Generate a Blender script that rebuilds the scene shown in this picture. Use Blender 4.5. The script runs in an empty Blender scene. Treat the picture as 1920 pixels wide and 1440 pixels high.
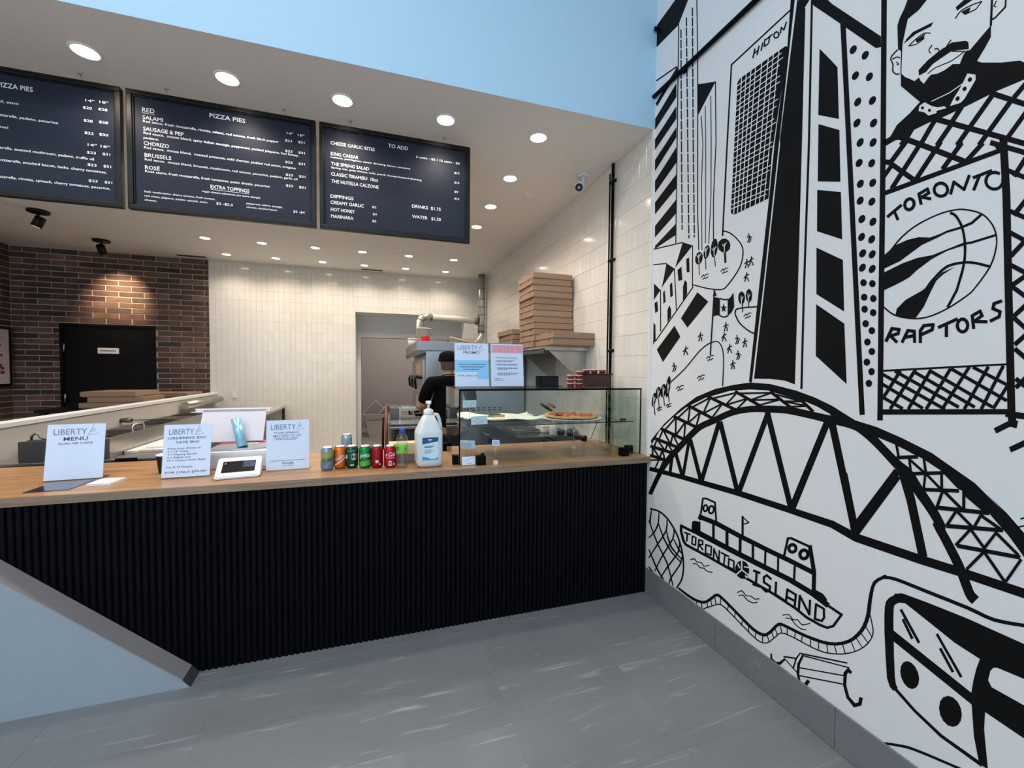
import bpy, bmesh, math, random
from mathutils import Vector, Matrix, Euler
from mathutils.geometry import tessellate_polygon
random.seed(7)
C = bpy.context.scene.collection
SC = bpy.context.scene
PI = math.pi

# ------------------------------------------------------------------ camera
cam_data = bpy.data.cameras.new('camera')
cam_data.sensor_width = 36.0
cam_data.lens = 36.0 * 783.4 / 1920.0
cam_data.clip_start = 0.05
cam = bpy.data.objects.new('camera', cam_data)
C.objects.link(cam)
_r = Vector((0.9523974, -0.30475293, 0.00805221))
_d = Vector((-0.00230091, -0.03359779, -0.99943279))
_f = Vector((0.30485061, 0.95183866, -0.03269965))
cam.matrix_world = Matrix(((_r.x, -_d.x, -_f.x, 0), (_r.y, -_d.y, -_f.y, 0), (_r.z, -_d.z, -_f.z, 1.5), (0, 0, 0, 1)))
SC.camera = cam

# ------------------------------------------------------------------ world, light, exposure
SC.view_settings.view_transform = 'Standard'
SC.view_settings.look = 'None'
SC.view_settings.exposure = 0.2
SC.view_settings.gamma = 1.0
SC.view_settings.use_curve_mapping = False
SC.cycles.use_denoising = True
SC.cycles.max_bounces = 8
SC.cycles.diffuse_bounces = 4
SC.cycles.glossy_bounces = 4
SC.cycles.transmission_bounces = 8
SC.cycles.transparent_max_bounces = 12
SC.cycles.sample_clamp_indirect = 4.0
SC.cycles.caustics_reflective = False
SC.cycles.caustics_refractive = False
w = bpy.data.worlds.new('daylight')
SC.world = w
w.use_nodes = True
WORLD_BG = w.node_tree.nodes['Background']
WORLD_BG.inputs[0].default_value = (0.66, 0.84, 1.0, 1)
WORLD_BG.inputs[1].default_value = 1.45
WARM = (1.0, 0.88, 0.74)
LAMP_W = 20.5         # each ceiling downlight
SPOT_W = 110.0
FRONT_W = 26.0        # each added fill panel over the front room
#        # the track spot that washes the brick

# ------------------------------------------------------------------ materials
MATS = {}
def lin(c):
    return tuple(((v / 255.0) / 12.92 if v / 255.0 <= 0.04045 else ((v / 255.0 + 0.055) / 1.055) ** 2.4) for v in c)
def mat(name, rgb, rough=0.5, metal=0.0, vary=0.08, scale=8.0, bump=0.0, bscale=60.0, stretch=(1, 1, 1), trans=0.0, ior=1.45, coat=0.0, emit=None, alpha=1.0, spec=0.5, rand=0.0, coords='Object'):
    """Principled material whose colour is gently varied by a noise texture."""
    if name in MATS: return MATS[name]
    m = bpy.data.materials.new(name); m.use_nodes = True
    nt = m.node_tree; n = nt.nodes; l = nt.links
    b = n['Principled BSDF']
    c = lin(rgb) + (1,)
    b.inputs['Roughness'].default_value = rough
    b.inputs['Metallic'].default_value = metal
    b.inputs['IOR'].default_value = ior
    b.inputs['Transmission Weight'].default_value = trans
    b.inputs['Coat Weight'].default_value = coat
    b.inputs['Coat Roughness'].default_value = 0.06
    b.inputs['Specular IOR Level'].default_value = spec
    b.inputs['Alpha'].default_value = alpha
    tc = n.new('ShaderNodeTexCoord'); mp = n.new('ShaderNodeMapping'); mp.inputs['Scale'].default_value = stretch
    l.new(tc.outputs[coords], mp.inputs['Vector'])
    nz = n.new('ShaderNodeTexNoise'); nz.inputs['Scale'].default_value = scale; nz.inputs['Detail'].default_value = 4
    l.new(mp.outputs['Vector'], nz.inputs['Vector'])
    mx = n.new('ShaderNodeMix'); mx.data_type = 'RGBA'
    lo = tuple(max(0, v * (1 - vary)) for v in c[:3]) + (1,); hi = tuple(min(1, v * (1 + vary)) for v in c[:3]) + (1,)
    mx.inputs[6].default_value = lo; mx.inputs[7].default_value = hi
    l.new(nz.outputs['Fac'], mx.inputs[0])
    out = mx.outputs[2]
    if rand > 0:
        oi = n.new('ShaderNodeObjectInfo'); hs = n.new('ShaderNodeHueSaturation')
        mr = n.new('ShaderNodeMapRange'); mr.inputs[3].default_value = 1 - rand; mr.inputs[4].default_value = 1 + rand
        l.new(oi.outputs['Random'], mr.inputs[0]); l.new(mr.outputs[0], hs.inputs['Value']); l.new(out, hs.inputs['Color']); out = hs.outputs[0]
    l.new(out, b.inputs['Base Color'])
    if bump > 0:
        nb = n.new('ShaderNodeTexNoise'); nb.inputs['Scale'].default_value = bscale; nb.inputs['Detail'].default_value = 5
        l.new(mp.outputs['Vector'], nb.inputs['Vector'])
        bp = n.new('ShaderNodeBump'); bp.inputs['Strength'].default_value = bump; bp.inputs['Distance'].default_value = 0.01
        l.new(nb.outputs['Fac'], bp.inputs['Height']); l.new(bp.outputs[0], b.inputs['Normal'])
    if emit:
        b.inputs['Emission Color'].default_value = lin(emit[0]) + (1,); b.inputs['Emission Strength'].default_value = emit[1]
    MATS[name] = m
    return m

def wood_mat(name, a, bcol, rough=0.35):
    m = bpy.data.materials.new(name); m.use_nodes = True
    nt = m.node_tree; n = nt.nodes; l = nt.links; b = n['Principled BSDF']
    tc = n.new('ShaderNodeTexCoord'); mp = n.new('ShaderNodeMapping'); mp.inputs['Scale'].default_value = (0.9, 13, 13)
    l.new(tc.outputs['Object'], mp.inputs['Vector'])
    nz = n.new('ShaderNodeTexNoise'); nz.inputs['Scale'].default_value = 2.2; nz.inputs['Detail'].default_value = 6; nz.inputs['Roughness'].default_value = 0.6; nz.inputs['Distortion'].default_value = 0.6
    l.new(mp.outputs[0], nz.inputs['Vector'])
    mp2 = n.new('ShaderNodeMapping'); mp2.inputs['Scale'].default_value = (2.5, 70, 70); l.new(tc.outputs['Object'], mp2.inputs['Vector'])
    n2 = n.new('ShaderNodeTexNoise'); n2.inputs['Scale'].default_value = 2.0; n2.inputs['Detail'].default_value = 3; l.new(mp2.outputs[0], n2.inputs['Vector'])
    cr = n.new('ShaderNodeValToRGB'); cr.color_ramp.elements[0].position = 0.3; cr.color_ramp.elements[1].position = 0.72
    cr.color_ramp.elements[0].color = lin(bcol) + (1,); cr.color_ramp.elements[1].color = lin(a) + (1,)
    l.new(nz.outputs['Fac'], cr.inputs[0])
    mx = n.new('ShaderNodeMix'); mx.data_type = 'RGBA'; mx.blend_type = 'MULTIPLY'; mx.inputs[0].default_value = 0.35
    l.new(cr.outputs[0], mx.inputs[6]); l.new(n2.outputs['Fac'], mx.inputs[7]); l.new(mx.outputs[2], b.inputs['Base Color'])
    b.inputs['Roughness'].default_value = rough
    MATS[name] = m; return m

def stone_tile_mat(name, base, streak, rough=0.42):
    """Grey porcelain with pale streaks running along x, broken at every tile."""
    m = bpy.data.materials.new(name); m.use_nodes = True
    nt = m.node_tree; n = nt.nodes; l = nt.links; b = n['Principled BSDF']
    tc = n.new('ShaderNodeNewGeometry'); oi = n.new('ShaderNodeObjectInfo')
    cmb = n.new('ShaderNodeCombineXYZ'); mul = n.new('ShaderNodeMath'); mul.operation = 'MULTIPLY'; mul.inputs[1].default_value = 37.0
    l.new(oi.outputs['Random'], mul.inputs[0]); l.new(mul.outputs[0], cmb.inputs[0]); l.new(mul.outputs[0], cmb.inputs[1])
    add = n.new('ShaderNodeVectorMath'); add.operation = 'ADD'; l.new(tc.outputs['Position'], add.inputs[0]); l.new(cmb.outputs[0], add.inputs[1])
    mp = n.new('ShaderNodeMapping'); mp.inputs['Scale'].default_value = (1.3, 17, 17); mp.inputs['Rotation'].default_value = (0, 0, 0.03)
    l.new(add.outputs[0], mp.inputs[0])
    nz = n.new('ShaderNodeTexNoise'); nz.inputs['Scale'].default_value = 1.6; nz.inputs['Detail'].default_value = 7; nz.inputs['Roughness'].default_value = 0.55; nz.inputs['Distortion'].default_value = 0.9
    l.new(mp.outputs[0], nz.inputs['Vector'])
    cr = n.new('ShaderNodeValToRGB'); e = cr.color_ramp.elements
    e[0].position = 0.60; e[1].position = 0.80; e[0].color = (0, 0, 0, 1); e[1].color = (1, 1, 1, 1)
    l.new(nz.outputs['Fac'], cr.inputs[0])
    n3 = n.new('ShaderNodeTexNoise'); n3.inputs['Scale'].default_value = 2.5; n3.inputs['Detail'].default_value = 4; l.new(add.outputs[0], n3.inputs['Vector'])
    m1 = n.new('ShaderNodeMix'); m1.data_type = 'RGBA'; c = lin(base)
    m1.inputs[6].default_value = tuple(v * 0.86 for v in c) + (1,); m1.inputs[7].default_value = tuple(v * 1.14 for v in c) + (1,); l.new(n3.outputs['Fac'], m1.inputs[0])
    m2 = n.new('ShaderNodeMix'); m2.data_type = 'RGBA'; m2.inputs[7].default_value = lin(streak) + (1,)
    l.new(cr.outputs[0], m2.inputs[0]); l.new(m1.outputs[2], m2.inputs[6]); l.new(m2.outputs[2], b.inputs['Base Color'])
    b.inputs['Roughness'].default_value = rough
    MATS[name] = m; return m

def brick_mat(name):
    m = bpy.data.materials.new(name); m.use_nodes = True
    nt = m.node_tree; n = nt.nodes; l = nt.links; b = n['Principled BSDF']
    oi = n.new('ShaderNodeObjectInfo'); cr = n.new('ShaderNodeValToRGB'); cr.color_ramp.interpolation = 'LINEAR'
    cols = [(52, 40, 42), (92, 68, 62), (70, 54, 52), (112, 88, 78), (60, 54, 56), (104, 78, 66), (80, 66, 64), (124, 98, 86)]
    e = cr.color_ramp.elements
    while len(e) < len(cols): e.new(0.5)
    for i, c in enumerate(cols): e[i].position = i / (len(cols) - 1); e[i].color = lin(c) + (1,)
    l.new(oi.outputs['Random'], cr.inputs[0])
    g = n.new('ShaderNodeNewGeometry'); nz = n.new('ShaderNodeTexNoise'); nz.inputs['Scale'].default_value = 9; nz.inputs['Detail'].default_value = 6
    l.new(g.outputs['Position'], nz.inputs['Vector'])
    mx = n.new('ShaderNodeMix'); mx.data_type = 'RGBA'; mx.blend_type = 'OVERLAY'; mx.inputs[0].default_value = 0.7
    l.new(cr.outputs[0], mx.inputs[6]); l.new(nz.outputs['Fac'], mx.inputs[7]); l.new(mx.outputs[2], b.inputs['Base Color'])
    n2 = n.new('ShaderNodeTexNoise'); n2.inputs['Scale'].default_value = 70; l.new(g.outputs['Position'], n2.inputs['Vector'])
    bp = n.new('ShaderNodeBump'); bp.inputs['Strength'].default_value = 0.5; bp.inputs['Distance'].default_value = 0.004; l.new(n2.outputs['Fac'], bp.inputs['Height']); l.new(bp.outputs[0], b.inputs['Normal'])
    b.inputs['Roughness'].default_value = 0.8
    MATS[name] = m; return m

# ------------------------------------------------------------------ mesh builder
class MB:
    def __init__(s): s.v = []; s.f = []; s.sm = []
    def add(s, vs, fs, smooth=False):
        o = len(s.v); s.v += [tuple(p) for p in vs]
        for f in fs: s.f.append(tuple(i + o for i in f)); s.sm.append(smooth)
        return s
    def box(s, x0, x1, y0, y1, z0, z1, b=0.0):
        if b <= 0:
            return s.add([(x0,y0,z0),(x1,y0,z0),(x1,y1,z0),(x0,y1,z0),(x0,y0,z1),(x1,y0,z1),(x1,y1,z1),(x0,y1,z1)],
                         [(0,3,2,1),(4,5,6,7),(0,1,5,4),(1,2,6,5),(2,3,7,6),(3,0,4,7)])
        # chamfered box
        bm = bmesh.new(); bmesh.ops.create_cube(bm, size=1.0)
        for v in bm.verts: v.co = Vector(((x0+x1)/2 + v.co.x*(x1-x0), (y0+y1)/2 + v.co.y*(y1-y0), (z0+z1)/2 + v.co.z*(z1-z0)))
        b = min(b, (x1-x0)*.45, (y1-y0)*.45, (z1-z0)*.45)
        bmesh.ops.bevel(bm, geom=bm.edges[:], offset=b, segments=2, profile=0.7, affect='EDGES')
        bm.verts.index_update(); s.add([v.co[:] for v in bm.verts], [[v.index for v in f.verts] for f in bm.faces]); bm.free(); return s
    def tube(s, path, r, n=10, cap=True, smooth=True):
        P = [Vector(p) for p in path]; R = r if isinstance(r, (list, tuple)) else [r]*len(P)
        vs = []; up = None
        for i, p in enumerate(P):
            t = (P[min(i+1, len(P)-1)] - P[max(i-1, 0)]).normalized()
            if up is None:
                up = Vector((0,0,1)) if abs(t.z) < 0.9 else Vector((1,0,0))
            a = t.cross(up)
            if a.length < 1e-4: a = t.cross(Vector((0,1,0)))
            a.normalize(); bb = a.cross(t).normalized(); up = bb
            for k in range(n):
                q = 2*PI*k/n; vs.append(p + (a*math.cos(q) + bb*math.sin(q))*R[i])
        fs = []
        for i in range(len(P)-1):
            for k in range(n): fs.append((i*n+k, i*n+(k+1)%n, (i+1)*n+(k+1)%n, (i+1)*n+k))
        s.add(vs, fs, smooth)
        if cap:
            o = len(s.v) - len(vs)
            s.f.append(tuple(o+k for k in range(n))[::-1]); s.sm.append(False)
            s.f.append(tuple(o+(len(P)-1)*n+k for k in range(n))); s.sm.append(False)
        return s
    def lathe(s, prof, cx=0, cy=0, cz=0, n=24, sx=1, sy=1, smooth=True):
        vs = []; fs = []
        for r, z in prof:
            for k in range(n):
                a = 2*PI*k/n; vs.append((cx + r*math.cos(a)*sx, cy + r*math.sin(a)*sy, cz + z))
        for i in range(len(prof)-1):
            for k in range(n): fs.append((i*n+k, i*n+(k+1)%n, (i+1)*n+(k+1)%n, (i+1)*n+k))
        s.add(vs, fs, smooth); o = len(s.v) - len(vs)
        if prof[0][0] > 1e-6: s.f.append(tuple(o+k for k in range(n))[::-1]); s.sm.append(False)
        if prof[-1][0] > 1e-6: s.f.append(tuple(o+(len(prof)-1)*n+k for k in range(n))); s.sm.append(False)
        return s
    def prism(s, poly, a, b, axis='y'):
        """Extrude a 2-D polygon between a and b along an axis."""
        def P(u, v, w): return {'y': (u, w, v), 'x': (w, u, v), 'z': (u, v, w)}[axis]
        n = len(poly); vs = [P(u, v, a) for u, v in poly] + [P(u, v, b) for u, v in poly]
        tr = tessellate_polygon([[Vector((u, v, 0)) for u, v in poly]])
        fs = [tuple(t) for t in tr] + [tuple(i+n for i in t[::-1]) for t in tr] + [(i, (i+1)%n, n+(i+1)%n, n+i) for i in range(n)]
        return s.add(vs, fs)
    def quad(s, a, b, c, d): return s.add([a, b, c, d], [(0,1,2,3)])
    def xf(s, M):
        s.v = [tuple(M @ Vector(p)) for p in s.v]; return s
    def merge(s, o, M=None):
        return_v = o.v if M is None else [tuple(M @ Vector(p)) for p in o.v]
        k = len(s.v); s.v += return_v; s.f += [tuple(i+k for i in f) for f in o.f]; s.sm += o.sm; return s
    def mesh(s, name, m=None, fix=True):
        me = bpy.data.meshes.new(name); me.from_pydata(s.v, [], s.f)
        if fix:
            bm = bmesh.new(); bm.from_mesh(me); bmesh.ops.recalc_face_normals(bm, faces=bm.faces[:]); bm.to_mesh(me); bm.free()
        if len(me.polygons) == len(s.sm): me.polygons.foreach_set('use_smooth', s.sm)
        if m: me.materials.append(m)
        me.update(); return me

def loc_of(o):
    v = Vector((0,0,0))
    while o is not None: v = v + o.location; o = o.parent
    return v
def link(name, me, parent=None, loc=(0,0,0)):
    o = bpy.data.objects.new(name, me); C.objects.link(o); o.location = loc
    if parent: o.parent = parent
    return o
def part(name, mb, m, parent, local=False, label=None, fix=True):
    """A child mesh; mb holds world coordinates unless local."""
    if not local and parent is not None:
        d = loc_of(parent); mb.v = [(p[0]-d.x, p[1]-d.y, p[2]-d.z) for p in mb.v]
    o = link(name, mb.mesh(name, m, fix), parent)
    if label: o['label'] = label
    return o
def tag(o, label, cat, group=None):
    o['label'] = label; o['category'] = cat
    if group: o['group'] = group
    return o
def thing(name, label, cat, loc=(0,0,0), rz=0.0, group=None):
    o = bpy.data.objects.new(name, None); C.objects.link(o); o.location = loc; o.rotation_euler = (0,0,rz); o.empty_display_size = 0.05
    return tag(o, label, cat, group)
def struct(name, mb, m, label=None):
    o = link(name, mb.mesh(name, m)); o['kind'] = 'structure'
    if label: o['label'] = label
    return o
def struct_empty(name, label=None):
    o = bpy.data.objects.new(name, None); C.objects.link(o); o['kind'] = 'structure'
    if label: o['label'] = label
    return o
def copy_tree(o, parent=None):
    c = o.copy(); C.objects.link(c)
    if parent: c.parent = parent
    for ch in list(o.children): copy_tree(ch, c)
    return c

# ------------------------------------------------------------------ lettering (built-in font turned into flat mesh)
_TXT = {}
def text_geo(s, bold=False):
    key = (s, bold)
    if key in _TXT: return _TXT[key]
    cu = bpy.data.curves.new('lettering', 'FONT'); cu.body = s; cu.size = 1.0; cu.resolution_u = 2
    cu.fill_mode = 'FRONT'
    if bold: cu.offset = 0.012
    o = bpy.data.objects.new('lettering', cu); C.objects.link(o)
    dg = bpy.context.evaluated_depsgraph_get(); me = bpy.data.meshes.new_from_object(o.evaluated_get(dg))
    vs = [v.co.copy() for v in me.vertices]; fs = [tuple(p.vertices) for p in me.polygons]
    bpy.data.objects.remove(o); bpy.data.curves.remove(cu); bpy.data.meshes.remove(me)
    x0 = min((v.x for v in vs), default=0); x1 = max((v.x for v in vs), default=1)
    _TXT[key] = (vs, fs, x0, x1); return _TXT[key]
def put_text(mb, s, O, U, V, width=None, cap=0.02, bold=False, align='l', slant=0.0, maxw=None):
    """Write s from point O along U with up V; cap = height of a capital letter."""
    vs, fs, x0, x1 = text_geo(s, bold)
    k = cap / 0.70; sx = (width / (x1 - x0)) if width else k
    if maxw and sx*(x1-x0) > maxw: sx = maxw/(x1-x0)
    sh = {'l': 0.0, 'c': 0.5, 'r': 1.0}[align] * (x1 - x0)
    O = Vector(O); U = Vector(U); V = Vector(V)
    mb.add([O + U*((v.x - x0 - sh)*sx + slant*v.y*k) + V*(v.y*k) for v in vs], fs)

# ------------------------------------------------------------------ lettering data: (text, x, z, width, size class)
BOARD_TEXT = [
[('PIZZA PIES', -1.8727, 2.9458, 0.1429, 1), ('oil, evoo', -1.8736, 2.8667, 0.0841, 2), ('mozzarella, padano, pecorino', -1.896, 2.7975, 0.2666, 2), ('pepperoni', -1.9156, 2.7366, 0.0817, 2), ('mozzarella, sauteed mushroom, padano, truffle oil', -1.9156, 2.6306, 0.4351, 2), ('mozzarella, smoked bacon, leeks, cherry tomatoes,', -1.8861, 2.5676, 0.46, 2), ('mozzarella, ricotta, spinach, cherry tomatoes, pecorino,', -1.9038, 2.4813, 0.4926, 2), ('14"', -1.5118, 2.9416, 0.0392, 2), ('18"', -1.4511, 2.9452, 0.0398, 2), ('$20', -1.5229, 2.9019, 0.0391, 2), ('$28', -1.4559, 2.9063, 0.0398, 2), ('$20', -1.5209, 2.8334, 0.0392, 2), ('$28', -1.4544, 2.8372, 0.0399, 2), ('$22', -1.5182, 2.7678, 0.0392, 2), ('$30', -1.4545, 2.7705, 0.0399, 2), ('14"', -1.5062, 2.7057, 0.0394, 2), ('18"', -1.4499, 2.7065, 0.04, 2), ('$23', -1.5105, 2.6642, 0.0394, 2), ('$31', -1.4418, 2.6668, 0.0336, 2), ('$23', -1.5089, 2.5987, 0.0394, 2), ('$31', -1.439, 2.6008, 0.0336, 2), ('$23', -1.506, 2.513, 0.0395, 2), ('$31', -1.4359, 2.5144, 0.0337, 2)],
[('RED', -1.2592, 2.9364, 0.0577, 1), ('PIZZA PIES', -0.9369, 2.9658, 0.1836, 1), ('SALAMI', -1.2575, 2.896, 0.0949, 1), ('Red sauce, fresh mozzarella, ricotta, salami, red onions, fresh black pepper', -1.2568, 2.8787, 0.6799, 2), ('SAUSAGE & PEP', -1.2561, 2.834, 0.1908, 1), ('Red sauce,  mozza blend, spicy Italian sausage, pepperoni, pickled jalapeno, hot honey,', -1.255, 2.8138, 0.7883, 2), ('padano', -1.2555, 2.7875, 0.0697, 2), ('CHORIZO', -1.2551, 2.7537, 0.1187, 1), ('Red sauce,  mozza blend,  roasted potatoes, mild chorizo, pickled red onion, oregano', -1.2539, 2.734, 0.7701, 2), ('BRUSSELS', -1.2527, 2.6886, 0.1264, 1), ('Red sauce,  mozza blend, brussels, mushroom, red onions, pecorino, padano, garlic oil', -1.2516, 2.6683, 0.7761, 2), ('ROSÉ', -1.2515, 2.6202, 0.069, 1), ('Rosé sauce, fresh mozzarella, fresh tomatoes, pesto drizzle, pecorino', -1.2513, 2.6027, 0.6231, 2), ('EXTRA TOPPINGS', -0.9366, 2.5564, 0.1992, 1), ('vegan cheese substitute (no extra charge)', -0.9807, 2.529, 0.3006, 3), ('basil, mushrooms, cherry tomato, fresh tomato,', -1.2571, 2.4902, 0.343, 3), ('red onion, jalapeno, potato, spinach, extra', -1.2565, 2.4662, 0.3029, 3), ('cheese.', -1.2564, 2.4432, 0.0577, 3), ('$2 -$2.5', -0.909, 2.4661, 0.0852, 2), ('pepperoni, salami, sausage,', -0.7537, 2.4878, 0.1947, 3), ('chorizo, smoked bacon', -0.7534, 2.4658, 0.164, 3), ('$3 -$4', -0.4995, 2.4684, 0.0641, 2), ('14"', -0.5319, 2.9404, 0.035, 2), ('18"', -0.4704, 2.9397, 0.0367, 2), ('$23', -0.5421, 2.8953, 0.0396, 2), ('$31', -0.469, 2.8976, 0.0361, 2), ('$23', -0.5415, 2.8317, 0.0397, 2), ('$31', -0.4683, 2.8335, 0.0362, 2), ('$23', -0.5415, 2.7647, 0.0397, 2), ('$31', -0.4682, 2.7659, 0.0362, 2), ('$23', -0.5399, 2.6882, 0.0398, 2), ('$31', -0.4665, 2.6887, 0.0363, 2), ('$23', -0.5393, 2.6223, 0.0398, 2), ('$31', -0.4658, 2.6222, 0.0363, 2)],
[('CHEESE GARLIC BITES', -0.2839, 2.9208, 0.2658, 1), ('TO ADD', 0.0658, 2.9606, 0.1269, 1), ('6 units - $5 / 12 units - $8', 0.2452, 2.9221, 0.2958, 2), ('KING CAESAR', -0.2826, 2.854, 0.1641, 1), ('Lettuce, parmigiano, caesar dressing, bacon, croutons', -0.2827, 2.8376, 0.4897, 3), ('THE SPRING SALAD', -0.2819, 2.7918, 0.2284, 1), ('Spring mix, goat cheese, nuts, peach, honey-mustard dressing', -0.282, 2.7729, 0.5635, 3), ('CLASSIC TIRAMISU  10oz', -0.2823, 2.7275, 0.2842, 1), ('THE NUTELLA CALZONE', -0.2808, 2.6828, 0.2857, 1), ('DIPPINGS', -0.2858, 2.5881, 0.1365, 1), ('CREAMY GARLIC', -0.286, 2.5496, 0.1993, 1), ('$2', -0.0355, 2.5541, 0.0264, 2), ('HOT HONEY', -0.2846, 2.5053, 0.143, 1), ('$3', -0.0315, 2.5089, 0.0241, 2), ('MARINARA', -0.2837, 2.4627, 0.1334, 1), ('$2', -0.0346, 2.4639, 0.0253, 2), ('DRINKS  $1.75', 0.2187, 2.5889, 0.1928, 1), ('WATER   $1.50', 0.2193, 2.52, 0.193, 1), ('$13', 0.5037, 2.8544, 0.0342, 2), ('$13', 0.504, 2.7889, 0.0343, 2), ('$9', 0.5042, 2.7258, 0.0264, 2), ('$12', 0.5044, 2.6794, 0.0343, 2)]]

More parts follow.
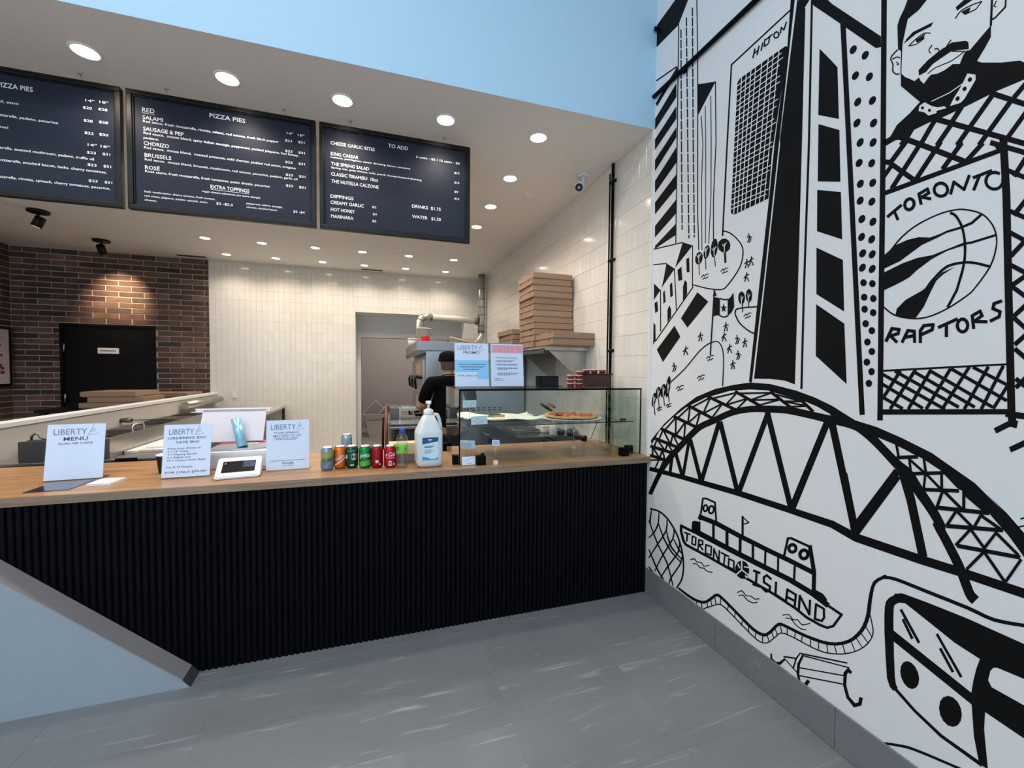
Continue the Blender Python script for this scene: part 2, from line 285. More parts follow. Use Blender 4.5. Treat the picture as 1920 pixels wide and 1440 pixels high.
# drawings of the mural: part | layer,type : (y, z) pairs on the wall in half millimetres
MURAL = '''
striped_tower_drawing|00:4768,7515,4343,7556,4151,7397,4349,7197,4768,7233;01:4757,6788,4356,6704,4370,6727,4768,6813;01:4385,6728,4351,6669,4331,6664,4364,6722;01:4372,6707,4768,6512,4730,6457,4321,6654;00:4364,6520,4359,6350,4768,6174,4768,6318;00:4355,6240,4351,6088,4761,5912,4766,6049;00:4347,5984,4344,5860,4753,5633,4757,5780;00:4340,5741,4334,5552,4744,5347,4749,5505;00:4330,5412,4325,5241,4736,5065,4740,5223;00:4320,5107,4315,4937,4726,4763,4731,4914;00:4311,4815,4307,4675,4722,4612,4723,4651
tall_tower_drawing|01:4355,7206,4338,5776,4326,4573,4307,4567,4319,5766,4336,7191;01:4056,7323,4018,6600,3987,5599,3962,4801,3933,4382,3916,4378,3945,4795,3970,5590,4001,6588,4039,7309;01:4313,7116,4309,7010,4288,6994,4292,7100;01:4309,6994,4305,6887,4283,6872,4287,6978;01:4304,6872,4300,6765,4279,6750,4283,6857;01:4300,6750,4296,6643,4274,6629,4278,6735;01:4295,6628,4291,6521,4270,6507,4273,6613;01:4291,6506,4287,6399,4265,6385,4269,6492;01:4286,6384,4282,6277,4260,6264,4264,6370;01:4282,6261,4278,6155,4256,6142,4260,6249;01:4277,6139,4273,6033,4251,6021,4255,6127;01:4273,6017,4269,5911,4247,5899,4251,6005;01:4268,5895,4264,5789,4242,5778,4246,5884;01:4263,5773,4262,5732,4240,5722,4242,5762;01:4262,5743,4258,5636,4236,5625,4241,5732;01:4257,5620,4253,5514,4231,5504,4236,5610;01:4252,5498,4247,5391,4226,5382,4230,5488;01:4247,5376,4242,5269,4221,5260,4225,5367;01:4242,5254,4237,5147,4215,5139,4220,5245;01:4236,5132,4232,5025,4210,5017,4215,5123;01:4231,5009,4227,4903,4205,4895,4210,5002;01:4226,4887,4221,4781,4200,4774,4204,4880;01:4221,4765,4218,4702,4197,4695,4199,4759;01:4221,7185,4216,7079,4195,7064,4200,7169;01:4216,7064,4211,6959,4190,6943,4195,7048;01:4210,6943,4205,6838,4184,6823,4189,6928;01:4205,6823,4200,6717,4179,6703,4184,6808;01:4199,6702,4194,6597,4173,6583,4178,6688;01:4194,6582,4189,6476,4168,6463,4173,6568;01:4188,6461,4183,6356,4163,6343,4167,6448;01:4183,6341,4178,6236,4157,6223,4162,6328;01:4177,6220,4172,6115,4152,6103,4156,6208;01:4172,6100,4167,5995,4146,5984,4151,6088;01:4166,5980,4162,5875,4141,5864,4145,5968;01:4161,5860,4156,5755,4135,5744,4140,5849;01:4155,5740,4153,5677,4132,5667,4135,5729;01:4153,5688,4148,5582,4127,5573,4132,5677;01:4147,5567,4142,5462,4121,5453,4126,5557;01:4141,5447,4136,5342,4115,5333,4121,5438;01:4135,5327,4130,5222,4110,5214,4115,5318;01:4130,5207,4124,5102,4104,5094,4109,5199;01:4124,5087,4119,4983,4098,4975,4103,5079;01:4118,4967,4113,4863,4092,4856,4097,4960;01:4112,4848,4107,4743,4086,4737,4091,4841;01:4106,4728,4101,4624,4080,4617,4086,4722;01:4100,4609,4098,4565,4078,4559,4080,4603;01:4123,7221,4119,7118,4099,7102,4103,7205;01:4118,7103,4114,7000,4094,6985,4098,7088;01:4114,6986,4110,6883,4089,6868,4093,6970;01:4109,6868,4105,6765,4085,6750,4089,6853;01:4104,6750,4100,6647,4080,6633,4084,6736;01:4100,6632,4096,6529,4076,6516,4080,6618;01:4095,6514,4091,6411,4071,6398,4075,6501;01:4091,6397,4087,6294,4066,6281,4070,6384;01:4086,6279,4082,6176,4062,6164,4066,6266;01:4081,6161,4077,6058,4057,6047,4061,6149;01:4077,6043,4073,5941,4053,5929,4057,6032;01:4072,5926,4068,5823,4048,5812,4052,5915;01:4068,5808,4064,5705,4044,5695,4048,5798;01:4063,5691,4061,5631,4041,5621,4043,5680;01:4061,5641,4056,5538,4036,5528,4041,5631;01:4055,5523,4050,5420,4030,5411,4035,5513;01:4050,5405,4045,5302,4025,5293,4030,5396;01:4044,5287,4039,5184,4019,5176,4024,5278;01:4038,5169,4033,5066,4013,5058,4018,5161;01:4032,5051,4027,4948,4007,4941,4012,5044;01:4027,4934,4022,4831,4002,4824,4007,4926;01:4021,4816,4016,4713,3996,4707,4001,4809;01:4015,4698,4010,4596,3990,4590,3995,4692;01:4009,4581,4008,4550,3988,4544,3990,4575
slant_roof_tower_drawing|00:3993,6270,3730,6131,3985,5917;01:3740,6142,3712,5460,3729,4870,3716,4442,3700,4438,3714,4864,3697,5453,3725,6132;01:3942,5889,3903,5557,3913,5118,3882,4369,3869,4366,3900,5113,3890,5550,3928,5883;01:3882,5965,3861,5535,3831,4433,3818,4429,3848,5529,3869,5957;01:3802,6026,3780,5495,3766,4949,3781,4408,3769,4404,3753,4944,3767,5488,3790,6018
hotel_tower_drawing|01:2879,6208,3529,6175,3561,5385,3593,4442,3571,4434,3539,5373,3509,6154,2868,6190;00:2872,6319,2831,6285,2948,5076,3072,3798,3118,3807,3036,4616,2994,5099,2892,5912;00:3072,3798,3118,3807,3203,2907,3170,2898;00:3436,5933,3406,5954,2911,5917,2887,5891,3018,5020,3041,4623,3438,4610,3480,4643;11:3388,5953,3443,4618,3432,4614,3378,5946;11:3332,5950,3395,4617,3385,4613,3322,5944;11:3277,5948,3349,4616,3339,4612,3267,5941;11:3223,5946,3304,4615,3294,4611,3214,5939;11:3155,5943,3247,4613,3237,4609,3146,5937;11:3085,5940,3187,4612,3177,4608,3076,5934;11:3031,5938,3140,4611,3132,4607,3023,5932;11:2974,5936,3091,4610,3083,4606,2966,5929;11:3431,5892,2942,5875,2947,5884,3437,5903;11:3433,5837,2925,5825,2930,5834,3440,5847;11:3435,5800,2958,5778,2962,5787,3441,5810;11:3438,5738,2978,5728,2983,5737,3444,5748;11:3440,5690,2950,5680,2955,5689,3446,5700;11:3442,5648,2949,5627,2953,5636,3447,5658;11:3444,5584,2986,5582,2991,5591,3450,5594;11:3446,5544,2990,5528,2995,5537,3452,5554;11:3448,5493,2962,5483,2966,5491,3454,5503;11:3451,5432,2977,5427,2982,5436,3457,5442;11:3453,5395,3011,5384,3016,5392,3458,5405;11:3455,5336,2999,5326,3003,5335,3461,5346;11:3457,5282,2978,5283,2983,5291,3463,5292;11:3459,5244,3008,5225,3012,5233,3464,5253;11:3462,5179,3031,5182,3035,5191,3467,5189;11:3464,5133,3008,5122,3012,5130,3469,5143;11:3466,5088,3001,5080,3005,5088,3471,5098;11:3469,5023,3038,5019,3042,5028,3474,5032;11:3470,4983,3045,4978,3049,4987,3475,4993;11:3473,4930,3020,4915,3024,4923,3478,4939;11:3475,4869,3029,4875,3033,4883,3480,4878;11:3477,4832,3065,4811,3069,4819,3482,4841;11:3480,4770,3056,4771,3060,4779,3484,4779;11:3482,4717,3037,4705,3040,4713,3487,4726;11:3484,4676,3059,4666,3063,4675,3488,4685;01:3249,6042,3226,6118,3243,6133,3265,6056;01:3202,6040,3180,6113,3195,6127,3218,6054;01:3245,6078,3189,6072,3199,6090,3255,6096;01:3157,6046,3141,6113,3156,6127,3173,6060;01:3134,6142,3140,6073,3124,6060,3118,6129;01:3132,6063,3083,6056,3092,6073,3141,6080;01:3112,6113,3041,6112,3051,6129,3122,6130;01:3082,6132,3092,6071,3077,6058,3067,6118;01:2959,6060,2949,6110,2963,6123,2973,6073;01:2965,6118,2932,6064,2922,6066,2955,6119;01:2925,6061,2900,6118,2914,6132,2939,6075;01:2990,6065,2996,6061,3004,6062,3012,6067,3018,6074,3023,6083,3024,6093,3021,6101,3015,6104,3006,6103,2999,6098,2992,6091,2988,6082,2987,6073,2990,6065,2976,6049,2972,6060,2974,6076,2983,6094,2997,6110,3012,6120,3026,6122,3035,6117,3039,6105,3037,6089,3028,6071,3014,6055,2999,6046,2985,6044,2976,6049
black_tower_drawing|00:2810,6250,2805,6229,2734,6101,2728,4965,2725,3735,2726,2896,2821,2927,2972,2940,3146,2938,3058,3796,2936,5069,2941,5108
window_tower_drawing|01:2687,6173,2688,6135,2676,4938,2681,3727,2676,2859,2656,2860,2661,3723,2656,4928,2669,6118,2668,6156;00:2706,6181,2578,6076,2511,5960,2151,5440,2148,5362,2181,5377,2507,5846,2664,6070;01:2442,5770,2365,4781,2278,3652,2206,2714,2203,2682,2167,2689,2170,2720,2241,3647,2326,4763,2401,5741;00:2600,5673,2496,5500,2451,5423,2427,5007,2594,5133;00:2590,5057,2420,4918,2399,4506,2581,4586;00:2583,4518,2393,4424,2371,4048,2574,4175;00:2574,4041,2361,3886,2339,3481,2562,3654;00:2561,3571,2334,3386,2302,2913,2551,3141;00:2814,6254,2696,6157,2704,6139,2747,6108;00:2318,5452,2332,5445,2349,5451,2361,5468,2364,5488,2357,5504,2342,5510,2326,5503,2314,5487,2311,5468;00:2233,5351,2246,5344,2262,5350,2273,5365,2276,5385,2270,5401,2256,5407,2240,5401,2229,5386,2226,5367;00:2296,5244,2310,5237,2326,5242,2338,5257,2341,5277,2334,5293,2320,5300,2304,5295,2292,5279,2289,5260;00:2199,5173,2213,5166,2228,5170,2239,5185,2242,5204,2236,5220,2222,5227,2207,5222,2196,5208,2193,5189;00:2273,5035,2287,5027,2303,5031,2315,5045,2318,5065,2311,5082,2297,5090,2281,5085,2270,5071,2267,5051;00:2174,4986,2187,4979,2202,4982,2213,4996,2216,5015,2210,5032,2196,5039,2181,5035,2170,5021,2167,5003;00:2274,4879,2288,4871,2304,4874,2316,4888,2319,4908,2312,4925,2298,4933,2282,4930,2270,4916,2267,4897;00:2160,4817,2174,4809,2188,4812,2200,4825,2203,4844,2196,4861,2183,4869,2168,4866,2157,4853,2154,4834;00:2246,4721,2260,4711,2276,4714,2287,4727,2291,4746,2284,4764,2270,4773,2254,4770,2243,4757,2240,4738;00:2159,4677,2172,4668,2187,4670,2198,4683,2201,4701,2195,4719,2182,4728,2167,4725,2156,4712,2153,4694;00:2248,4570,2261,4561,2277,4564,2289,4577,2293,4596,2287,4613,2274,4621,2258,4618,2246,4605,2242,4586;00:2163,4529,2175,4520,2190,4523,2202,4536,2205,4554,2200,4571,2187,4579,2172,4576,2161,4563,2158,4545;00:2234,4409,2247,4400,2263,4402,2275,4415,2279,4434,2273,4451,2260,4460,2244,4457,2232,4445,2229,4426;00:2152,4383,2164,4373,2179,4375,2190,4388,2194,4406,2189,4423,2176,4432,2161,4429,2150,4417,2146,4399;00:2231,4283,2244,4273,2260,4275,2272,4287,2276,4306,2270,4323,2257,4333,2241,4331,2230,4319,2226,4300;00:2153,4246,2165,4237,2180,4238,2191,4250,2195,4268,2189,4285,2177,4294,2162,4293,2151,4281,2147,4263;00:2215,4142,2228,4131,2244,4132,2256,4144,2260,4162,2254,4180,2241,4190,2225,4189,2214,4177,2210,4159;00:2141,4097,2154,4086,2168,4087,2180,4098,2183,4116,2178,4134,2165,4144,2151,4143,2139,4131,2136,4114;00:2213,4008,2226,3997,2241,3997,2253,4008,2257,4026,2251,4044,2238,4055,2223,4055,2211,4043,2208,4025;00:2145,3971,2157,3960,2172,3960,2184,3971,2187,3989,2182,4006,2169,4017,2154,4017,2143,4006,2140,3988;00:2202,3884,2215,3872,2230,3872,2242,3883,2246,3901,2240,3919,2227,3930,2212,3930,2200,3919,2196,3902;00:2138,3860,2150,3849,2165,3848,2177,3859,2180,3876,2175,3894,2162,3905,2148,3906,2136,3895,2133,3878;00:2200,3777,2213,3765,2228,3764,2240,3774,2244,3792,2238,3811,2225,3822,2210,3823,2198,3812,2195,3795;00:2135,3752,2147,3741,2162,3740,2173,3750,2177,3767,2171,3785,2159,3797,2144,3798,2133,3787,2129,3770;00:2185,3674,2189,3659,2200,3651,2214,3654,2226,3666,2231,3683,2227,3699,2216,3707,2202,3704,2190,3691;00:2126,3656,2130,3641,2140,3633,2154,3636,2166,3648,2171,3665,2167,3680,2156,3688,2142,3685,2131,3673;00:2177,3566,2181,3551,2192,3542,2206,3545,2218,3556,2223,3574,2219,3589,2208,3597,2194,3595,2182,3583;00:2116,3547,2120,3531,2130,3523,2144,3525,2156,3537,2160,3554,2157,3569,2146,3577,2132,3575,2121,3563;00:2171,3476,2175,3461,2186,3452,2200,3454,2212,3466,2217,3483,2214,3498,2202,3507,2188,3505,2176,3493;00:2114,3443,2117,3428,2128,3419,2142,3421,2154,3432,2158,3449,2155,3464,2144,3473,2130,3471,2119,3460;00:2161,3368,2165,3352,2176,3343,2190,3345,2202,3356,2207,3373,2203,3388,2192,3397,2178,3396,2166,3384;00:2118,3312,2122,3297,2132,3288,2146,3289,2158,3300,2163,3316,2159,3332,2148,3341,2134,3339,2123,3329;00:2145,3231,2149,3215,2160,3206,2174,3207,2185,3217,2190,3234,2186,3250,2175,3259,2161,3258,2150,3248;00:2113,3160,2117,3144,2128,3134,2141,3135,2153,3145,2158,3162,2154,3178,2143,3187,2129,3186,2118,3176;00:2143,3082,2147,3066,2158,3056,2172,3056,2184,3066,2189,3083,2185,3099,2174,3109,2160,3108,2148,3098;00:2110,3012,2114,2996,2125,2986,2139,2985,2150,2995,2155,3011,2151,3028,2140,3038,2126,3038,2115,3028;00:2125,2925,2129,2909,2140,2899,2154,2898,2165,2908,2170,2924,2166,2940,2155,2950,2141,2951,2130,2941
portrait_drawing|00:1988,5589,1870,5491,1928,5447,1989,5436,2001,5371,2013,5299,2018,5236,2041,5271,2050,5442,2035,5486,2013,5522;01:2022,5295,2021,5092,2015,5088,2015,5290;00:2009,5282,1993,5305,1957,5325,1847,5307,1856,5286,1939,5299;01:1976,5241,1969,5245,1961,5249,1951,5254,1941,5258,1930,5261,1917,5263,1904,5265,1893,5264,1884,5260,1875,5254,1867,5247,1859,5240,1859,5247,1866,5254,1875,5261,1885,5269,1896,5273,1908,5274,1921,5273,1934,5270,1946,5267,1956,5263,1966,5258,1974,5254,1981,5250;00:1939,5259,1889,5263,1893,5238,1932,5234;01:1972,5239,1930,5223,1889,5231,1893,5239,1933,5231,1974,5247;00:1735,5311,1692,5326,1650,5292,1728,5284;01:1732,5236,1727,5243,1722,5251,1715,5258,1707,5263,1696,5264,1683,5263,1669,5261,1656,5258,1644,5255,1631,5250,1620,5246,1610,5242,1612,5250,1621,5254,1633,5258,1646,5263,1659,5267,1672,5269,1686,5272,1699,5273,1711,5271,1720,5266,1727,5258,1733,5250,1737,5244;00:1708,5261,1662,5254,1670,5229,1689,5228;01:1689,5226,1637,5218,1610,5244,1614,5251,1640,5226,1691,5234;01:1850,5163,1855,5159,1859,5154,1864,5149,1867,5142,1866,5134,1863,5125,1860,5118,1856,5110,1851,5111,1855,5119,1858,5126,1860,5132,1861,5137,1859,5141,1854,5146,1849,5150,1845,5155;01:1834,5120,1813,5109,1814,5118,1835,5129;01:1819,5118,1812,5093,1806,5093,1814,5117;01:1753,5126,1778,5097,1799,5099,1796,5090,1773,5088,1748,5118;00:1917,5045,1867,5077,1816,5093,1786,5096,1746,5103,1679,5064,1667,5048,1663,5003,1745,5049,1804,5040,1839,5033,1875,5005,1913,5006;01:1864,4984,1856,4987,1847,4990,1836,4994,1827,4996,1818,4996,1810,4994,1802,4992,1791,4991,1779,4989,1765,4986,1751,4985,1736,4985,1721,4988,1704,4992,1690,4997,1679,5001,1682,5008,1693,5004,1707,4999,1724,4995,1739,4992,1753,4992,1767,4993,1781,4996,1793,4998,1804,4999,1812,5001,1821,5003,1829,5003,1839,5001,1850,4997,1859,4994,1867,4991;01:1746,5045,1679,4996,1680,5003,1746,5052;00:2019,5095,1993,5049,1964,5017,1937,4985,1913,4994,1901,4962,1884,4934,1863,4958,1848,4969,1811,4953,1776,4952,1737,4963,1703,4940,1690,4980,1677,5001,1658,4993,1606,5039,1567,5074,1566,5003,1590,4957,1623,4903,1601,4879,1514,4820,1441,4781,1418,4752,1415,4662,1529,4667,1661,4658,1776,4655,1843,4660,1929,4656,1951,4618,2091,4656,2059,4697,2030,4744,1956,4784,1902,4826,2015,5002;10:1663,4855,1625,4822,1624,4791,1672,4707,1690,4693,1741,4704,1725,4739,1689,4796;20:1641,4798,1648,4794,1655,4800,1660,4810,1658,4821,1652,4825,1644,4819,1640,4808;20:1664,4757,1671,4753,1678,4758,1683,4769,1681,4779,1675,4783,1667,4778,1663,4767;20:1696,4716,1702,4712,1710,4717,1715,4728,1713,4739,1706,4743,1698,4738,1694,4727;10:1874,4806,1836,4760,1804,4732,1768,4718,1758,4701,1808,4712,1808,4698,1850,4706,1872,4739,1906,4768,1901,4799;20:1875,4770,1878,4764,1884,4765,1890,4772,1893,4781,1891,4787,1884,4786,1878,4780;20:1837,4732,1839,4726,1845,4726,1851,4733,1854,4742,1852,4748,1846,4748,1840,4741;11:1837,4787,1745,4786,1682,4803,1684,4809,1747,4792,1839,4793;01:2045,5274,2054,5270,2063,5265,2073,5260,2080,5254,2084,5248,2086,5242,2087,5235,2086,5227,2083,5217,2079,5208,2075,5199,2073,5190,2072,5179,2072,5166,2073,5153,2071,5140,2067,5128,2061,5118,2055,5109,2049,5102,2043,5096,2036,5092,2031,5089,2025,5086,2026,5096,2033,5100,2037,5102,2042,5105,2046,5109,2051,5114,2056,5121,2060,5129,2063,5137,2064,5147,2064,5160,2063,5173,2064,5186,2068,5198,2072,5208,2076,5216,2078,5223,2078,5229,2078,5234,2076,5239,2073,5244,2066,5249,2057,5254,2047,5259,2039,5263;01:2073,5220,2045,5216,2026,5198,2024,5204,2046,5225,2076,5229;01:2051,5189,2033,5158,2029,5161,2047,5192;01:2032,5167,2047,5169,2044,5160,2030,5158;01:1573,5246,1573,5074,1563,5065,1563,5237;01:1565,5098,1550,5097,1506,5127,1505,5187,1512,5194,1513,5137,1554,5108,1569,5110;01:1550,5202,1561,5179,1557,5172,1546,5196;01:1561,5177,1549,5160,1547,5164,1559,5181
net_drawing|01:1562,4660,1404,4496,1398,4523,1556,4689;01:1848,4675,1396,4275,1391,4303,1840,4707;01:2095,4631,2025,4643,1887,4516,1650,4290,1641,4320,1877,4547,2030,4690,2115,4677;01:2083,4498,1930,4309,1913,4331,2065,4520;01:1551,4365,1395,4226,1390,4252,1546,4393;01:1985,4616,2083,4502,2058,4471,1961,4584;01:1905,4554,2061,4323,2036,4295,1882,4526;01:1792,4517,1924,4321,1901,4294,1771,4489;01:1704,4433,1673,4418,1674,4448,1705,4464;01:1687,4457,1778,4333,1758,4306,1668,4430;01:1601,4382,1577,4370,1578,4399,1602,4411;01:1588,4407,1664,4329,1646,4302,1572,4379;01:1555,4670,1710,4452,1691,4425,1537,4643;01:1474,4592,1607,4400,1589,4374,1457,4566;01:1413,4489,1490,4372,1527,4339,1512,4312,1474,4347,1398,4464;01:1695,4682,1740,4613,1719,4585,1675,4654;01:1824,4681,1903,4547,1880,4520,1802,4653;01:1740,4603,1812,4502,1790,4474,1720,4575;01:1983,4642,2013,4604,1989,4573,1959,4611;01:1418,4652,1466,4598,1450,4571,1403,4626;01:2115,4509,2041,4471,2040,4507,2114,4547;01:2069,4481,2109,4433,2087,4405,2047,4454;01:1426,3498,1367,3548,1378,3572,1438,3523;01:1437,3497,1373,3421,1363,3441,1426,3517;01:1413,3320,1361,3385,1374,3407,1426,3341;01:1424,3317,1368,3242,1357,3260,1411,3335;01:1402,3159,1356,3219,1368,3240,1415,3180;01:1414,3138,1363,3075,1352,3096,1402,3158;01:1478,4174,1392,4088,1386,4110,1471,4197;01:1434,4123,1388,4213,1404,4235,1451,4145;01:1462,3937,1385,3863,1379,3885,1455,3959;01:1428,3900,1380,3976,1395,3998,1444,3923;01:1455,3810,1382,3734,1374,3755,1446,3831;01:1433,3669,1373,3751,1387,3773,1448,3692;01:1457,3632,1376,3554,1368,3576,1449,3655;01:1389,2914,1348,2979,1361,2998,1403,2932;01:1404,2965,1357,2915,1346,2937,1393,2987;01:1403,2744,1478,2680,1466,2650,1392,2715;01:1349,2634,1412,2579,1402,2550,1338,2605;01:1433,2753,1344,2745,1342,2781,1430,2790;01:1414,2699,1385,2692,1380,2735,1408,2741;01:2068,2984,1888,2873,1709,2762,1701,2782,1879,2894,2058,3005;01:2066,2911,1823,2758,1814,2778,2055,2933;01:2062,2817,1935,2744,1926,2766,2052,2839;01:1991,3006,1641,2781,1634,2801,1982,3027;01:1887,3007,1567,2788,1560,2807,1878,3027;01:1800,3014,1489,2795,1482,2813,1791,3034;01:1688,3024,1432,2838,1425,2856,1680,3043;01:1584,3033,1430,2928,1425,2946,1578,3052;01:1962,3026,2064,2823,2045,2811,1944,3013;01:1876,3033,2015,2751,1997,2739,1859,3020;01:1795,3026,1908,2760,1891,2749,1779,3015;01:1693,3039,1809,2769,1793,2758,1678,3028;01:1603,3051,1726,2777,1711,2766,1589,3040;01:1519,3050,1619,2785,1605,2776,1505,3040;01:1456,3055,1542,2792,1528,2784,1443,3046;01:1435,2940,1490,2800,1477,2791,1423,2929;01:2074,2699,1407,2770,1408,2801,2076,2738
team_sign_drawing|01:2099,4277,1491,4296,1499,4326,2111,4313;01:1510,4377,1487,4051,1460,3502,1425,2788,1417,2695,1385,2702,1393,2794,1428,3497,1454,4040,1477,4363;01:2158,5743,2129,4663,2107,3621,2086,2727,2085,2655,2049,2659,2051,2730,2071,3614,2094,4645,2122,5713;01:2070,3010,1428,3053,1429,3065,2072,3025;01:2063,4107,1977,4163,1990,4184,2076,4129;01:2039,4154,2010,4072,1993,4075,2022,4156;01:1864,4132,1880,4216,1898,4219,1881,4134;01:1888,4197,1832,4216,1842,4237,1898,4219;01:1852,4233,1840,4188,1824,4188,1836,4233;01:1834,4208,1880,4191,1870,4169,1825,4187;01:1878,4176,1821,4141,1818,4160,1875,4196;01:1715,4136,1699,4214,1714,4226,1730,4147;01:1717,4214,1657,4135,1649,4147,1708,4226;01:1652,4135,1628,4220,1642,4233,1666,4147;01:1616,4191,1532,4199,1537,4219,1622,4212;01:1595,4213,1620,4129,1606,4117,1581,4200;01:1923,4148,1928,4139,1935,4135,1942,4136,1949,4141,1954,4150,1956,4161,1955,4173,1950,4182,1943,4186,1935,4185,1929,4180,1924,4171,1921,4159,1923,4148,1905,4134,1903,4153,1907,4175,1919,4194,1934,4207,1951,4210,1965,4203,1973,4188,1975,4168,1971,4146,1959,4126,1943,4114,1927,4111,1913,4119,1905,4134;01:1745,4181,1747,4168,1754,4160,1764,4158,1776,4163,1787,4173,1795,4187,1798,4202,1796,4215,1789,4223,1778,4225,1766,4220,1756,4210,1748,4196,1745,4181,1729,4174,1734,4199,1746,4222,1763,4240,1782,4248,1800,4245,1811,4231,1815,4209,1810,4184,1797,4160,1779,4143,1760,4136,1743,4139,1732,4153,1729,4174;01:1494,4147,1494,4123,1498,4111,1506,4103,1516,4102,1527,4106,1538,4116,1547,4130,1552,4146,1552,4162,1549,4175,1541,4183,1531,4185,1520,4181,1503,4167,1499,4183,1519,4200,1535,4206,1550,4202,1561,4190,1567,4171,1566,4148,1558,4124,1545,4103,1529,4088,1513,4082,1498,4084,1487,4096,1481,4114,1481,4141;01:2036,3870,2019,3892,1996,3919,1972,3944,1946,3965,1919,3984,1889,3999,1855,4012,1818,4023,1785,4030,1758,4033,1733,4034,1711,4032,1690,4030,1671,4025,1650,4016,1624,4002,1596,3983,1572,3962,1555,3940,1540,3915,1528,3890,1519,3865,1512,3840,1507,3815,1505,3791,1504,3767,1507,3740,1511,3710,1518,3676,1529,3641,1547,3603,1570,3562,1590,3529,1602,3511,1611,3501,1625,3489,1649,3470,1679,3447,1708,3427,1737,3411,1765,3398,1793,3387,1819,3380,1845,3377,1872,3377,1900,3381,1929,3388,1956,3397,1978,3406,1997,3416,2015,3428,2034,3446,2052,3466,2068,3484,2074,3476,2059,3458,2040,3438,2020,3419,2001,3406,1981,3396,1958,3386,1930,3378,1900,3370,1871,3366,1844,3366,1817,3370,1790,3377,1761,3388,1733,3402,1704,3418,1674,3438,1644,3461,1620,3481,1606,3493,1597,3503,1585,3522,1564,3555,1541,3596,1522,3635,1511,3671,1504,3705,1500,3737,1498,3764,1498,3789,1500,3814,1505,3841,1512,3867,1522,3893,1535,3919,1550,3946,1569,3970,1594,3992,1622,4011,1649,4026,1671,4035,1691,4040,1713,4043,1736,4044,1760,4044,1788,4040,1822,4033,1859,4023,1894,4010,1925,3994,1953,3975,1979,3954,2004,3929,2026,3901,2044,3879;01:1722,4018,1714,4011,1708,4007,1702,4001,1696,3992,1689,3978,1680,3959,1673,3939,1666,3916,1660,3892,1655,3865,1651,3837,1649,3808,1647,3779,1646,3750,1647,3719,1649,3687,1654,3651,1662,3611,1669,3573,1675,3544,1679,3529,1680,3524,1682,3521,1686,3512,1693,3494,1702,3471,1711,3450,1720,3430,1708,3420,1699,3440,1690,3462,1681,3484,1674,3502,1671,3510,1668,3514,1666,3521,1663,3537,1657,3566,1649,3603,1642,3644,1637,3681,1634,3714,1634,3746,1634,3776,1636,3806,1639,3835,1643,3864,1648,3892,1654,3918,1661,3942,1670,3964,1678,3983,1686,4000,1695,4012,1703,4021,1710,4026,1719,4033;00:2078,3852,2009,3904,1945,3920,1878,3920,1818,3899,1767,3907,1732,3918,1660,3923,1655,3908,1732,3903,1777,3887,1860,3862,1919,3824,1981,3784,2074,3754;01:1661,3907,1611,3919,1566,3959,1574,3974,1618,3935,1667,3923;00:2077,3726,1969,3765,1885,3782,1799,3780,1738,3796,1647,3818,1645,3800,1728,3787,1803,3755,1882,3699,1920,3662,1965,3639,2012,3620,2072,3598;01:1650,3802,1609,3800,1503,3814,1506,3828,1612,3815,1652,3818;01:1820,3558,1814,3570,1809,3579,1802,3590,1793,3603,1780,3620,1763,3640,1746,3659,1730,3672,1717,3680,1704,3684,1690,3686,1675,3687,1659,3686,1642,3685,1624,3682,1607,3676,1587,3668,1566,3656,1547,3645,1529,3635,1527,3650,1544,3660,1563,3671,1585,3683,1606,3692,1625,3698,1643,3702,1661,3703,1678,3704,1694,3703,1708,3701,1723,3697,1739,3688,1756,3674,1774,3654,1790,3634,1804,3617,1814,3603,1821,3591,1826,3581,1832,3570;00:1685,3677,1749,3654,1798,3599,1850,3556,1938,3510,1989,3455,1996,3413,1957,3390,1877,3378,1836,3447,1802,3541,1775,3608,1743,3640;01:2038,3221,2002,3319,2021,3330,2058,3233;01:2022,3307,1965,3295,1963,3318,2021,3331;01:1979,3319,1984,3289,2032,3277,2025,3253,1967,3269,1960,3312;01:2034,3265,1985,3209,1972,3225,2020,3281;01:1943,3208,1908,3296,1925,3308,1960,3220;01:1926,3285,1878,3276,1877,3298,1926,3308;01:1894,3297,1887,3209,1869,3209,1875,3296;01:1939,3237,1875,3247,1879,3270,1944,3260;01:1838,3205,1840,3284,1826,3309,1776,3311,1778,3333,1837,3332,1859,3293,1856,3206;01:1791,3333,1795,3298,1856,3268,1847,3247,1779,3281,1773,3327;01:1753,3290,1657,3337,1665,3357,1761,3310;01:1724,3327,1721,3237,1704,3235,1707,3325;01:1577,3276,1587,3365,1602,3365,1592,3275;01:1594,3346,1551,3375,1559,3393,1602,3364;01:1569,3385,1554,3343,1541,3349,1555,3391;01:1550,3365,1594,3327,1585,3309,1541,3348;01:1591,3312,1525,3303,1525,3323,1591,3333;01:1470,3439,1507,3426,1512,3385,1497,3379,1494,3409,1464,3420;01:1511,3383,1472,3355,1467,3372,1506,3401;01:1480,3376,1483,3345,1518,3325,1511,3306,1470,3331,1466,3371;01:1620,3301,1622,3288,1626,3278,1633,3274,1639,3274,1646,3280,1651,3290,1653,3304,1652,3317,1647,3327,1641,3331,1634,3330,1628,3325,1623,3314,1620,3301,1605,3299,1608,3321,1617,3339,1631,3351,1646,3353,1659,3344,1667,3327,1670,3306,1666,3284,1656,3265,1643,3254,1628,3252,1615,3262,1607,3278,1605,3299
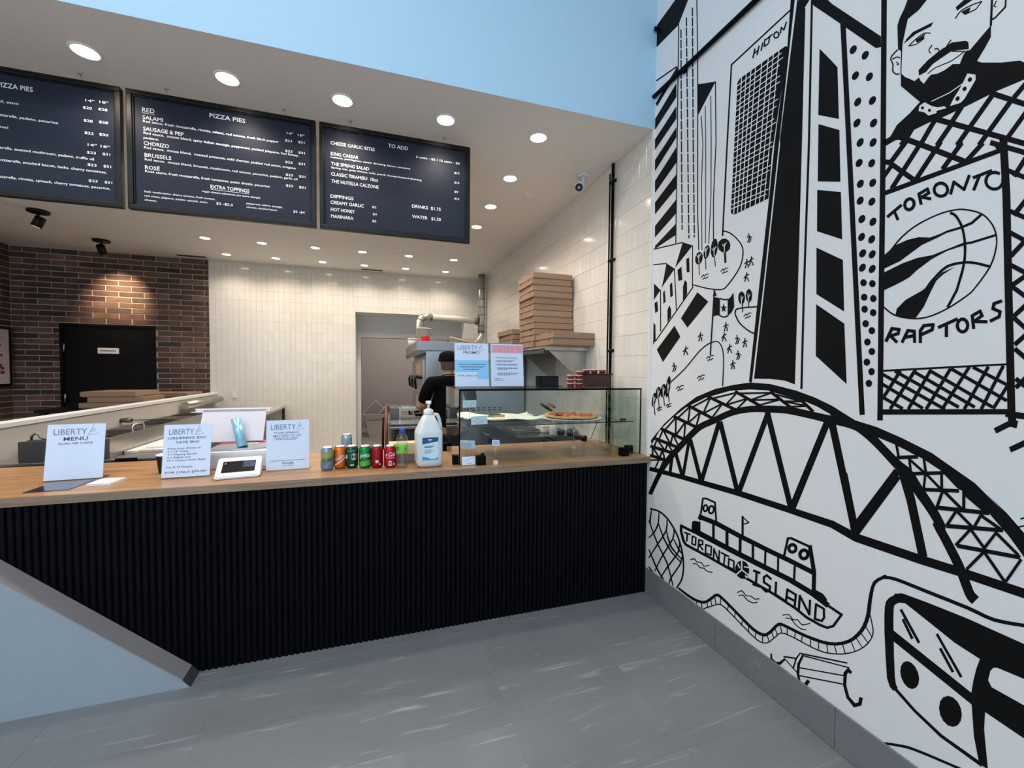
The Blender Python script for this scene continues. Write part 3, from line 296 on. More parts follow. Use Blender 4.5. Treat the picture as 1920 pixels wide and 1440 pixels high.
park_drawing|01:3586,4489,3563,4477,3540,4466,3514,4452,3488,4435,3463,4414,3435,4389,3409,4363,3386,4335,3365,4309,3346,4281,3331,4253,3323,4222,3322,4185,3325,4145,3336,4104,3354,4064,3386,4021,3429,3977,3474,3936,3513,3905,3539,3889,3558,3883,3576,3883,3601,3885,3635,3890,3674,3900,3716,3912,3755,3924,3791,3935,3826,3947,3859,3959,3891,3971,3923,3983,3955,3996,3983,4007,4010,4018,4016,4004,3988,3994,3961,3983,3928,3970,3896,3958,3864,3946,3830,3934,3795,3921,3758,3910,3718,3898,3676,3886,3635,3876,3599,3871,3572,3868,3550,3868,3528,3876,3500,3893,3460,3924,3414,3966,3371,4011,3339,4055,3320,4096,3309,4139,3305,4181,3307,4219,3316,4253,3332,4284,3352,4313,3374,4340,3397,4369,3425,4396,3453,4422,3480,4445,3508,4463,3536,4478,3560,4490,3583,4501;00:3861,4268,3881,4232,3916,4218,3952,4231,3977,4267,3979,4313,3958,4349,3922,4363,3886,4349,3863,4313;00:3760,4311,3780,4272,3809,4255,3836,4266,3851,4302,3848,4348,3827,4387,3798,4404,3771,4392,3756,4357;00:3644,4326,3660,4270,3689,4242,3720,4252,3741,4298,3744,4361,3728,4418,3698,4445,3668,4434,3647,4388;00:3472,4309,3487,4269,3528,4253,3582,4267,3627,4307,3645,4357,3629,4397,3586,4412,3533,4396,3490,4357;01:3924,4230,3912,4101,3898,4099,3910,4227;01:3826,4262,3814,4141,3801,4139,3812,4259;01:3695,4250,3676,4140,3663,4138,3682,4248;01:3559,4272,3549,4148,3521,4142,3531,4266;11:3909,4232,3915,4334,3926,4336,3919,4234;11:3910,4285,3950,4333,3958,4331,3918,4282;11:3916,4294,3880,4334,3889,4339,3925,4299;11:3804,4272,3810,4372,3820,4375,3814,4275;11:3805,4325,3843,4372,3851,4370,3812,4322;11:3811,4333,3777,4372,3785,4378,3820,4339;11:3683,4253,3689,4350,3699,4353,3693,4255;11:3684,4303,3721,4349,3728,4347,3691,4301;11:3690,4312,3657,4350,3665,4356,3698,4317;11:3542,4258,3548,4353,3557,4355,3551,4260;11:3543,4308,3577,4352,3584,4350,3550,4306;11:3549,4316,3518,4353,3526,4358,3557,4321;01:3872,4058,3835,4085,3847,4094,3884,4068;01:3853,4089,3831,4062,3819,4065,3841,4093;01:3826,4060,3795,4081,3763,4072,3763,4082,3802,4093,3837,4069;01:3850,4029,3819,4047,3830,4057,3860,4039;01:3836,4049,3812,4033,3804,4040,3828,4056;01:3812,4033,3766,4046,3775,4057,3820,4043;01:3591,4064,3558,4089,3568,4097,3601,4072;01:3574,4093,3554,4067,3544,4070,3563,4096;01:3550,4065,3522,4085,3494,4076,3493,4086,3528,4096,3560,4074;01:3571,4036,3543,4053,3553,4062,3580,4045;01:3559,4055,3537,4039,3530,4046,3552,4062;01:3537,4039,3497,4052,3504,4062,3545,4049;01:3281,3551,3253,3578,3262,3585,3290,3558;01:3267,3580,3249,3557,3240,3561,3257,3584;01:3245,3556,3221,3578,3197,3573,3196,3582,3226,3588,3254,3564;01:3264,3527,3240,3545,3248,3553,3272,3534;01:3253,3546,3234,3533,3228,3540,3247,3553;01:3234,3533,3199,3549,3205,3558,3241,3542;01:3768,3139,3733,3172,3744,3179,3779,3146;01:3750,3173,3729,3149,3717,3155,3738,3178;01:3723,3149,3694,3175,3663,3172,3662,3182,3700,3186,3734,3156;01:3746,3114,3717,3137,3727,3145,3757,3121;01:3733,3136,3710,3124,3702,3133,3726,3145;01:3710,3124,3666,3146,3674,3155,3718,3133;01:3898,2919,3861,2955,3873,2961,3910,2926;01:3879,2955,3857,2932,3845,2938,3867,2961;01:3852,2932,3820,2960,3788,2958,3787,2969,3827,2971,3863,2939;01:3876,2894,3844,2920,3855,2927,3887,2902;01:3862,2918,3837,2907,3829,2916,3854,2927;01:3838,2907,3791,2931,3799,2940,3846,2916;01:4247,2783,4204,2822,4218,2829,4261,2790;01:4225,2822,4200,2798,4186,2805,4211,2829;01:4193,2798,4158,2829,4121,2828,4120,2840,4165,2841,4207,2805;01:4221,2757,4185,2785,4198,2793,4234,2765;01:4205,2783,4177,2772,4168,2782,4196,2793;01:4177,2772,4124,2799,4134,2808,4187,2781;01:4613,2496,4576,2530,4591,2536,4628,2502;01:4599,2528,4577,2509,4561,2517,4583,2537;01:4569,2509,4540,2535,4509,2536,4508,2548,4548,2547,4584,2516;01:4592,2477,4560,2502,4575,2510,4607,2485;01:4583,2499,4557,2490,4546,2501,4573,2510;01:4557,2490,4511,2515,4522,2524,4568,2499;01:4429,2558,4395,2590,4409,2596,4444,2564;01:4417,2589,4395,2570,4381,2578,4402,2597;01:4389,2570,4361,2594,4332,2595,4331,2607,4369,2606,4403,2577;01:4410,2539,4380,2563,4394,2570,4424,2546;01:4401,2560,4377,2551,4367,2562,4392,2571;01:4377,2551,4334,2575,4344,2584,4388,2560;01:3878,3451,3876,3403,3901,3349,3885,3344,3860,3400,3862,3450;01:3878,3402,3854,3378,3857,3347,3840,3345,3838,3381,3865,3408;01:3901,3392,3865,3413,3827,3405,3825,3417,3870,3426,3912,3402;01:4107,3306,4115,3255,4142,3198,4125,3193,4097,3252,4089,3303;01:4117,3253,4090,3228,4073,3194,4056,3197,4074,3234,4103,3261;01:4140,3230,4099,3267,4058,3273,4063,3285,4111,3278,4154,3239;01:4315,3112,4304,3059,4333,3000,4314,2995,4284,3058,4296,3113;01:4305,3058,4271,3029,4256,3037,4290,3066;01:4273,3043,4301,3003,4283,2998,4256,3038;01:4337,3059,4293,3071,4249,3052,4240,3063,4292,3086,4345,3071;01:3515,3525,3514,3480,3535,3431,3521,3426,3499,3477,3501,3524;01:3515,3479,3494,3457,3496,3428,3482,3426,3480,3459,3504,3485;01:3535,3470,3503,3489,3471,3482,3469,3493,3508,3502,3544,3480;01:3531,3420,3537,3375,3558,3324,3544,3320,3523,3371,3517,3417;01:3538,3373,3517,3350,3504,3319,3490,3322,3504,3355,3527,3379;01:3556,3353,3525,3384,3492,3389,3496,3400,3533,3395,3568,3361;01:3370,3377,3361,3334,3381,3286,3368,3281,3348,3332,3357,3378;01:3363,3333,3339,3307,3329,3313,3352,3339;01:3341,3319,3359,3287,3347,3282,3329,3314;01:3384,3335,3354,3343,3324,3325,3318,3334,3353,3355,3389,3345;01:3270,3340,3269,3298,3287,3250,3275,3246,3256,3295,3257,3340;01:3270,3297,3251,3276,3253,3249,3240,3248,3239,3279,3260,3303;01:3287,3287,3259,3307,3231,3301,3229,3311,3264,3318,3296,3296;01:3454,3292,3460,3248,3481,3198,3468,3193,3446,3244,3441,3290;01:3462,3246,3441,3224,3428,3194,3415,3197,3428,3229,3451,3252;01:3479,3226,3448,3258,3417,3263,3420,3274,3457,3268,3490,3233;01:3352,3219,3344,3176,3363,3127,3351,3123,3330,3174,3339,3220;01:3345,3175,3322,3150,3311,3156,3335,3181;01:3323,3162,3342,3130,3330,3125,3312,3157;01:3366,3176,3337,3185,3307,3169,3301,3178,3336,3197,3372,3186;01:3411,3125,3410,3081,3430,3030,3417,3027,3396,3079,3397,3124;01:3411,3079,3392,3059,3393,3031,3379,3030,3378,3063,3401,3086;01:3430,3068,3400,3090,3369,3086,3368,3097,3405,3102,3439,3077;01:3266,3989,3271,3948,3290,3903,3278,3897,3259,3943,3253,3985;01:3273,3947,3253,3923,3242,3892,3230,3893,3242,3925,3263,3951;01:3288,3930,3260,3955,3231,3956,3235,3966,3268,3966,3299,3939;01:3256,4366,3248,4322,3266,4281,3254,4274,3235,4318,3244,4364;01:3249,4322,3227,4292,3217,4296,3240,4325;01:3228,4304,3247,4278,3235,4270,3217,4296;01:3269,4329,3241,4330,3213,4306,3207,4313,3240,4341,3274,4340;01:3270,4122,3270,4079,3288,4036,3276,4030,3257,4075,3257,4118;01:3271,4079,3252,4055,3252,4028,3240,4025,3240,4056,3261,4083;01:3288,4071,3260,4086,3231,4077,3230,4087,3265,4099,3297,4081;01:3216,4133,3221,4092,3239,4049,3227,4043,3209,4087,3204,4129;01:3222,4091,3203,4067,3193,4037,3181,4037,3193,4069,3213,4095;01:3237,4076,3210,4099,3182,4098,3185,4109,3218,4110,3248,4085;01:3686,3888,3722,3185,3702,3183,3666,3884;00:3672,3889,3639,3819,3696,3828;00:3678,3806,3646,3806,3594,3784,3591,3601,3633,3611,3682,3604;00:3491,3757,3457,3772,3417,3816,3403,3669,3433,3617,3486,3583;01:3603,3780,3543,3756,3482,3749,3483,3763,3541,3770,3598,3792;01:3600,3597,3536,3571,3475,3579,3481,3593,3536,3586,3594,3609;00:3543,3723,3529,3687,3500,3683,3523,3666,3511,3631,3541,3651,3568,3638,3558,3670,3583,3695,3556,3691;00:3274,3738,3280,3701,3300,3680,3326,3684,3347,3711,3357,3752,3350,3789,3330,3810,3304,3805,3283,3778;00:3190,3746,3196,3708,3214,3687,3237,3690,3256,3718,3265,3758,3259,3797,3241,3818,3218,3814,3198,3786;01:3311,3690,3304,3600,3292,3599,3299,3688;01:3236,3698,3234,3637,3223,3636,3225,3696;11:3304,3681,3314,3767,3322,3768,3312,3682;11:3307,3720,3289,3751,3296,3755,3314,3724;11:3224,3691,3234,3775,3241,3776,3231,3692;11:3227,3729,3209,3760,3216,3763,3233,3733;01:3128,3637,3174,3641,3235,3646,3299,3650,3348,3651,3375,3647,3389,3639,3394,3629,3397,3620,3400,3610,3399,3599,3395,3588,3389,3574,3380,3556,3368,3535,3353,3512,3335,3490,3312,3468,3286,3447,3259,3426,3235,3410,3213,3396,3191,3385,3173,3377,3156,3369,3150,3381,3167,3389,3185,3397,3205,3407,3226,3420,3250,3436,3276,3456,3301,3477,3323,3497,3339,3518,3353,3539,3364,3559,3373,3577,3379,3590,3382,3599,3383,3606,3380,3614,3377,3622,3374,3629,3366,3634,3344,3638,3297,3637,3233,3633,3172,3628,3126,3624;01:4369,2851,4315,2887,4246,2931,4170,2982,4101,3032,4038,3085,3975,3141,3916,3194,3865,3235,3822,3264,3785,3285,3752,3299,3720,3310,3689,3319,3660,3324,3634,3325,3613,3320,3595,3309,3578,3293,3565,3271,3553,3246,3544,3219,3538,3189,3534,3153,3531,3109,3531,3048,3533,2973,3535,2903,3537,2850,3523,2850,3521,2902,3518,2973,3517,3048,3517,3109,3520,3154,3524,3190,3530,3221,3539,3249,3551,3275,3566,3298,3585,3317,3607,3330,3634,3336,3663,3336,3694,3331,3727,3321,3760,3310,3795,3295,3833,3274,3877,3244,3929,3202,3989,3149,4051,3093,4115,3041,4184,2991,4259,2941,4328,2896,4383,2861;00:4641,2626,4659,2570,4687,2536,4712,2536,4727,2571,4724,2628,4705,2684,4678,2718,4652,2718,4638,2682;01:4690,2577,4659,2426,4641,2429,4672,2579;11:4669,2546,4677,2684,4691,2683,4682,2545;11:4672,2597,4646,2658,4659,2659,4685,2599;00:4546,2720,4564,2672,4595,2642,4627,2643,4646,2674,4647,2724,4628,2773,4597,2802,4566,2800,4546,2769;01:4604,2673,4573,2524,4556,2526,4586,2675;11:4583,2642,4591,2777,4604,2777,4596,2641;11:4586,2692,4561,2751,4573,2753,4599,2694;00:4439,2753,4458,2701,4491,2670,4525,2671,4547,2704,4548,2758,4527,2810,4494,2842,4460,2840,4439,2806;01:4500,2707,4471,2561,4454,2563,4484,2709;11:4480,2677,4488,2810,4501,2809,4492,2676;11:4483,2727,4459,2784,4471,2786,4495,2728;00:4362,2808,4384,2728,4414,2678,4440,2679,4452,2730,4445,2813,4422,2894,4393,2942,4367,2940,4356,2889;01:4411,2763,4382,2619,4366,2621,4395,2765;11:4391,2733,4399,2864,4411,2863,4403,2732;11:4394,2782,4371,2838,4382,2840,4406,2784
house_row_drawing|01:4748,4607,4188,4538,4193,4553,4754,4624;00:4192,4549,4024,4463,4322,4272;01:4036,4470,4021,3986,4004,3983,4019,4465;01:4340,4275,4340,4256,4287,3742,4269,3740,4321,4252,4322,4270;01:4744,4404,4480,4358,4483,4373,4747,4420;00:4484,4369,4325,4264,4573,4074,4578,4054,4536,4173;00:4729,4166,4592,4050,4726,3943;01:4602,4056,4582,3517,4561,3515,4582,4053;01:4009,3988,4689,3399,4669,3389,3993,3977;00:4722,3593,4668,3411,4721,3349;00:4126,4333,4078,4338,4064,4167,4114,4172;00:4276,4237,4206,4263,4184,4098,4254,4100;00:4167,3825,4172,4017,4141,4093,4105,4051,4098,3918;00:4412,4086,4368,4109,4348,3939,4398,3922;00:4541,4009,4506,4035,4482,3886,4527,3864;00:4441,3616,4446,3780,4410,3831,4376,3770,4374,3681;00:4710,3901,4649,3918,4630,3785,4692,3767;00:4715,3355,4724,3646,4681,3615,4671,3431;00:3931,3909,3760,3775,4081,3519,4196,3644;00:4309,3565,4198,3422,4514,3120,4644,3286
bridge_drawing|00:4729,2083,4470,2331,4179,2549,3917,2711,3636,2816,3396,2868,3191,2900,2971,2893,2715,2844,2547,2794,2408,2737,2234,2640,2085,2607,1930,2551,1762,2478,1659,2408,1549,2334,1428,2206,1490,2277,1408,2195,1330,2096,1325,1955,1353,2000,1399,2069,1429,2105,1495,2185,1587,2261,1630,2281,1717,2375,1808,2429,1852,2447,1964,2496,2083,2534,2163,2559,2261,2584,2368,2590,2421,2668,2528,2720,2631,2754,2846,2797,2990,2831,3189,2831,3433,2806,3778,2709,4077,2576,4320,2418,4547,2243,4717,2018;01:4690,1349,4625,1457,4555,1575,4487,1681,4428,1761,4370,1830,4316,1890,4272,1937,4230,1977,4178,2026,4108,2093,4031,2165,3962,2228,3909,2276,3865,2314,3817,2348,3759,2380,3693,2410,3620,2443,3541,2483,3462,2522,3387,2553,3316,2576,3247,2593,3179,2607,3113,2615,3050,2621,2984,2625,2918,2629,2853,2632,2788,2632,2721,2627,2653,2620,2591,2613,2539,2607,2492,2600,2441,2593,2378,2587,2314,2580,2264,2571,2232,2562,2209,2550,2182,2532,2150,2508,2115,2478,2080,2446,2045,2411,2010,2375,1978,2342,1950,2317,1928,2298,1910,2279,1894,2257,1879,2231,1858,2199,1829,2159,1797,2117,1770,2078,1749,2044,1731,2014,1713,1977,1673,2018,1691,2056,1708,2089,1729,2126,1755,2167,1785,2212,1811,2252,1829,2282,1845,2310,1865,2337,1890,2359,1915,2376,1941,2396,1972,2426,2007,2461,2043,2496,2076,2531,2110,2564,2143,2594,2174,2615,2204,2631,2245,2644,2302,2651,2368,2655,2430,2658,2480,2664,2526,2670,2578,2676,2640,2684,2710,2693,2780,2698,2849,2698,2917,2695,2985,2690,3051,2685,3118,2679,3187,2669,3260,2655,3335,2638,3414,2614,3497,2580,3581,2540,3659,2502,3732,2470,3803,2439,3872,2402,3932,2361,3983,2318,4039,2269,4109,2204,4187,2129,4257,2061,4310,2012,4356,1969,4405,1917,4459,1851,4515,1776,4573,1691,4641,1580,4711,1458,4768,1349;01:1697,2050,1728,2020,1707,1973,1676,2004;01:1677,2029,1711,2055,1740,1999,1705,1974;01:1714,2054,1742,2018,1715,1978,1687,2014;01:1744,2010,1725,1970,1706,1937,1687,1900,1667,1860,1645,1816,1625,1772,1606,1723,1588,1671,1573,1631,1562,1609,1554,1600,1538,1586,1508,1647,1523,1658,1527,1662,1535,1676,1548,1713,1566,1764,1585,1815,1606,1860,1628,1903,1648,1943,1668,1980,1685,2012,1703,2051;01:4760,1663,4129,1705,3309,1743,2746,1752,2388,1752,2209,1710,1798,1717,1595,1729,1311,1735,1302,1792,1584,1789,1785,1782,2187,1779,2366,1815,2729,1812,3290,1806,4109,1766,4738,1723;01:4332,1938,4368,1713,4309,1722,4273,1945;01:4270,1993,4133,1718,4076,1744,4210,2016;01:4035,2212,4132,1728,4078,1735,3983,2214;01:4023,2196,3830,1728,3771,1755,3960,2218;01:3593,2475,3846,1735,3780,1738,3533,2468;01:3586,2463,3325,1744,3268,1773,3523,2483;01:3005,2634,3332,1757,3270,1756,2952,2622;01:3019,2619,2747,1765,2696,1793,2962,2637;01:2461,2619,2762,1766,2701,1762,2410,2604;01:2436,2608,2232,1780,2182,1810,2380,2627;01:1967,2328,2244,1802,2200,1783,1929,2304;01:2332,2201,2225,1743,2173,1775,2276,2226;01:1966,2293,2236,1766,2191,1747,1928,2269;01:1941,2294,1889,2119,1809,1755,1763,1788,1841,2149,1891,2323;01:4756,1853,4424,1853,4407,1896,4736,1898;01:4749,1976,4267,1971,4252,2012,4730,2021;01:4658,2096,4165,2054,4146,2094,4635,2140;01:4541,2244,4093,2172,4071,2210,4515,2285;01:4296,2427,3901,2345,3880,2381,4272,2466;01:4056,2585,3665,2476,3644,2509,4032,2621;01:3744,2711,3346,2595,3330,2626,3725,2744;01:3378,2790,3080,2667,3063,2695,3359,2819;01:2977,2812,2767,2680,2749,2703,2958,2836;01:2675,2751,2566,2664,2548,2685,2656,2773;01:4668,1871,4674,2010,4712,2003,4706,1863;01:4716,1995,4550,1860,4520,1879,4684,2013;01:4528,1866,4468,2003,4502,2004,4563,1867;01:4510,1996,4450,1861,4416,1874,4475,2008;01:4647,1988,4579,2121,4614,2124,4682,1990;01:4623,2110,4444,1980,4416,1998,4593,2129;01:4425,1985,4370,2102,4403,2105,4458,1987;01:4411,2093,4287,1978,4259,1995,4382,2109;01:4554,2101,4464,2264,4497,2268,4588,2104;01:4507,2257,4346,2077,4316,2092,4475,2272;01:4322,2082,4277,2234,4309,2235,4356,2082;01:4316,2226,4183,2062,4154,2077,4286,2240;01:4450,2240,4227,2439,4251,2451,4476,2251;01:4263,2445,4263,2208,4231,2213,4230,2448;01:4240,2206,4061,2405,4086,2415,4267,2216;01:4094,2410,4115,2185,4084,2188,4064,2412;01:4217,2420,3990,2591,4011,2605,4239,2434;01:4022,2600,4053,2386,4023,2387,3992,2600;01:4035,2382,3825,2544,3844,2558,4055,2395;01:3853,2554,3923,2360,3895,2358,3826,2551;01:3983,2572,3685,2713,3698,2730,3998,2590;01:3708,2728,3815,2530,3790,2524,3684,2721;01:3801,2521,3514,2662,3526,2678,3814,2538;01:3533,2677,3685,2495,3663,2486,3513,2668;01:3677,2698,3331,2787,3337,2804,3684,2717;01:3345,2804,3499,2654,3480,2643,3328,2793;01:3488,2642,3205,2735,3211,2751,3496,2660;01:3218,2751,3364,2615,3348,2603,3202,2740;01:3329,2775,2941,2804,2942,2821,3330,2794;01:2945,2822,3193,2733,3186,2716,2939,2806;01:3189,2717,2853,2748,2854,2765,3190,2735;01:2857,2766,3092,2691,3086,2675,2851,2750;01:2943,2796,2649,2744,2646,2759,2938,2812;01:2648,2760,2843,2749,2843,2733,2647,2745;01:2845,2734,2606,2710,2604,2725,2842,2750;01:2606,2726,2773,2704,2771,2688,2604,2711;01:4733,1802,4445,1863,4445,1883,4734,1824;01:4466,1880,4550,1731,4521,1729,4437,1877;01:4565,1859,4653,1707,4623,1706,4536,1857;01:1956,2395,1833,2426,1835,2451,1957,2421;01:1872,2301,1695,2351,1696,2374,1873,2326;01:1798,2213,1619,2254,1619,2278,1798,2238;01:1733,2111,1480,2158,1479,2184,1731,2140;01:1674,2010,1419,2077,1418,2102,1673,2038;01:1618,1904,1348,1948,1345,1973,1615,1932;01:1970,2507,1951,2409,1936,2415,1954,2513;01:1890,2417,1877,2314,1863,2319,1876,2422;01:1811,2440,1795,2333,1781,2339,1797,2445;01:1882,2400,1798,2329,1789,2345,1873,2416;01:1798,2337,1804,2228,1790,2230,1784,2338;01:1792,2326,1712,2245,1703,2260,1782,2341;01:1715,2362,1710,2250,1696,2254,1701,2366;01:1704,2255,1734,2120,1718,2118,1689,2252;01:1700,2237,1604,2144,1594,2161,1689,2255;01:1605,2282,1600,2137,1585,2142,1590,2287;01:1598,2246,1500,2165,1491,2183,1589,2264;01:1632,2146,1678,2031,1665,2024,1619,2139;01:1632,2129,1552,2049,1543,2066,1622,2146;01:1516,2167,1551,2060,1538,2055,1503,2162;01:1522,2138,1431,2081,1423,2100,1514,2157;01:1562,2053,1630,1922,1619,1912,1551,2044;01:1564,2038,1497,1942,1486,1957,1553,2053;01:1449,2076,1501,1955,1489,1948,1439,2069;01:1450,2054,1357,1962,1349,1978,1441,2071;01:1500,1936,1574,1794,1563,1785,1489,1926;01:1497,1919,1407,1784,1397,1800,1486,1935;01:1347,1956,1405,1796,1394,1790,1337,1950
ferry_drawing|01:4140,1127,3975,1128,3771,1135,3754,1168,3957,1163,4119,1163;01:3851,1130,3396,1128,2992,1131,2729,1136,2532,1120,2395,1088,2371,1136,2507,1170,2706,1189,2968,1188,3367,1190,3814,1199;01:3850,1324,3590,1338,3274,1319,2932,1310,2732,1309,2517,1301,2500,1346,2714,1356,2911,1359,3249,1372,3563,1395,3824,1384;01:3630,1336,3625,1162,3587,1177,3593,1349;01:3447,1334,3441,1137,3399,1154,3406,1349;01:3275,1326,3274,1156,3238,1171,3239,1339;01:3122,1319,3117,1154,3087,1168,3092,1331;01:2980,1323,2981,1159,2958,1169,2957,1331;01:2847,1322,2845,1147,2824,1156,2826,1331;01:2688,1303,2691,1148,2669,1158,2666,1312;01:2569,1531,2524,1317,2523,1135,2488,1153,2489,1336,2534,1552;00:3941,1149,3936,1254,3905,1279,3803,1303,3798,1145;01:4138,1148,4136,1062,4091,965,4042,930,3659,939,3257,941,2917,943,2661,924,2564,902,2450,904,2386,917,2334,964,2270,1103,2286,1106,2347,976,2386,940,2441,929,2552,929,2648,951,2903,971,3242,972,3641,973,4011,967,4049,994,4090,1083,4092,1164;01:2271,1107,2409,1128,2420,1104,2281,1083;00:2500,1190,2429,1188,2397,1163,2389,1114,2502,1116;01:3798,1319,3758,1588,3786,1583,3827,1312;01:3783,1564,3728,1580,3610,1575,3582,1351,3556,1362,3585,1597,3723,1603,3784,1585;01:3718,1483,3722,1470,3730,1460,3736,1455,3739,1455,3744,1457,3748,1465,3748,1478,3743,1491,3736,1501,3729,1506,3726,1506,3721,1504,3717,1496,3718,1483,3689,1488,3689,1507,3696,1523,3712,1530,3735,1527,3755,1512,3769,1493,3776,1472,3777,1453,3769,1438,3753,1430,3730,1434,3710,1449,3697,1468,3689,1488;01:3625,1495,3631,1479,3640,1467,3649,1461,3655,1460,3662,1463,3667,1473,3667,1488,3661,1504,3652,1516,3644,1522,3637,1523,3630,1520,3625,1510,3625,1495,3597,1501,3597,1522,3606,1540,3624,1548,3649,1544,3672,1528,3688,1506,3697,1482,3697,1460,3688,1442,3669,1434,3644,1439,3621,1455,3605,1477,3597,1501;01:3714,1474,3673,1478,3667,1497,3708,1493;01:2771,1338,2735,1533,2758,1529,2794,1333;01:2755,1508,2720,1525,2544,1517,2536,1540,2716,1549,2757,1529;01:2685,1456,2688,1446,2695,1438,2702,1433,2710,1431,2716,1433,2721,1439,2721,1447,2718,1457,2712,1465,2704,1470,2697,1472,2690,1470,2686,1464,2685,1456,2656,1463,2657,1483,2668,1498,2685,1504,2707,1499,2728,1484,2744,1463,2752,1440,2750,1419,2739,1404,2721,1399,2699,1405,2679,1420,2663,1440,2656,1463;01:2579,1448,2583,1436,2590,1427,2598,1420,2606,1418,2613,1421,2617,1427,2618,1438,2614,1449,2607,1459,2599,1465,2591,1467,2584,1465,2580,1458,2579,1448,2549,1455,2551,1478,2561,1494,2580,1500,2602,1495,2624,1478,2641,1455,2649,1430,2647,1407,2636,1391,2617,1385,2594,1391,2573,1407,2557,1430,2549,1455;01:3249,1557,3242,1345,3215,1355,3222,1566;01:3240,1545,3160,1512,3151,1524,3230,1557;01:3157,1527,3230,1484,3226,1474,3153,1517;01:4065,1074,3956,1088,3948,1109,4056,1096;01:4019,1094,4029,987,4001,996,3991,1103;01:3937,1079,3863,1085,3854,1106,3927,1101;01:3880,1097,3886,994,3860,1003,3854,1106;01:3859,1017,3932,1010,3942,988,3869,995;01:3916,998,3909,1102,3936,1093,3942,989;01:3820,969,3806,1101,3832,1093,3845,961;01:3832,1078,3758,1090,3751,1110,3825,1099;01:3776,1100,3774,1044,3749,1055,3751,1110;01:3753,1069,3827,1042,3827,1023,3753,1050;01:3834,1029,3763,987,3743,1007,3813,1048;01:3725,1064,3628,1077,3621,1097,3717,1085;01:3644,1088,3648,979,3625,988,3620,1097;01:3624,1001,3721,991,3729,970,3633,980;01:3705,979,3700,1087,3724,1078,3730,970;01:3588,963,3584,1090,3607,1081,3611,954;01:3610,1076,3530,958,3509,974,3589,1091;01:3512,969,3508,1100,3531,1091,3534,959;01:3504,1069,3392,1071,3383,1091,3494,1089;01:3455,1080,3466,964,3444,972,3433,1088;01:3403,1048,3325,1051,3316,1070,3393,1068;01:3338,1062,3335,964,3314,974,3317,1071;01:3314,985,3398,979,3406,959,3322,966;01:3385,968,3380,1069,3402,1060,3406,959;00:3142,1067,3142,1032,3153,995,3175,961,3205,936,3238,923,3269,925,3293,942,3307,971,3308,1008,3295,1046,3272,1080,3241,1105,3208,1116,3178,1113,3155,1095;11:3235,1111,3232,1011,3216,1018,3220,1118;11:3226,1027,3313,918,3302,913,3215,1022;11:3233,1013,3143,994,3134,1008,3224,1027;11:3199,1056,3136,1073,3133,1087,3196,1070;11:3280,1052,3256,1018,3242,1030,3266,1063;11:3187,977,3169,957,3156,969,3173,989;01:3101,1059,3020,1069,3011,1095,3092,1085;01:3069,1079,3074,926,3048,938,3043,1089;01:3104,923,3021,938,3013,963,3096,949;01:2889,1091,2944,1110,2960,1086,2905,1067;01:2946,1110,2989,1062,2987,1003,2922,996,2926,950,2902,960,2897,1019,2963,1027,2964,1062,2932,1098;01:2907,978,2947,952,2991,968,3008,943,2955,924,2903,958;01:2861,1076,2865,949,2771,940,2759,965,2841,973,2838,1087;01:2738,944,2726,1077,2748,1069,2761,934;01:2750,1054,2657,1048,2647,1071,2739,1078;01:2668,1063,2678,932,2657,941,2647,1072;01:2755,985,2663,989,2654,1013,2745,1009;01:2617,944,2612,1082,2632,1073,2638,934;01:2635,1065,2540,941,2523,960,2617,1084;01:2525,953,2523,1087,2542,1078,2545,942;01:2478,941,2472,1083,2491,1074,2498,931;01:2492,1061,2426,1057,2423,994,2442,953,2426,951,2404,999,2408,1078,2483,1083;01:2422,972,2492,952,2497,930,2426,951
wave_drawing|01:3950,795,3915,818,3887,832,3869,824,3847,812,3812,828,3785,839,3765,827,3738,815,3692,839,3651,867,3656,877,3695,849,3731,830,3753,840,3777,855,3812,840,3839,828,3856,837,3879,849,3919,829,3955,804;01:3911,766,3875,781,3843,791,3823,782,3799,770,3765,782,3737,793,3718,787,3693,780,3649,791,3609,804,3607,817,3646,804,3685,794,3707,800,3730,808,3763,795,3790,786,3810,795,3834,806,3874,794,3911,778;01:3274,752,3247,781,3214,806,3218,815,3253,788,3281,758;01:3228,803,3201,790,3175,775,3143,788,3116,801,3093,798,3069,795,3041,811,3016,830,3019,838,3043,821,3066,808,3086,810,3112,813,3142,799,3168,788,3191,802,3218,815;01:3257,730,3232,750,3209,761,3189,754,3162,742,3126,741,3090,748,3060,765,3037,785,3041,793,3063,774,3088,759,3121,754,3154,754,3179,766,3204,775,3235,759,3261,739;01:2776,805,2747,827,2719,842,2701,832,2681,819,2656,833,2636,844,2620,831,2598,821,2558,850,2522,883,2525,890,2560,858,2595,833,2613,841,2631,856,2656,842,2676,831,2693,843,2715,854,2748,836,2778,813;01:2748,794,2723,808,2700,816,2682,807,2663,794,2635,785,2606,782,2579,792,2556,805,2556,814,2578,802,2602,793,2629,796,2656,804,2675,817,2695,827,2722,818,2748,804;01:1352,2174,1328,2196,1330,2204,1355,2182;01:1359,2127,1327,2147,1328,2156,1361,2135
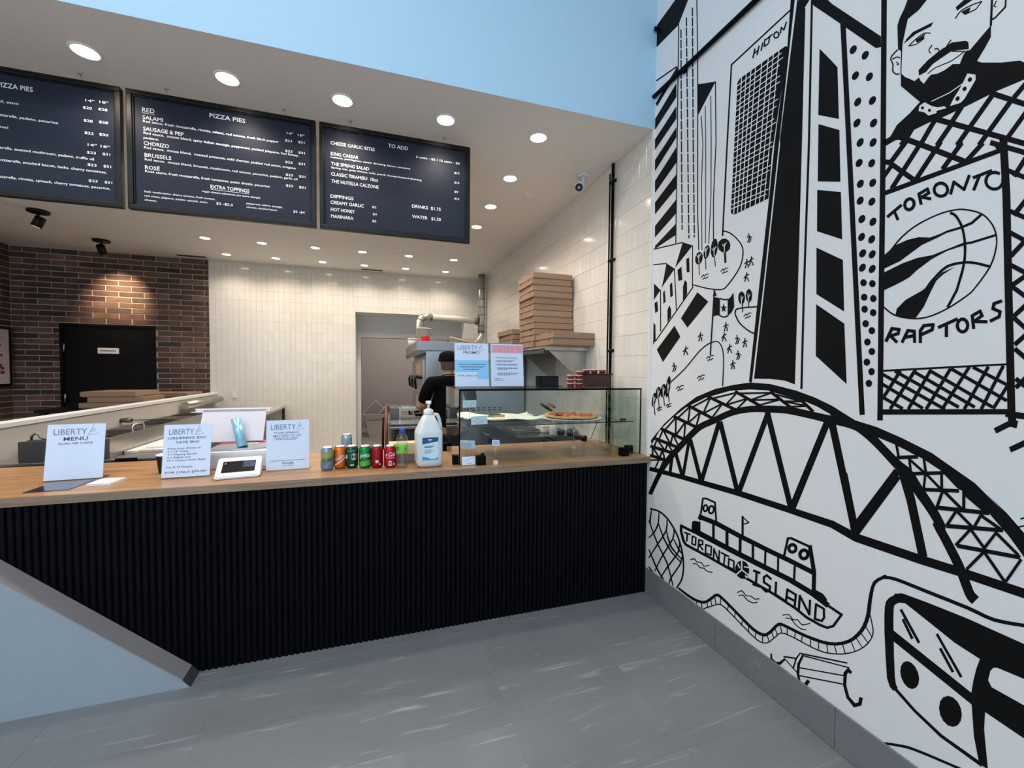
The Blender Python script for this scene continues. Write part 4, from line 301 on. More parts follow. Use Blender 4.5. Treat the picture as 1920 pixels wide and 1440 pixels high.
woven_vessel_drawing|01:4729,1146,4679,1154,4628,1162,4573,1169,4523,1170,4478,1163,4434,1152,4391,1137,4349,1118,4309,1093,4269,1065,4232,1033,4199,999,4170,962,4145,923,4124,882,4106,841,4093,800,4084,758,4078,716,4075,674,4075,632,4078,589,4085,548,4096,509,4114,467,4139,424,4164,385,4187,348,4162,349,4139,386,4113,426,4087,471,4068,516,4056,558,4049,601,4046,644,4046,687,4049,729,4055,772,4064,815,4078,857,4095,899,4117,940,4143,981,4171,1018,4205,1052,4242,1085,4282,1115,4324,1140,4367,1160,4411,1176,4458,1187,4506,1194,4560,1194,4619,1187,4671,1179,4720,1171;01:4701,1150,4721,1070,4738,989,4729,960,4714,948,4691,962,4698,976,4698,1002,4689,1078,4677,1156;01:4546,1173,4549,1099,4562,1013,4596,937,4642,867,4696,806,4748,755,4731,750,4675,800,4615,865,4566,939,4530,1019,4521,1107,4522,1181;01:4386,1123,4384,1062,4401,981,4466,877,4556,754,4654,608,4740,481,4718,482,4630,608,4528,753,4439,876,4371,985,4357,1071,4364,1131;01:4252,1050,4250,1003,4270,930,4350,803,4452,651,4539,494,4607,363,4585,367,4514,497,4424,653,4324,803,4242,933,4225,1011,4231,1059;01:4148,929,4150,874,4174,794,4262,665,4369,521,4446,400,4502,308,4482,309,4423,401,4344,520,4238,663,4148,797,4126,882,4128,937;01:4091,807,4104,746,4134,664,4211,546,4291,428,4317,361,4324,320,4302,328,4292,369,4264,431,4187,546,4108,666,4080,752,4071,813;01:4755,985,4665,864,4556,730,4458,651,4372,574,4299,448,4246,337,4226,351,4274,464,4344,594,4431,672,4527,750,4638,881,4731,999;01:4554,1016,4505,941,4439,855,4363,790,4280,739,4180,708,4098,691,4084,708,4163,728,4257,761,4337,811,4411,875,4479,956,4531,1029;01:4743,592,4662,500,4568,404,4487,357,4423,331,4405,349,4462,380,4536,430,4633,521,4719,608;01:4393,984,4361,898,4304,805,4192,758,4091,731,4077,747,4172,778,4274,829,4334,914,4371,995;01:4250,922,4207,876,4158,828,4113,809,4076,799,4061,815,4093,828,4131,851,4183,893,4231,936;01:4736,360,4695,334,4647,311,4594,311,4548,316,4536,335,4577,335,4619,341,4669,358,4715,378
ladder_path_drawing|01:4155,353,4077,349,3983,346,3897,348,3831,360,3773,378,3720,401,3676,433,3643,468,3613,500,3584,533,3560,563,3541,579,3527,585,3507,586,3473,581,3422,569,3362,553,3298,535,3226,515,3152,493,3087,480,3038,478,2997,484,2960,498,2927,522,2903,552,2880,584,2854,624,2829,666,2807,694,2793,703,2775,708,2741,713,2688,720,2623,728,2558,739,2493,753,2428,771,2368,794,2315,825,2266,862,2223,903,2186,949,2154,1000,2128,1050,2108,1098,2095,1147,2085,1195,2080,1242,2078,1288,2075,1332,2070,1378,2064,1422,2054,1457,2035,1486,2011,1511,1987,1534,1995,1552,2020,1529,2048,1501,2073,1464,2086,1419,2094,1371,2100,1323,2104,1277,2107,1231,2112,1186,2121,1142,2133,1098,2150,1055,2173,1010,2201,964,2234,923,2272,886,2316,852,2365,824,2422,801,2485,784,2548,769,2612,758,2676,751,2730,744,2764,739,2790,734,2819,715,2850,676,2878,631,2902,593,2923,565,2940,544,2959,531,2986,520,3021,514,3067,515,3129,528,3203,548,3274,568,3338,586,3398,603,3449,614,3485,621,3513,622,3546,610,3581,580,3611,545,3639,513,3667,483,3694,455,3724,433,3765,414,3816,398,3877,387,3960,381,4056,381,4135,381;01:1987,1536,1990,1553,2009,1540,2006,1523;01:1995,1554,2016,1536,2010,1517,1988,1535;01:2018,1533,2014,1514,1995,1527,1998,1546;01:2013,1513,1992,1521,1970,1530,1936,1536,1884,1538,1821,1538,1756,1538,1687,1539,1618,1540,1558,1540,1515,1536,1478,1532,1439,1533,1390,1546,1340,1564,1301,1578,1300,1600,1338,1586,1388,1569,1435,1557,1472,1556,1508,1561,1552,1565,1612,1565,1681,1565,1750,1564,1815,1564,1877,1564,1930,1562,1968,1555,1991,1546,2012,1537;01:3727,333,3688,365,3644,401,3602,434,3569,462,3540,485,3513,502,3490,511,3466,514,3428,510,3367,496,3293,476,3222,457,3155,439,3089,422,3033,414,2992,418,2959,431,2927,452,2897,483,2870,521,2845,556,2824,587,2806,615,2784,636,2754,649,2718,658,2673,665,2616,671,2553,677,2496,684,2449,694,2408,706,2365,725,2317,751,2269,782,2225,817,2184,856,2146,898,2115,940,2089,984,2070,1029,2058,1070,2057,1107,2063,1140,2070,1168,2075,1190,2081,1208,2086,1222,2093,1216,2088,1201,2083,1184,2077,1161,2071,1134,2065,1102,2066,1068,2077,1029,2096,987,2120,945,2150,904,2187,863,2227,826,2270,792,2317,761,2364,736,2405,718,2446,706,2492,696,2548,689,2611,684,2668,678,2713,670,2751,662,2785,646,2813,621,2833,590,2853,560,2878,525,2904,489,2931,461,2957,443,2987,432,3026,429,3080,437,3145,454,3212,472,3283,491,3356,512,3417,526,3457,530,3485,526,3512,516,3544,497,3575,471,3608,444,3649,411,3695,374,3733,343;01:3842,375,3840,321,3825,330,3826,384;01:3770,398,3757,325,3742,335,3755,407;01:3692,455,3668,377,3653,387,3677,465;01:3634,505,3611,428,3597,438,3620,515;01:3579,572,3555,481,3542,490,3565,581;01:3495,609,3492,509,3479,516,3482,616;01:3386,572,3403,498,3390,502,3373,576;01:3300,548,3307,478,3295,484,3288,554;01:3208,519,3224,445,3212,450,3196,523;01:3137,492,3135,430,3123,437,3125,499;01:3052,490,3058,424,3047,430,3041,496;01:2979,508,2977,429,2966,436,2968,515;01:2938,542,2905,479,2896,489,2928,551;01:2891,597,2859,540,2849,550,2881,606;01:2858,654,2827,592,2817,601,2848,663;01:2806,711,2782,635,2772,643,2796,718;01:2734,726,2731,652,2722,658,2724,732;01:2658,736,2663,665,2654,670,2649,741;01:2592,748,2603,674,2594,678,2583,751;01:2523,761,2521,685,2512,690,2514,766;01:2456,780,2454,705,2445,711,2448,785;01:2392,801,2378,718,2370,724,2384,807;01:2336,833,2311,761,2304,768,2328,840;01:2276,876,2248,807,2241,814,2269,883;01:2215,936,2182,871,2176,878,2208,943;01:2178,979,2132,929,2127,936,2172,986;01:2143,1031,2093,986,2088,994,2137,1039;01:2113,1101,2072,1049,2066,1056,2107,1108
sledge_drawing|01:2886,384,2887,330,2842,305,2783,346,2733,428,2747,434,2795,367,2828,345,2866,352,2870,395;01:2758,432,2636,498,2635,513,2757,448;01:2752,424,2623,377,2616,389,2744,436;01:2643,478,2623,522,2598,576,2609,576,2635,522,2655,478;01:2612,560,2228,737,2226,750,2610,575;01:2588,558,2213,711,2211,722,2585,571;01:2586,574,2627,464,2630,363,2604,311,2590,324,2606,382,2603,474,2569,577;01:2644,504,2670,393,2656,398,2630,510;01:2613,434,2246,624,2245,635,2611,446;01:2611,364,2244,556,2243,567,2609,377;01:2189,700,2218,712,2236,678,2204,671;01:2224,708,2253,649,2253,545,2225,465,2170,433,2151,467,2205,493,2230,565,2227,656,2204,703;01:2171,433,2118,490,2125,513,2179,456;01:2119,488,2112,555,2137,541,2144,474;01:2544,315,2510,391,2536,391,2571,315
streetcar_drawing|01:1902,1467,1941,1431,1970,1397,1988,1361,1994,1313,1994,1239,1990,1135,1978,968,1964,814,1945,763,1922,749,1897,790,1909,809,1917,857,1927,1005,1935,1169,1939,1270,1939,1336,1936,1360,1934,1365,1918,1385,1884,1419;00:1938,1444,1891,1470,1751,1480,1553,1486,1304,1477,1287,941,1458,967,1512,976,1523,1035,1517,1115,1505,1207,1492,1272,1610,1298,1746,1356,1874,1409,1912,1393,1951,1371;10:1451,1171,1443,1234,1431,1261,1416,1271,1298,1282,1293,1132,1435,1140;01:1978,1117,1513,965,1490,1028,1947,1184;00:1521,985,1459,976,1460,860,1436,634,1474,632,1503,782;01:1927,766,1803,694,1659,639,1465,622,1456,649,1650,664,1792,717,1914,791;00:1788,980,1780,942,1783,902,1796,867,1816,843,1840,836,1862,848,1879,876,1887,915,1884,957,1871,993,1850,1016,1826,1021,1804,1008;00:1567,907,1561,868,1565,825,1579,785,1600,758,1625,747,1648,757,1665,785,1672,826,1668,871,1653,911,1630,938,1606,946,1583,935;01:1905,1344,1795,1174,1782,1192,1891,1361;01:1891,1283,1833,1179,1819,1196,1877,1300;01:1704,1293,1577,1094,1566,1111,1693,1309;01:1685,1209,1617,1098,1605,1114,1673,1226;01:1977,310,1958,324,1940,338,1919,354,1896,369,1875,383,1854,397,1828,412,1792,429,1735,451,1666,476,1603,498,1557,514,1553,534,1598,518,1661,497,1730,473,1787,451,1825,434,1852,418,1873,404,1894,390,1917,375,1939,359,1958,345,1976,331
'''
XR = 1.737; YB = 7.26; ZC = 3.09; YS = 2.385; ZT = 0.93
# ------------------------------------------------------------------ material set
white_wall = mat('white_wall_paint', (232, 233, 234), 0.55, vary=0.015, scale=1.5, bump=0.03, bscale=240)
ceiling_paint = mat('ceiling_paint', (238, 234, 229), 0.7, vary=0.02, scale=1.2, bump=0.03, bscale=200)
daylit_wall = mat('daylight_tinted_wall', (176, 212, 236), 0.7, vary=0.02, scale=0.8)  # blue daylight on the white wall is put into its colour
glazed = mat('glazed_white_tile', (232, 228, 221), 0.14, vary=0.02, scale=3, rand=0.03, coat=0.3)
grout = mat('tile_grout', (228, 222, 213), 0.85, vary=0.05, scale=30)
brick_m = brick_mat('dark_clay_brick')
mortar = mat('brick_mortar', (206, 186, 170), 0.9, vary=0.12, scale=40, bump=0.3)
floor_tile_m = stone_tile_mat('grey_streaked_porcelain', (123, 127, 131), (180, 185, 190))
base_tile_m = stone_tile_mat('grey_skirting_porcelain', (118, 122, 125), (146, 151, 154), 0.4)
floor_grout = mat('floor_grout', (138, 142, 146), 0.9, vary=0.06, scale=60)
black_paint = mat('black_mural_paint', (9, 9, 11), 0.65, vary=0.06, scale=6, spec=0.2)
white_paint = mat('white_mural_paint', (232, 233, 234), 0.55, vary=0.015, scale=1.5)
black_door = mat('black_door_paint', (8, 8, 10), 0.4, vary=0.1, scale=4, spec=0.25)
black_metal = mat('black_metal', (8, 8, 9), 0.38, 0.0, vary=0.1, scale=20, spec=0.35)
black_plastic = mat('black_plastic', (10, 10, 11), 0.4, vary=0.1, scale=20, spec=0.3)
rubber_black = mat('matte_black', (6, 6, 7), 0.8, vary=0.12, scale=20, spec=0.15)
steel = mat('brushed_steel', (178, 176, 172), 0.3, 0.95, vary=0.06, scale=3, stretch=(1, 40, 1))
steel_blue = mat('oven_steel', (176, 186, 194), 0.36, 0.85, vary=0.05, scale=2, stretch=(1, 1, 20))
steel_dark = mat('dark_steel', (110, 108, 104), 0.36, 0.9, vary=0.06, scale=4)
chrome = mat('chrome', (205, 205, 205), 0.26, 1.0, vary=0.03)
galv = mat('galvanised_duct', (190, 190, 186), 0.33, 0.85, vary=0.25, scale=14)
white_duct = mat('pale_duct_wrap', (214, 210, 194), 0.6, vary=0.05, scale=10)
wood_top = wood_mat('oak_laminate', (203, 158, 112), (158, 113, 76))
wood_edge = wood_mat('oak_edge_band', (176, 152, 126), (128, 104, 84), 0.45)
slat_m = mat('black_stained_slat', (3, 4, 8), 0.5, spec=0.14, vary=0.15, scale=4, stretch=(1, 1, 0.15))
plaster_daylit = mat('daylight_tinted_plaster', (152, 163, 174), 0.8, vary=0.06, scale=3.5, bump=0.08, bscale=90)  # white plaster, with the bluish daylight mixed into its base colour
cap_grey = mat('grey_cap_paint', (150, 146, 146), 0.7, vary=0.06, scale=6, bump=0.08)
cap_end = mat('dark_cap_end', (70, 74, 78), 0.6, vary=0.06)
poster_m = mat('slate_blue_poster', (30, 36, 52), 0.5, vary=0.05, scale=3, spec=0.25)
print_white = mat('white_print', (238, 238, 240), 0.5, vary=0.01)
print_dark = mat('dark_print', (70, 80, 104), 0.6, vary=0.03)
print_black = mat('black_print', (26, 30, 40), 0.6, vary=0.03)
paper = mat('cool_white_paper', (205, 220, 245), 0.55, vary=0.015, scale=4)
acrylic = mat('clear_acrylic', (240, 246, 250), 0.03, trans=1.0, ior=1.15, vary=0.0)
glass = mat('case_glass', (232, 244, 240), 0.0, trans=1.0, ior=1.12, vary=0.0)
clear_pet = mat('clear_bottle_plastic', (244, 248, 252), 0.03, trans=1.0, ior=1.12, vary=0.0)
card = mat('kraft_cardboard', (150, 124, 103), 0.8, vary=0.06, scale=14, rand=0.05)
card_in = mat('dark_kraft', (96, 70, 54), 0.9, vary=0.05)  # darker brown card of the lid tabs
lamp_lens = mat('lamp_lens', (255, 244, 228), 0.4, vary=0.0, emit=((255, 240, 218), 14.0))
lamp_trim = mat('lamp_trim', (240, 238, 234), 0.5, vary=0.01)
white_plastic = mat('white_plastic', (228, 230, 236), 0.32, vary=0.02, scale=5)
grey_plastic = mat('grey_plastic', (150, 152, 158), 0.4, vary=0.04, scale=5)
screen_m = mat('dark_screen', (30, 32, 36), 0.12, vary=0.05, coat=0.4)

# ------------------------------------------------------------------ floor
b = MB(); b.box(-4.75, 1.85, -3.5, YS, -0.12, -0.0014); b.box(-4.75, 1.85, YS, 10.7, -0.12, -0.001)
floor = struct('floor', b, floor_grout, 'grey streaked porcelain tile floor in front of the counter')
def tile_mesh(w, h, t, ins, name, m):
    """A tile lying in z with its top at 0."""
    b = MB(); i = ins
    b.add([(0,0,-t),(w,0,-t),(w,h,-t),(0,h,-t),(0,0,-i),(w,0,-i),(w,h,-i),(0,h,-i),(i,i,0),(w-i,i,0),(w-i,h-i,0),(i,h-i,0)],
          [(0,1,5,4),(1,2,6,5),(2,3,7,6),(3,0,4,7),(4,5,9,8),(5,6,10,9),(6,7,11,10),(7,4,8,11),(8,9,10,11)])
    return b.mesh(name, m)
PX, PY = 0.62, 0.322
me = tile_mesh(PX - 0.002, PY - 0.002, 0.005, 0.0006, 'floor_tile', floor_tile_m)
meshes_cut = {}
for i in range(-7, 4):
    for j in range(-4, 8):
        x0 = -0.08 + PX*i; y0 = 1.968 + PY*(j - 6) - PY*0
        x1 = x0 + PX; y1 = y0 + PY
        if x0 > XR - 0.02 or y0 > YS + 0.03 or x1 < -4.5: continue
        W_ = min(x1, XR) - x0; H_ = min(y1, YS + 0.02) - y0
        if W_ < PX - 1e-4 or H_ < PY - 1e-4:
            k = (round(W_, 4), round(H_, 4))
            if k not in meshes_cut: meshes_cut[k] = tile_mesh(W_ - 0.002, H_ - 0.002, 0.005, 0.0006, 'floor_tile', floor_tile_m)
            mm = meshes_cut[k]
        else: mm = me
        link('tile', mm, floor, (x0 + 0.001, y0 + 0.001, 0.0))
b = MB(); b.box(-4.6, XR, YS + 0.12, YB, -0.001, 0.002); b.box(-0.9, 2.0, YB, 10.6, -0.001, 0.002)
part('kitchen_flooring', b, mat('kitchen_floor', (176, 173, 167), 0.5, vary=0.08, scale=3), floor)

# ------------------------------------------------------------------ right wall with mural
b = MB(); b.box(XR, XR + 0.16, -3.5, YS, 0, 4.6)
wall_right = struct('wall_right', b, white_wall, 'white front wall carrying the black line mural')
bb = struct_empty('baseboard_right', 'grey porcelain skirting along the mural wall')
yy = YS
while yy > -1.6:
    y0 = yy - 0.62
    b = MB(); b.box(XR - 0.011, XR - 0.001, y0 + 0.001, yy - 0.001, 0.002, 0.169, 0.0018)
    part('tile', b, base_tile_m, bb); yy = y0
b = MB(); b.box(XR - 0.012, XR + 0.004, YS - 0.001, YS + 0.014, 0.93, ZC)
struct('trim_1', b, white_wall, 'white corner trim where the mural meets the tiles')

# ------------------------------------------------------------------ kitchen right wall, tiled
def wall_tile(uax, w, h, name):
    """Tile for a wall: local u along wall, z up, proud along the normal (towards -n)."""
    i = 0.0011; t = 0.005
    V = [(0,0,0),(w,0,0),(w,0,h),(0,0,h),(0,-t+i,0),(w,-t+i,0),(w,-t+i,h),(0,-t+i,h),(i,-t,i),(w-i,-t,i),(w-i,-t,h-i),(i,-t,h-i)]
    if uax == 'y': V = [(v[1], v[0], v[2]) for v in V]     # faces -x
    F = [(0,1,5,4),(1,2,6,5),(2,3,7,6),(3,0,4,7),(4,5,9,8),(5,6,10,9),(6,7,11,10),(7,4,8,11),(8,9,10,11)]
    b = MB(); b.add(V, F); return b
TW, TH, G = 0.0765, 0.152, 0.0013
rows = [(1.914 + TH*k) for k in range(-13, 9)]
def tiled(parent, uax, u0, u1, fixed, holes=(), n_parts=300, zmin=0.93):
    full = wall_tile(uax, TW - G, TH - G, 'tile').mesh('wall_tile', glazed)
    cand = []; rest = MB(); u = u0
    while u < u1 - 0.004:
        ue = min(u + TW, u1)
        for z in rows:
            za, zb = max(z, 0.0), min(z + TH, ZC)
            if zb - za < 0.006: continue
            rects = [(u, ue, za, zb)]
            for (h0, h1, k0, k1) in holes:
                nr = []
                for (a, bq, c, d) in rects:
                    if bq <= h0 or a >= h1 or d <= k0 or c >= k1: nr.append((a, bq, c, d)); continue
                    if a < h0: nr.append((a, h0, c, d))
                    if bq > h1: nr.append((h1, bq, c, d))
                    if d > k1: nr.append((max(a, h0), min(bq, h1), k1, d))
                rects = nr
            for (a, bq, c, d) in rects:
                if bq - a < 0.008 or d - c < 0.008: continue
                if bq - a > TW - 1e-4 and d - c > TH - 1e-4 and c >= zmin:
                    p = (a, fixed, c) if uax == 'x' else (fixed, a, c)
                    cand.append(((p[0]**2 + p[1]**2 + (p[2]-1.5)**2), p))
                    continue
                t = wall_tile(uax, bq - a - G, d - c - G, 'tile')
                o = (a + G/2, fixed, c + G/2) if uax == 'x' else (fixed, a + G/2, c + G/2)
                rest.merge(t, Matrix.Translation(o))
        u += TW
    cand.sort()
    for k, (_, p) in enumerate(cand):
        o = (p[0] + (G/2 if uax == 'x' else 0), p[1] + (G/2 if uax == 'y' else 0), p[2] + G/2)
        if k < n_parts: link('tile', full, parent, o)
        else: rest.merge(wall_tile(uax, TW - G, TH - G, 'tile'), Matrix.Translation(o))
    r = part('tiling', rest, glazed, parent, fix=False); r['kind'] = 'stuff'
b = MB(); b.box(XR + 0.006, XR + 0.16, YS, YB + 0.6, 0, ZC)
wall_kr = struct('wall_kitchen_right', b, grout, 'right kitchen wall of stacked white glazed tiles')
tiled(wall_kr, 'y', YS + 0.014, YB, XR + 0.006)

# ------------------------------------------------------------------ back wall, tiled, with the doorway
DX0, DX1, DZ = -0.358, 1.45, 2.433
b = MB(); b.box(-2.376, DX0, YB + 0.006, 7.8, 0, ZC); b.box(DX1, XR + 0.16, YB + 0.006, 7.8, 0, ZC); b.box(DX0, DX1, YB + 0.006, 7.8, DZ, ZC)
wall_back = struct('wall_back', b, grout, 'back kitchen wall of stacked cream white glazed tiles')
tiled(wall_back, 'x', -2.372, XR - 0.002, YB + 0.006, holes=[(DX0, DX1, 0, DZ)], zmin=1.0)
b = MB()
b.box(DX0 - 0.001, DX0 + 0.006, YB, 7.8, 0, DZ); b.box(DX1 - 0.006, DX1 + 0.001, YB, 7.8, 0, DZ); b.box(DX0, DX1, YB, 7.8, DZ - 0.006, DZ + 0.001)
struct('trim_2', b, white_wall, 'plain white jamb lining of the doorway recess')
b = MB(); b.box(-1.0, -0.285, 7.8, 7.9, 0, 2.8); b.box(1.25, 2.1, 7.8, 7.9, 0, 2.8); b.box(-0.285, 1.25, 7.8, 7.9, 2.055, 2.8)
struct('wall_recess', b, white_wall, 'grey white wall at the end of the doorway recess')
b = MB(); b.box(-0.345, -0.285, 7.785, 7.915, 0, 2.11); b.box(1.25, 1.31, 7.785, 7.915, 0, 2.11); b.box(-0.285, 1.25, 7.785, 7.915, 2.055, 2.11)
struct('trim_3', b, white_wall, 'white door frame inside the recess')
b = MB(); b.box(-0.9, 2.1, 10.5, 10.6, 0, 2.8); b.box(-1.0, -0.9, 7.9, 10.6, 0, 2.8); b.box(2.0, 2.1, 7.9, 10.6, 0, 2.8)
struct('wall_storeroom', b, mat('storeroom_paint', (196, 188, 186), 0.7, vary=0.02), 'plain grey wall of the storeroom beyond the doorway')
b = MB(); b.box(-1.0, 2.1, 7.8, 10.6, 2.8, 2.9)
struct('ceiling_storeroom', b, ceiling_paint, 'storeroom ceiling')
b = MB(); b.box(-0.9, 2.0, 10.485, 10.5, 0, 0.1)
struct('baseboard_storeroom', b, white_wall, 'pale skirting board in the storeroom')

# ------------------------------------------------------------------ brick walls and door
BX0, BX1 = -4.59, -2.376
D0, D1, DH = -4.102, -3.028, 2.092
b = MB(); b.box(BX0 - 0.1, D0, YB + 0.008, YB + 0.2, 0, ZC); b.box(D1, BX1, YB + 0.008, YB + 0.2, 0, ZC); b.box(D0, D1, YB + 0.008, YB + 0.2, DH, ZC)
wall_br = struct('wall_back_left', b, mortar, 'dark brown brick wall around the black door')
BL, BH, BM = 0.291, 0.0757, 0.0095
def brick_box(w, h, ax):
    b = MB(); d = 0.007; i = 0.001
    V = [(0,0,0),(w,0,0),(w,0,h),(0,0,h),(i,-d,i),(w-i,-d,i),(w-i,-d,h-i),(i,-d,h-i)]
    if ax == 'y': V = [(-v[1], v[0], v[2]) for v in V]
    return b.add(V, [(0,1,5,4),(1,2,6,5),(2,3,7,6),(3,0,4,7),(4,5,6,7)])
_bm = {}
def lay_bricks(parent, ax, u0, u1, fixed, holes, phase):
    z = ZC - BH*41; row = 0
    while z < ZC - 0.01:
        u = u0 - BL + (phase + (0.5 if row % 2 else 0.0)) * BL
        while u < u1:
            segs = [(max(u, u0), min(u + BL - BM, u1))]
            for (h0, h1, hz) in holes:
                if z < hz - 0.02:
                    ns = []
                    for a, bq in segs:
                        if bq <= h0 or a >= h1: ns.append((a, bq)); continue
                        if a < h0: ns.append((a, h0 - 0.004))
                        if bq > h1: ns.append((h1 + 0.004, bq))
                    segs = ns
            for a, bq in segs:
                if bq - a < 0.02 or z < 0.35: continue
                h = min(BH - BM, ZC - z - 0.002); k = (round(bq - a, 3), round(h, 3), ax)
                if k not in _bm: _bm[k] = brick_box(bq - a, h, ax).mesh('brick', brick_m)
                dp = random.uniform(-0.002, 0.002)
                link('brick', _bm[k], parent, (a, fixed + dp, z) if ax == 'x' else (fixed + dp, a, z))
            u += BL
        z += BH; row += 1
lay_bricks(wall_br, 'x', BX0, BX1, YB + 0.008, [(D0, D1, DH)], 0.443)
b = MB(); b.box(BX0 - 0.15, BX0 - 0.008, YS, YB + 0.2, 0, ZC); 
wall_lb = struct('wall_left', b, mortar, 'brick side wall at the left edge')
lay_bricks(wall_lb, 'y', 6.2, YB - 0.004, BX0 - 0.008, [], 0.2)
b = MB(); b.box(BX0 - 0.15, BX0, -3.5, YS, 0, 4.6)
struct('wall_left_front', b, white_wall, 'white side wall of the front room')
d1 = struct_empty('door_1', 'black door with a small white sign in the brick wall')
b = MB(); b.box(D0 + 0.03, D1 - 0.03, YB + 0.02, YB + 0.07, 0.005, DH - 0.03, 0.003); part('door_panel', b, black_door, d1)
b = MB(); b.box(D0, D0 + 0.03, YB - 0.008, YB + 0.08, 0, DH); b.box(D1 - 0.03, D1, YB - 0.008, YB + 0.08, 0, DH); b.box(D0 + 0.03, D1 - 0.03, YB - 0.008, YB + 0.08, DH - 0.03, DH); part('door_frame', b, black_door, d1)
for z in (1.70, 1.02):
    b = MB(); b.tube([(D0 + 0.045, YB - 0.004, z), (D0 + 0.045, YB - 0.004, z + 0.115)], 0.011, 8); part('hinge', b, steel, d1, label='bright steel hinge')
b = MB(); b.box(-3.70, -3.463, YB + 0.008, YB + 0.021, 1.685, 1.765, 0.006); sp = part('sign_plate', b, white_plastic, d1, label='small white door sign')
b = MB()
for k in range(10): b.box(-3.672 + 0.018*k, -3.672 + 0.018*k + 0.014, YB + 0.0065, YB + 0.008, 1.718, 1.736)
part('lettering', b, print_dark, sp)

# ------------------------------------------------------------------ half wall, ceilings, upper wall
b = MB(); b.box(-2.376, -2.285, 3.1, YB, 0, 1.105); hw = struct('wall_kitchen_left', b, mat('half_wall_paint', (205, 200, 194), 0.6, vary=0.02, scale=2), 'low white half wall behind the prep counter')
b = MB(); b.box(-2.386, -2.275, 3.1, YB, 1.105, 1.135, 0.003); part('cap', b, white_wall, hw)
b = MB(); b.box(-4.75, XR + 0.16, YS + 0.1, YB + 0.6, ZC, ZC + 0.12); b.box(-4.75, XR, YS + 0.001, YS + 0.1, ZC, ZC + 0.004)
ceiling = struct('ceiling', b, ceiling_paint, 'low white ceiling over the counter and kitchen')
b = MB(); b.box(-4.75, XR, YS, YS + 0.1, ZC + 0.0042, 4.6); b.box(-4.75, XR, YS, YS + 0.0009, ZC, ZC + 0.0042)
struct('wall_upper', b, daylit_wall, 'white bulkhead wall above the low ceiling, tinted blue for daylight')
b = MB(); b.box(-4.75, XR + 0.16, -3.5, YS + 0.1, 4.6, 4.7)
struct('ceiling_front', b, white_wall, 'high ceiling of the front room')
for k, (x0, x1, y) in enumerate(((-2.70, -2.35, 7.11), (-0.25, 0.07, 7.11))):
    t = thing('ceiling_vent', ['dark linear slot vent in the ceiling above the brick wall', 'dark linear slot vent in the ceiling over the white back wall'][k], 'vent', ((x0+x1)/2, y, ZC), group='linear ceiling vents')
    b = MB(); b.box(x0, x1, y - 0.03, y - 0.02, ZC - 0.006, ZC); b.box(x0, x1, y + 0.02, y + 0.03, ZC - 0.006, ZC); b.box(x0, x0 + 0.01, y - 0.02, y + 0.02, ZC - 0.006, ZC); b.box(x1 - 0.01, x1, y - 0.02, y + 0.02, ZC - 0.006, ZC); part('frame', b, steel_dark, t)
    b = MB(); b.box(x0 + 0.01, x1 - 0.01, y - 0.02, y + 0.02, ZC - 0.002, ZC); part('slot', b, rubber_black, t)
for k, (x, y, lab) in enumerate(((0.25, 6.02, 'small round white sprinkler cap on the ceiling over the kitchen'), (-0.95, 4.9, 'small round white sprinkler cap on the ceiling near the menu boards'), (1.30, 3.62, 'small round white sprinkler cap beside the security camera'))):
    o = link('sprinkler_cap', MB().lathe([(0.04, 0), (0.04, -0.004), (0.03, -0.008), (0, -0.009)], n=16).mesh('sprinkler_cap', lamp_trim), None, (x, y, ZC)); tag(o, lab, 'sprinkler', 'ceiling sprinklers')

# ------------------------------------------------------------------ downlights
LX = [-2.015, -1.402, -0.785, -0.198, 0.412, 1.044]; LY = [2.715, 3.355, 3.985, 4.592, 6.068, 6.832]
LAMPS = []
for x in LX[1:]: LAMPS.append((x, LY[0], 'front'))
for y in LY[1:4]: LAMPS.append((LX[5], y, 'side'))
for y in LY[4:]:
    for x in LX: LAMPS.append((x, y, 'back'))
lens_me = MB().lathe([(0.052, 0), (0.046, -0.004), (0, -0.006)], n=20).mesh('lamp_lens', lamp_lens)
trim_me = MB().lathe([(0.066, 0), (0.066, -0.004), (0.058, -0.008), (0.052, -0.004), (0.052, 0)], n=20).mesh('lamp_trim', lamp_trim)
ORD = ['leftmost', 'second from the left', 'third from the left', 'fourth from the left', 'fifth from the left', 'rightmost']
ORD5 = ['leftmost', 'second from the left', 'middle', 'fourth from the left', 'rightmost']
nf = 0
for k, (x, y, row) in enumerate(LAMPS):
    if row == 'front': lab = 'round recessed downlight, %s of the front row above the menu boards' % ORD5[nf]; nf += 1; grp = 'downlights in front of the menu boards'
    elif row == 'side': lab = 'round recessed downlight right of the menu boards, %s of the column' % {3.355: 'nearest', 3.985: 'middle', 4.592: 'farthest'}[y]; grp = 'downlights right of the menu boards'
    else:
        i = LX.index(x); j = LY.index(y); lab = 'round recessed downlight, %s of the %s row over the kitchen' % (ORD[i], 'rearmost' if j == 5 else 'second rearmost'); grp = 'downlights over the kitchen'
    t = thing('ceiling_light', lab, 'ceiling light', (x, y, ZC), group=grp)
    link('lens', lens_me, t); link('trim_ring', trim_me, t)
    L = bpy.data.lights.new('bulb', 'SPOT'); L.energy = LAMP_W * (1.0 if row != 'front' else 0.55); L.color = WARM; L.spot_size = 2.5; L.spot_blend = 0.7; L.shadow_soft_size = 0.05
    lo = bpy.data.objects.new('bulb', L); C.objects.link(lo); lo.parent = t; lo.location = (0, 0, -0.02)
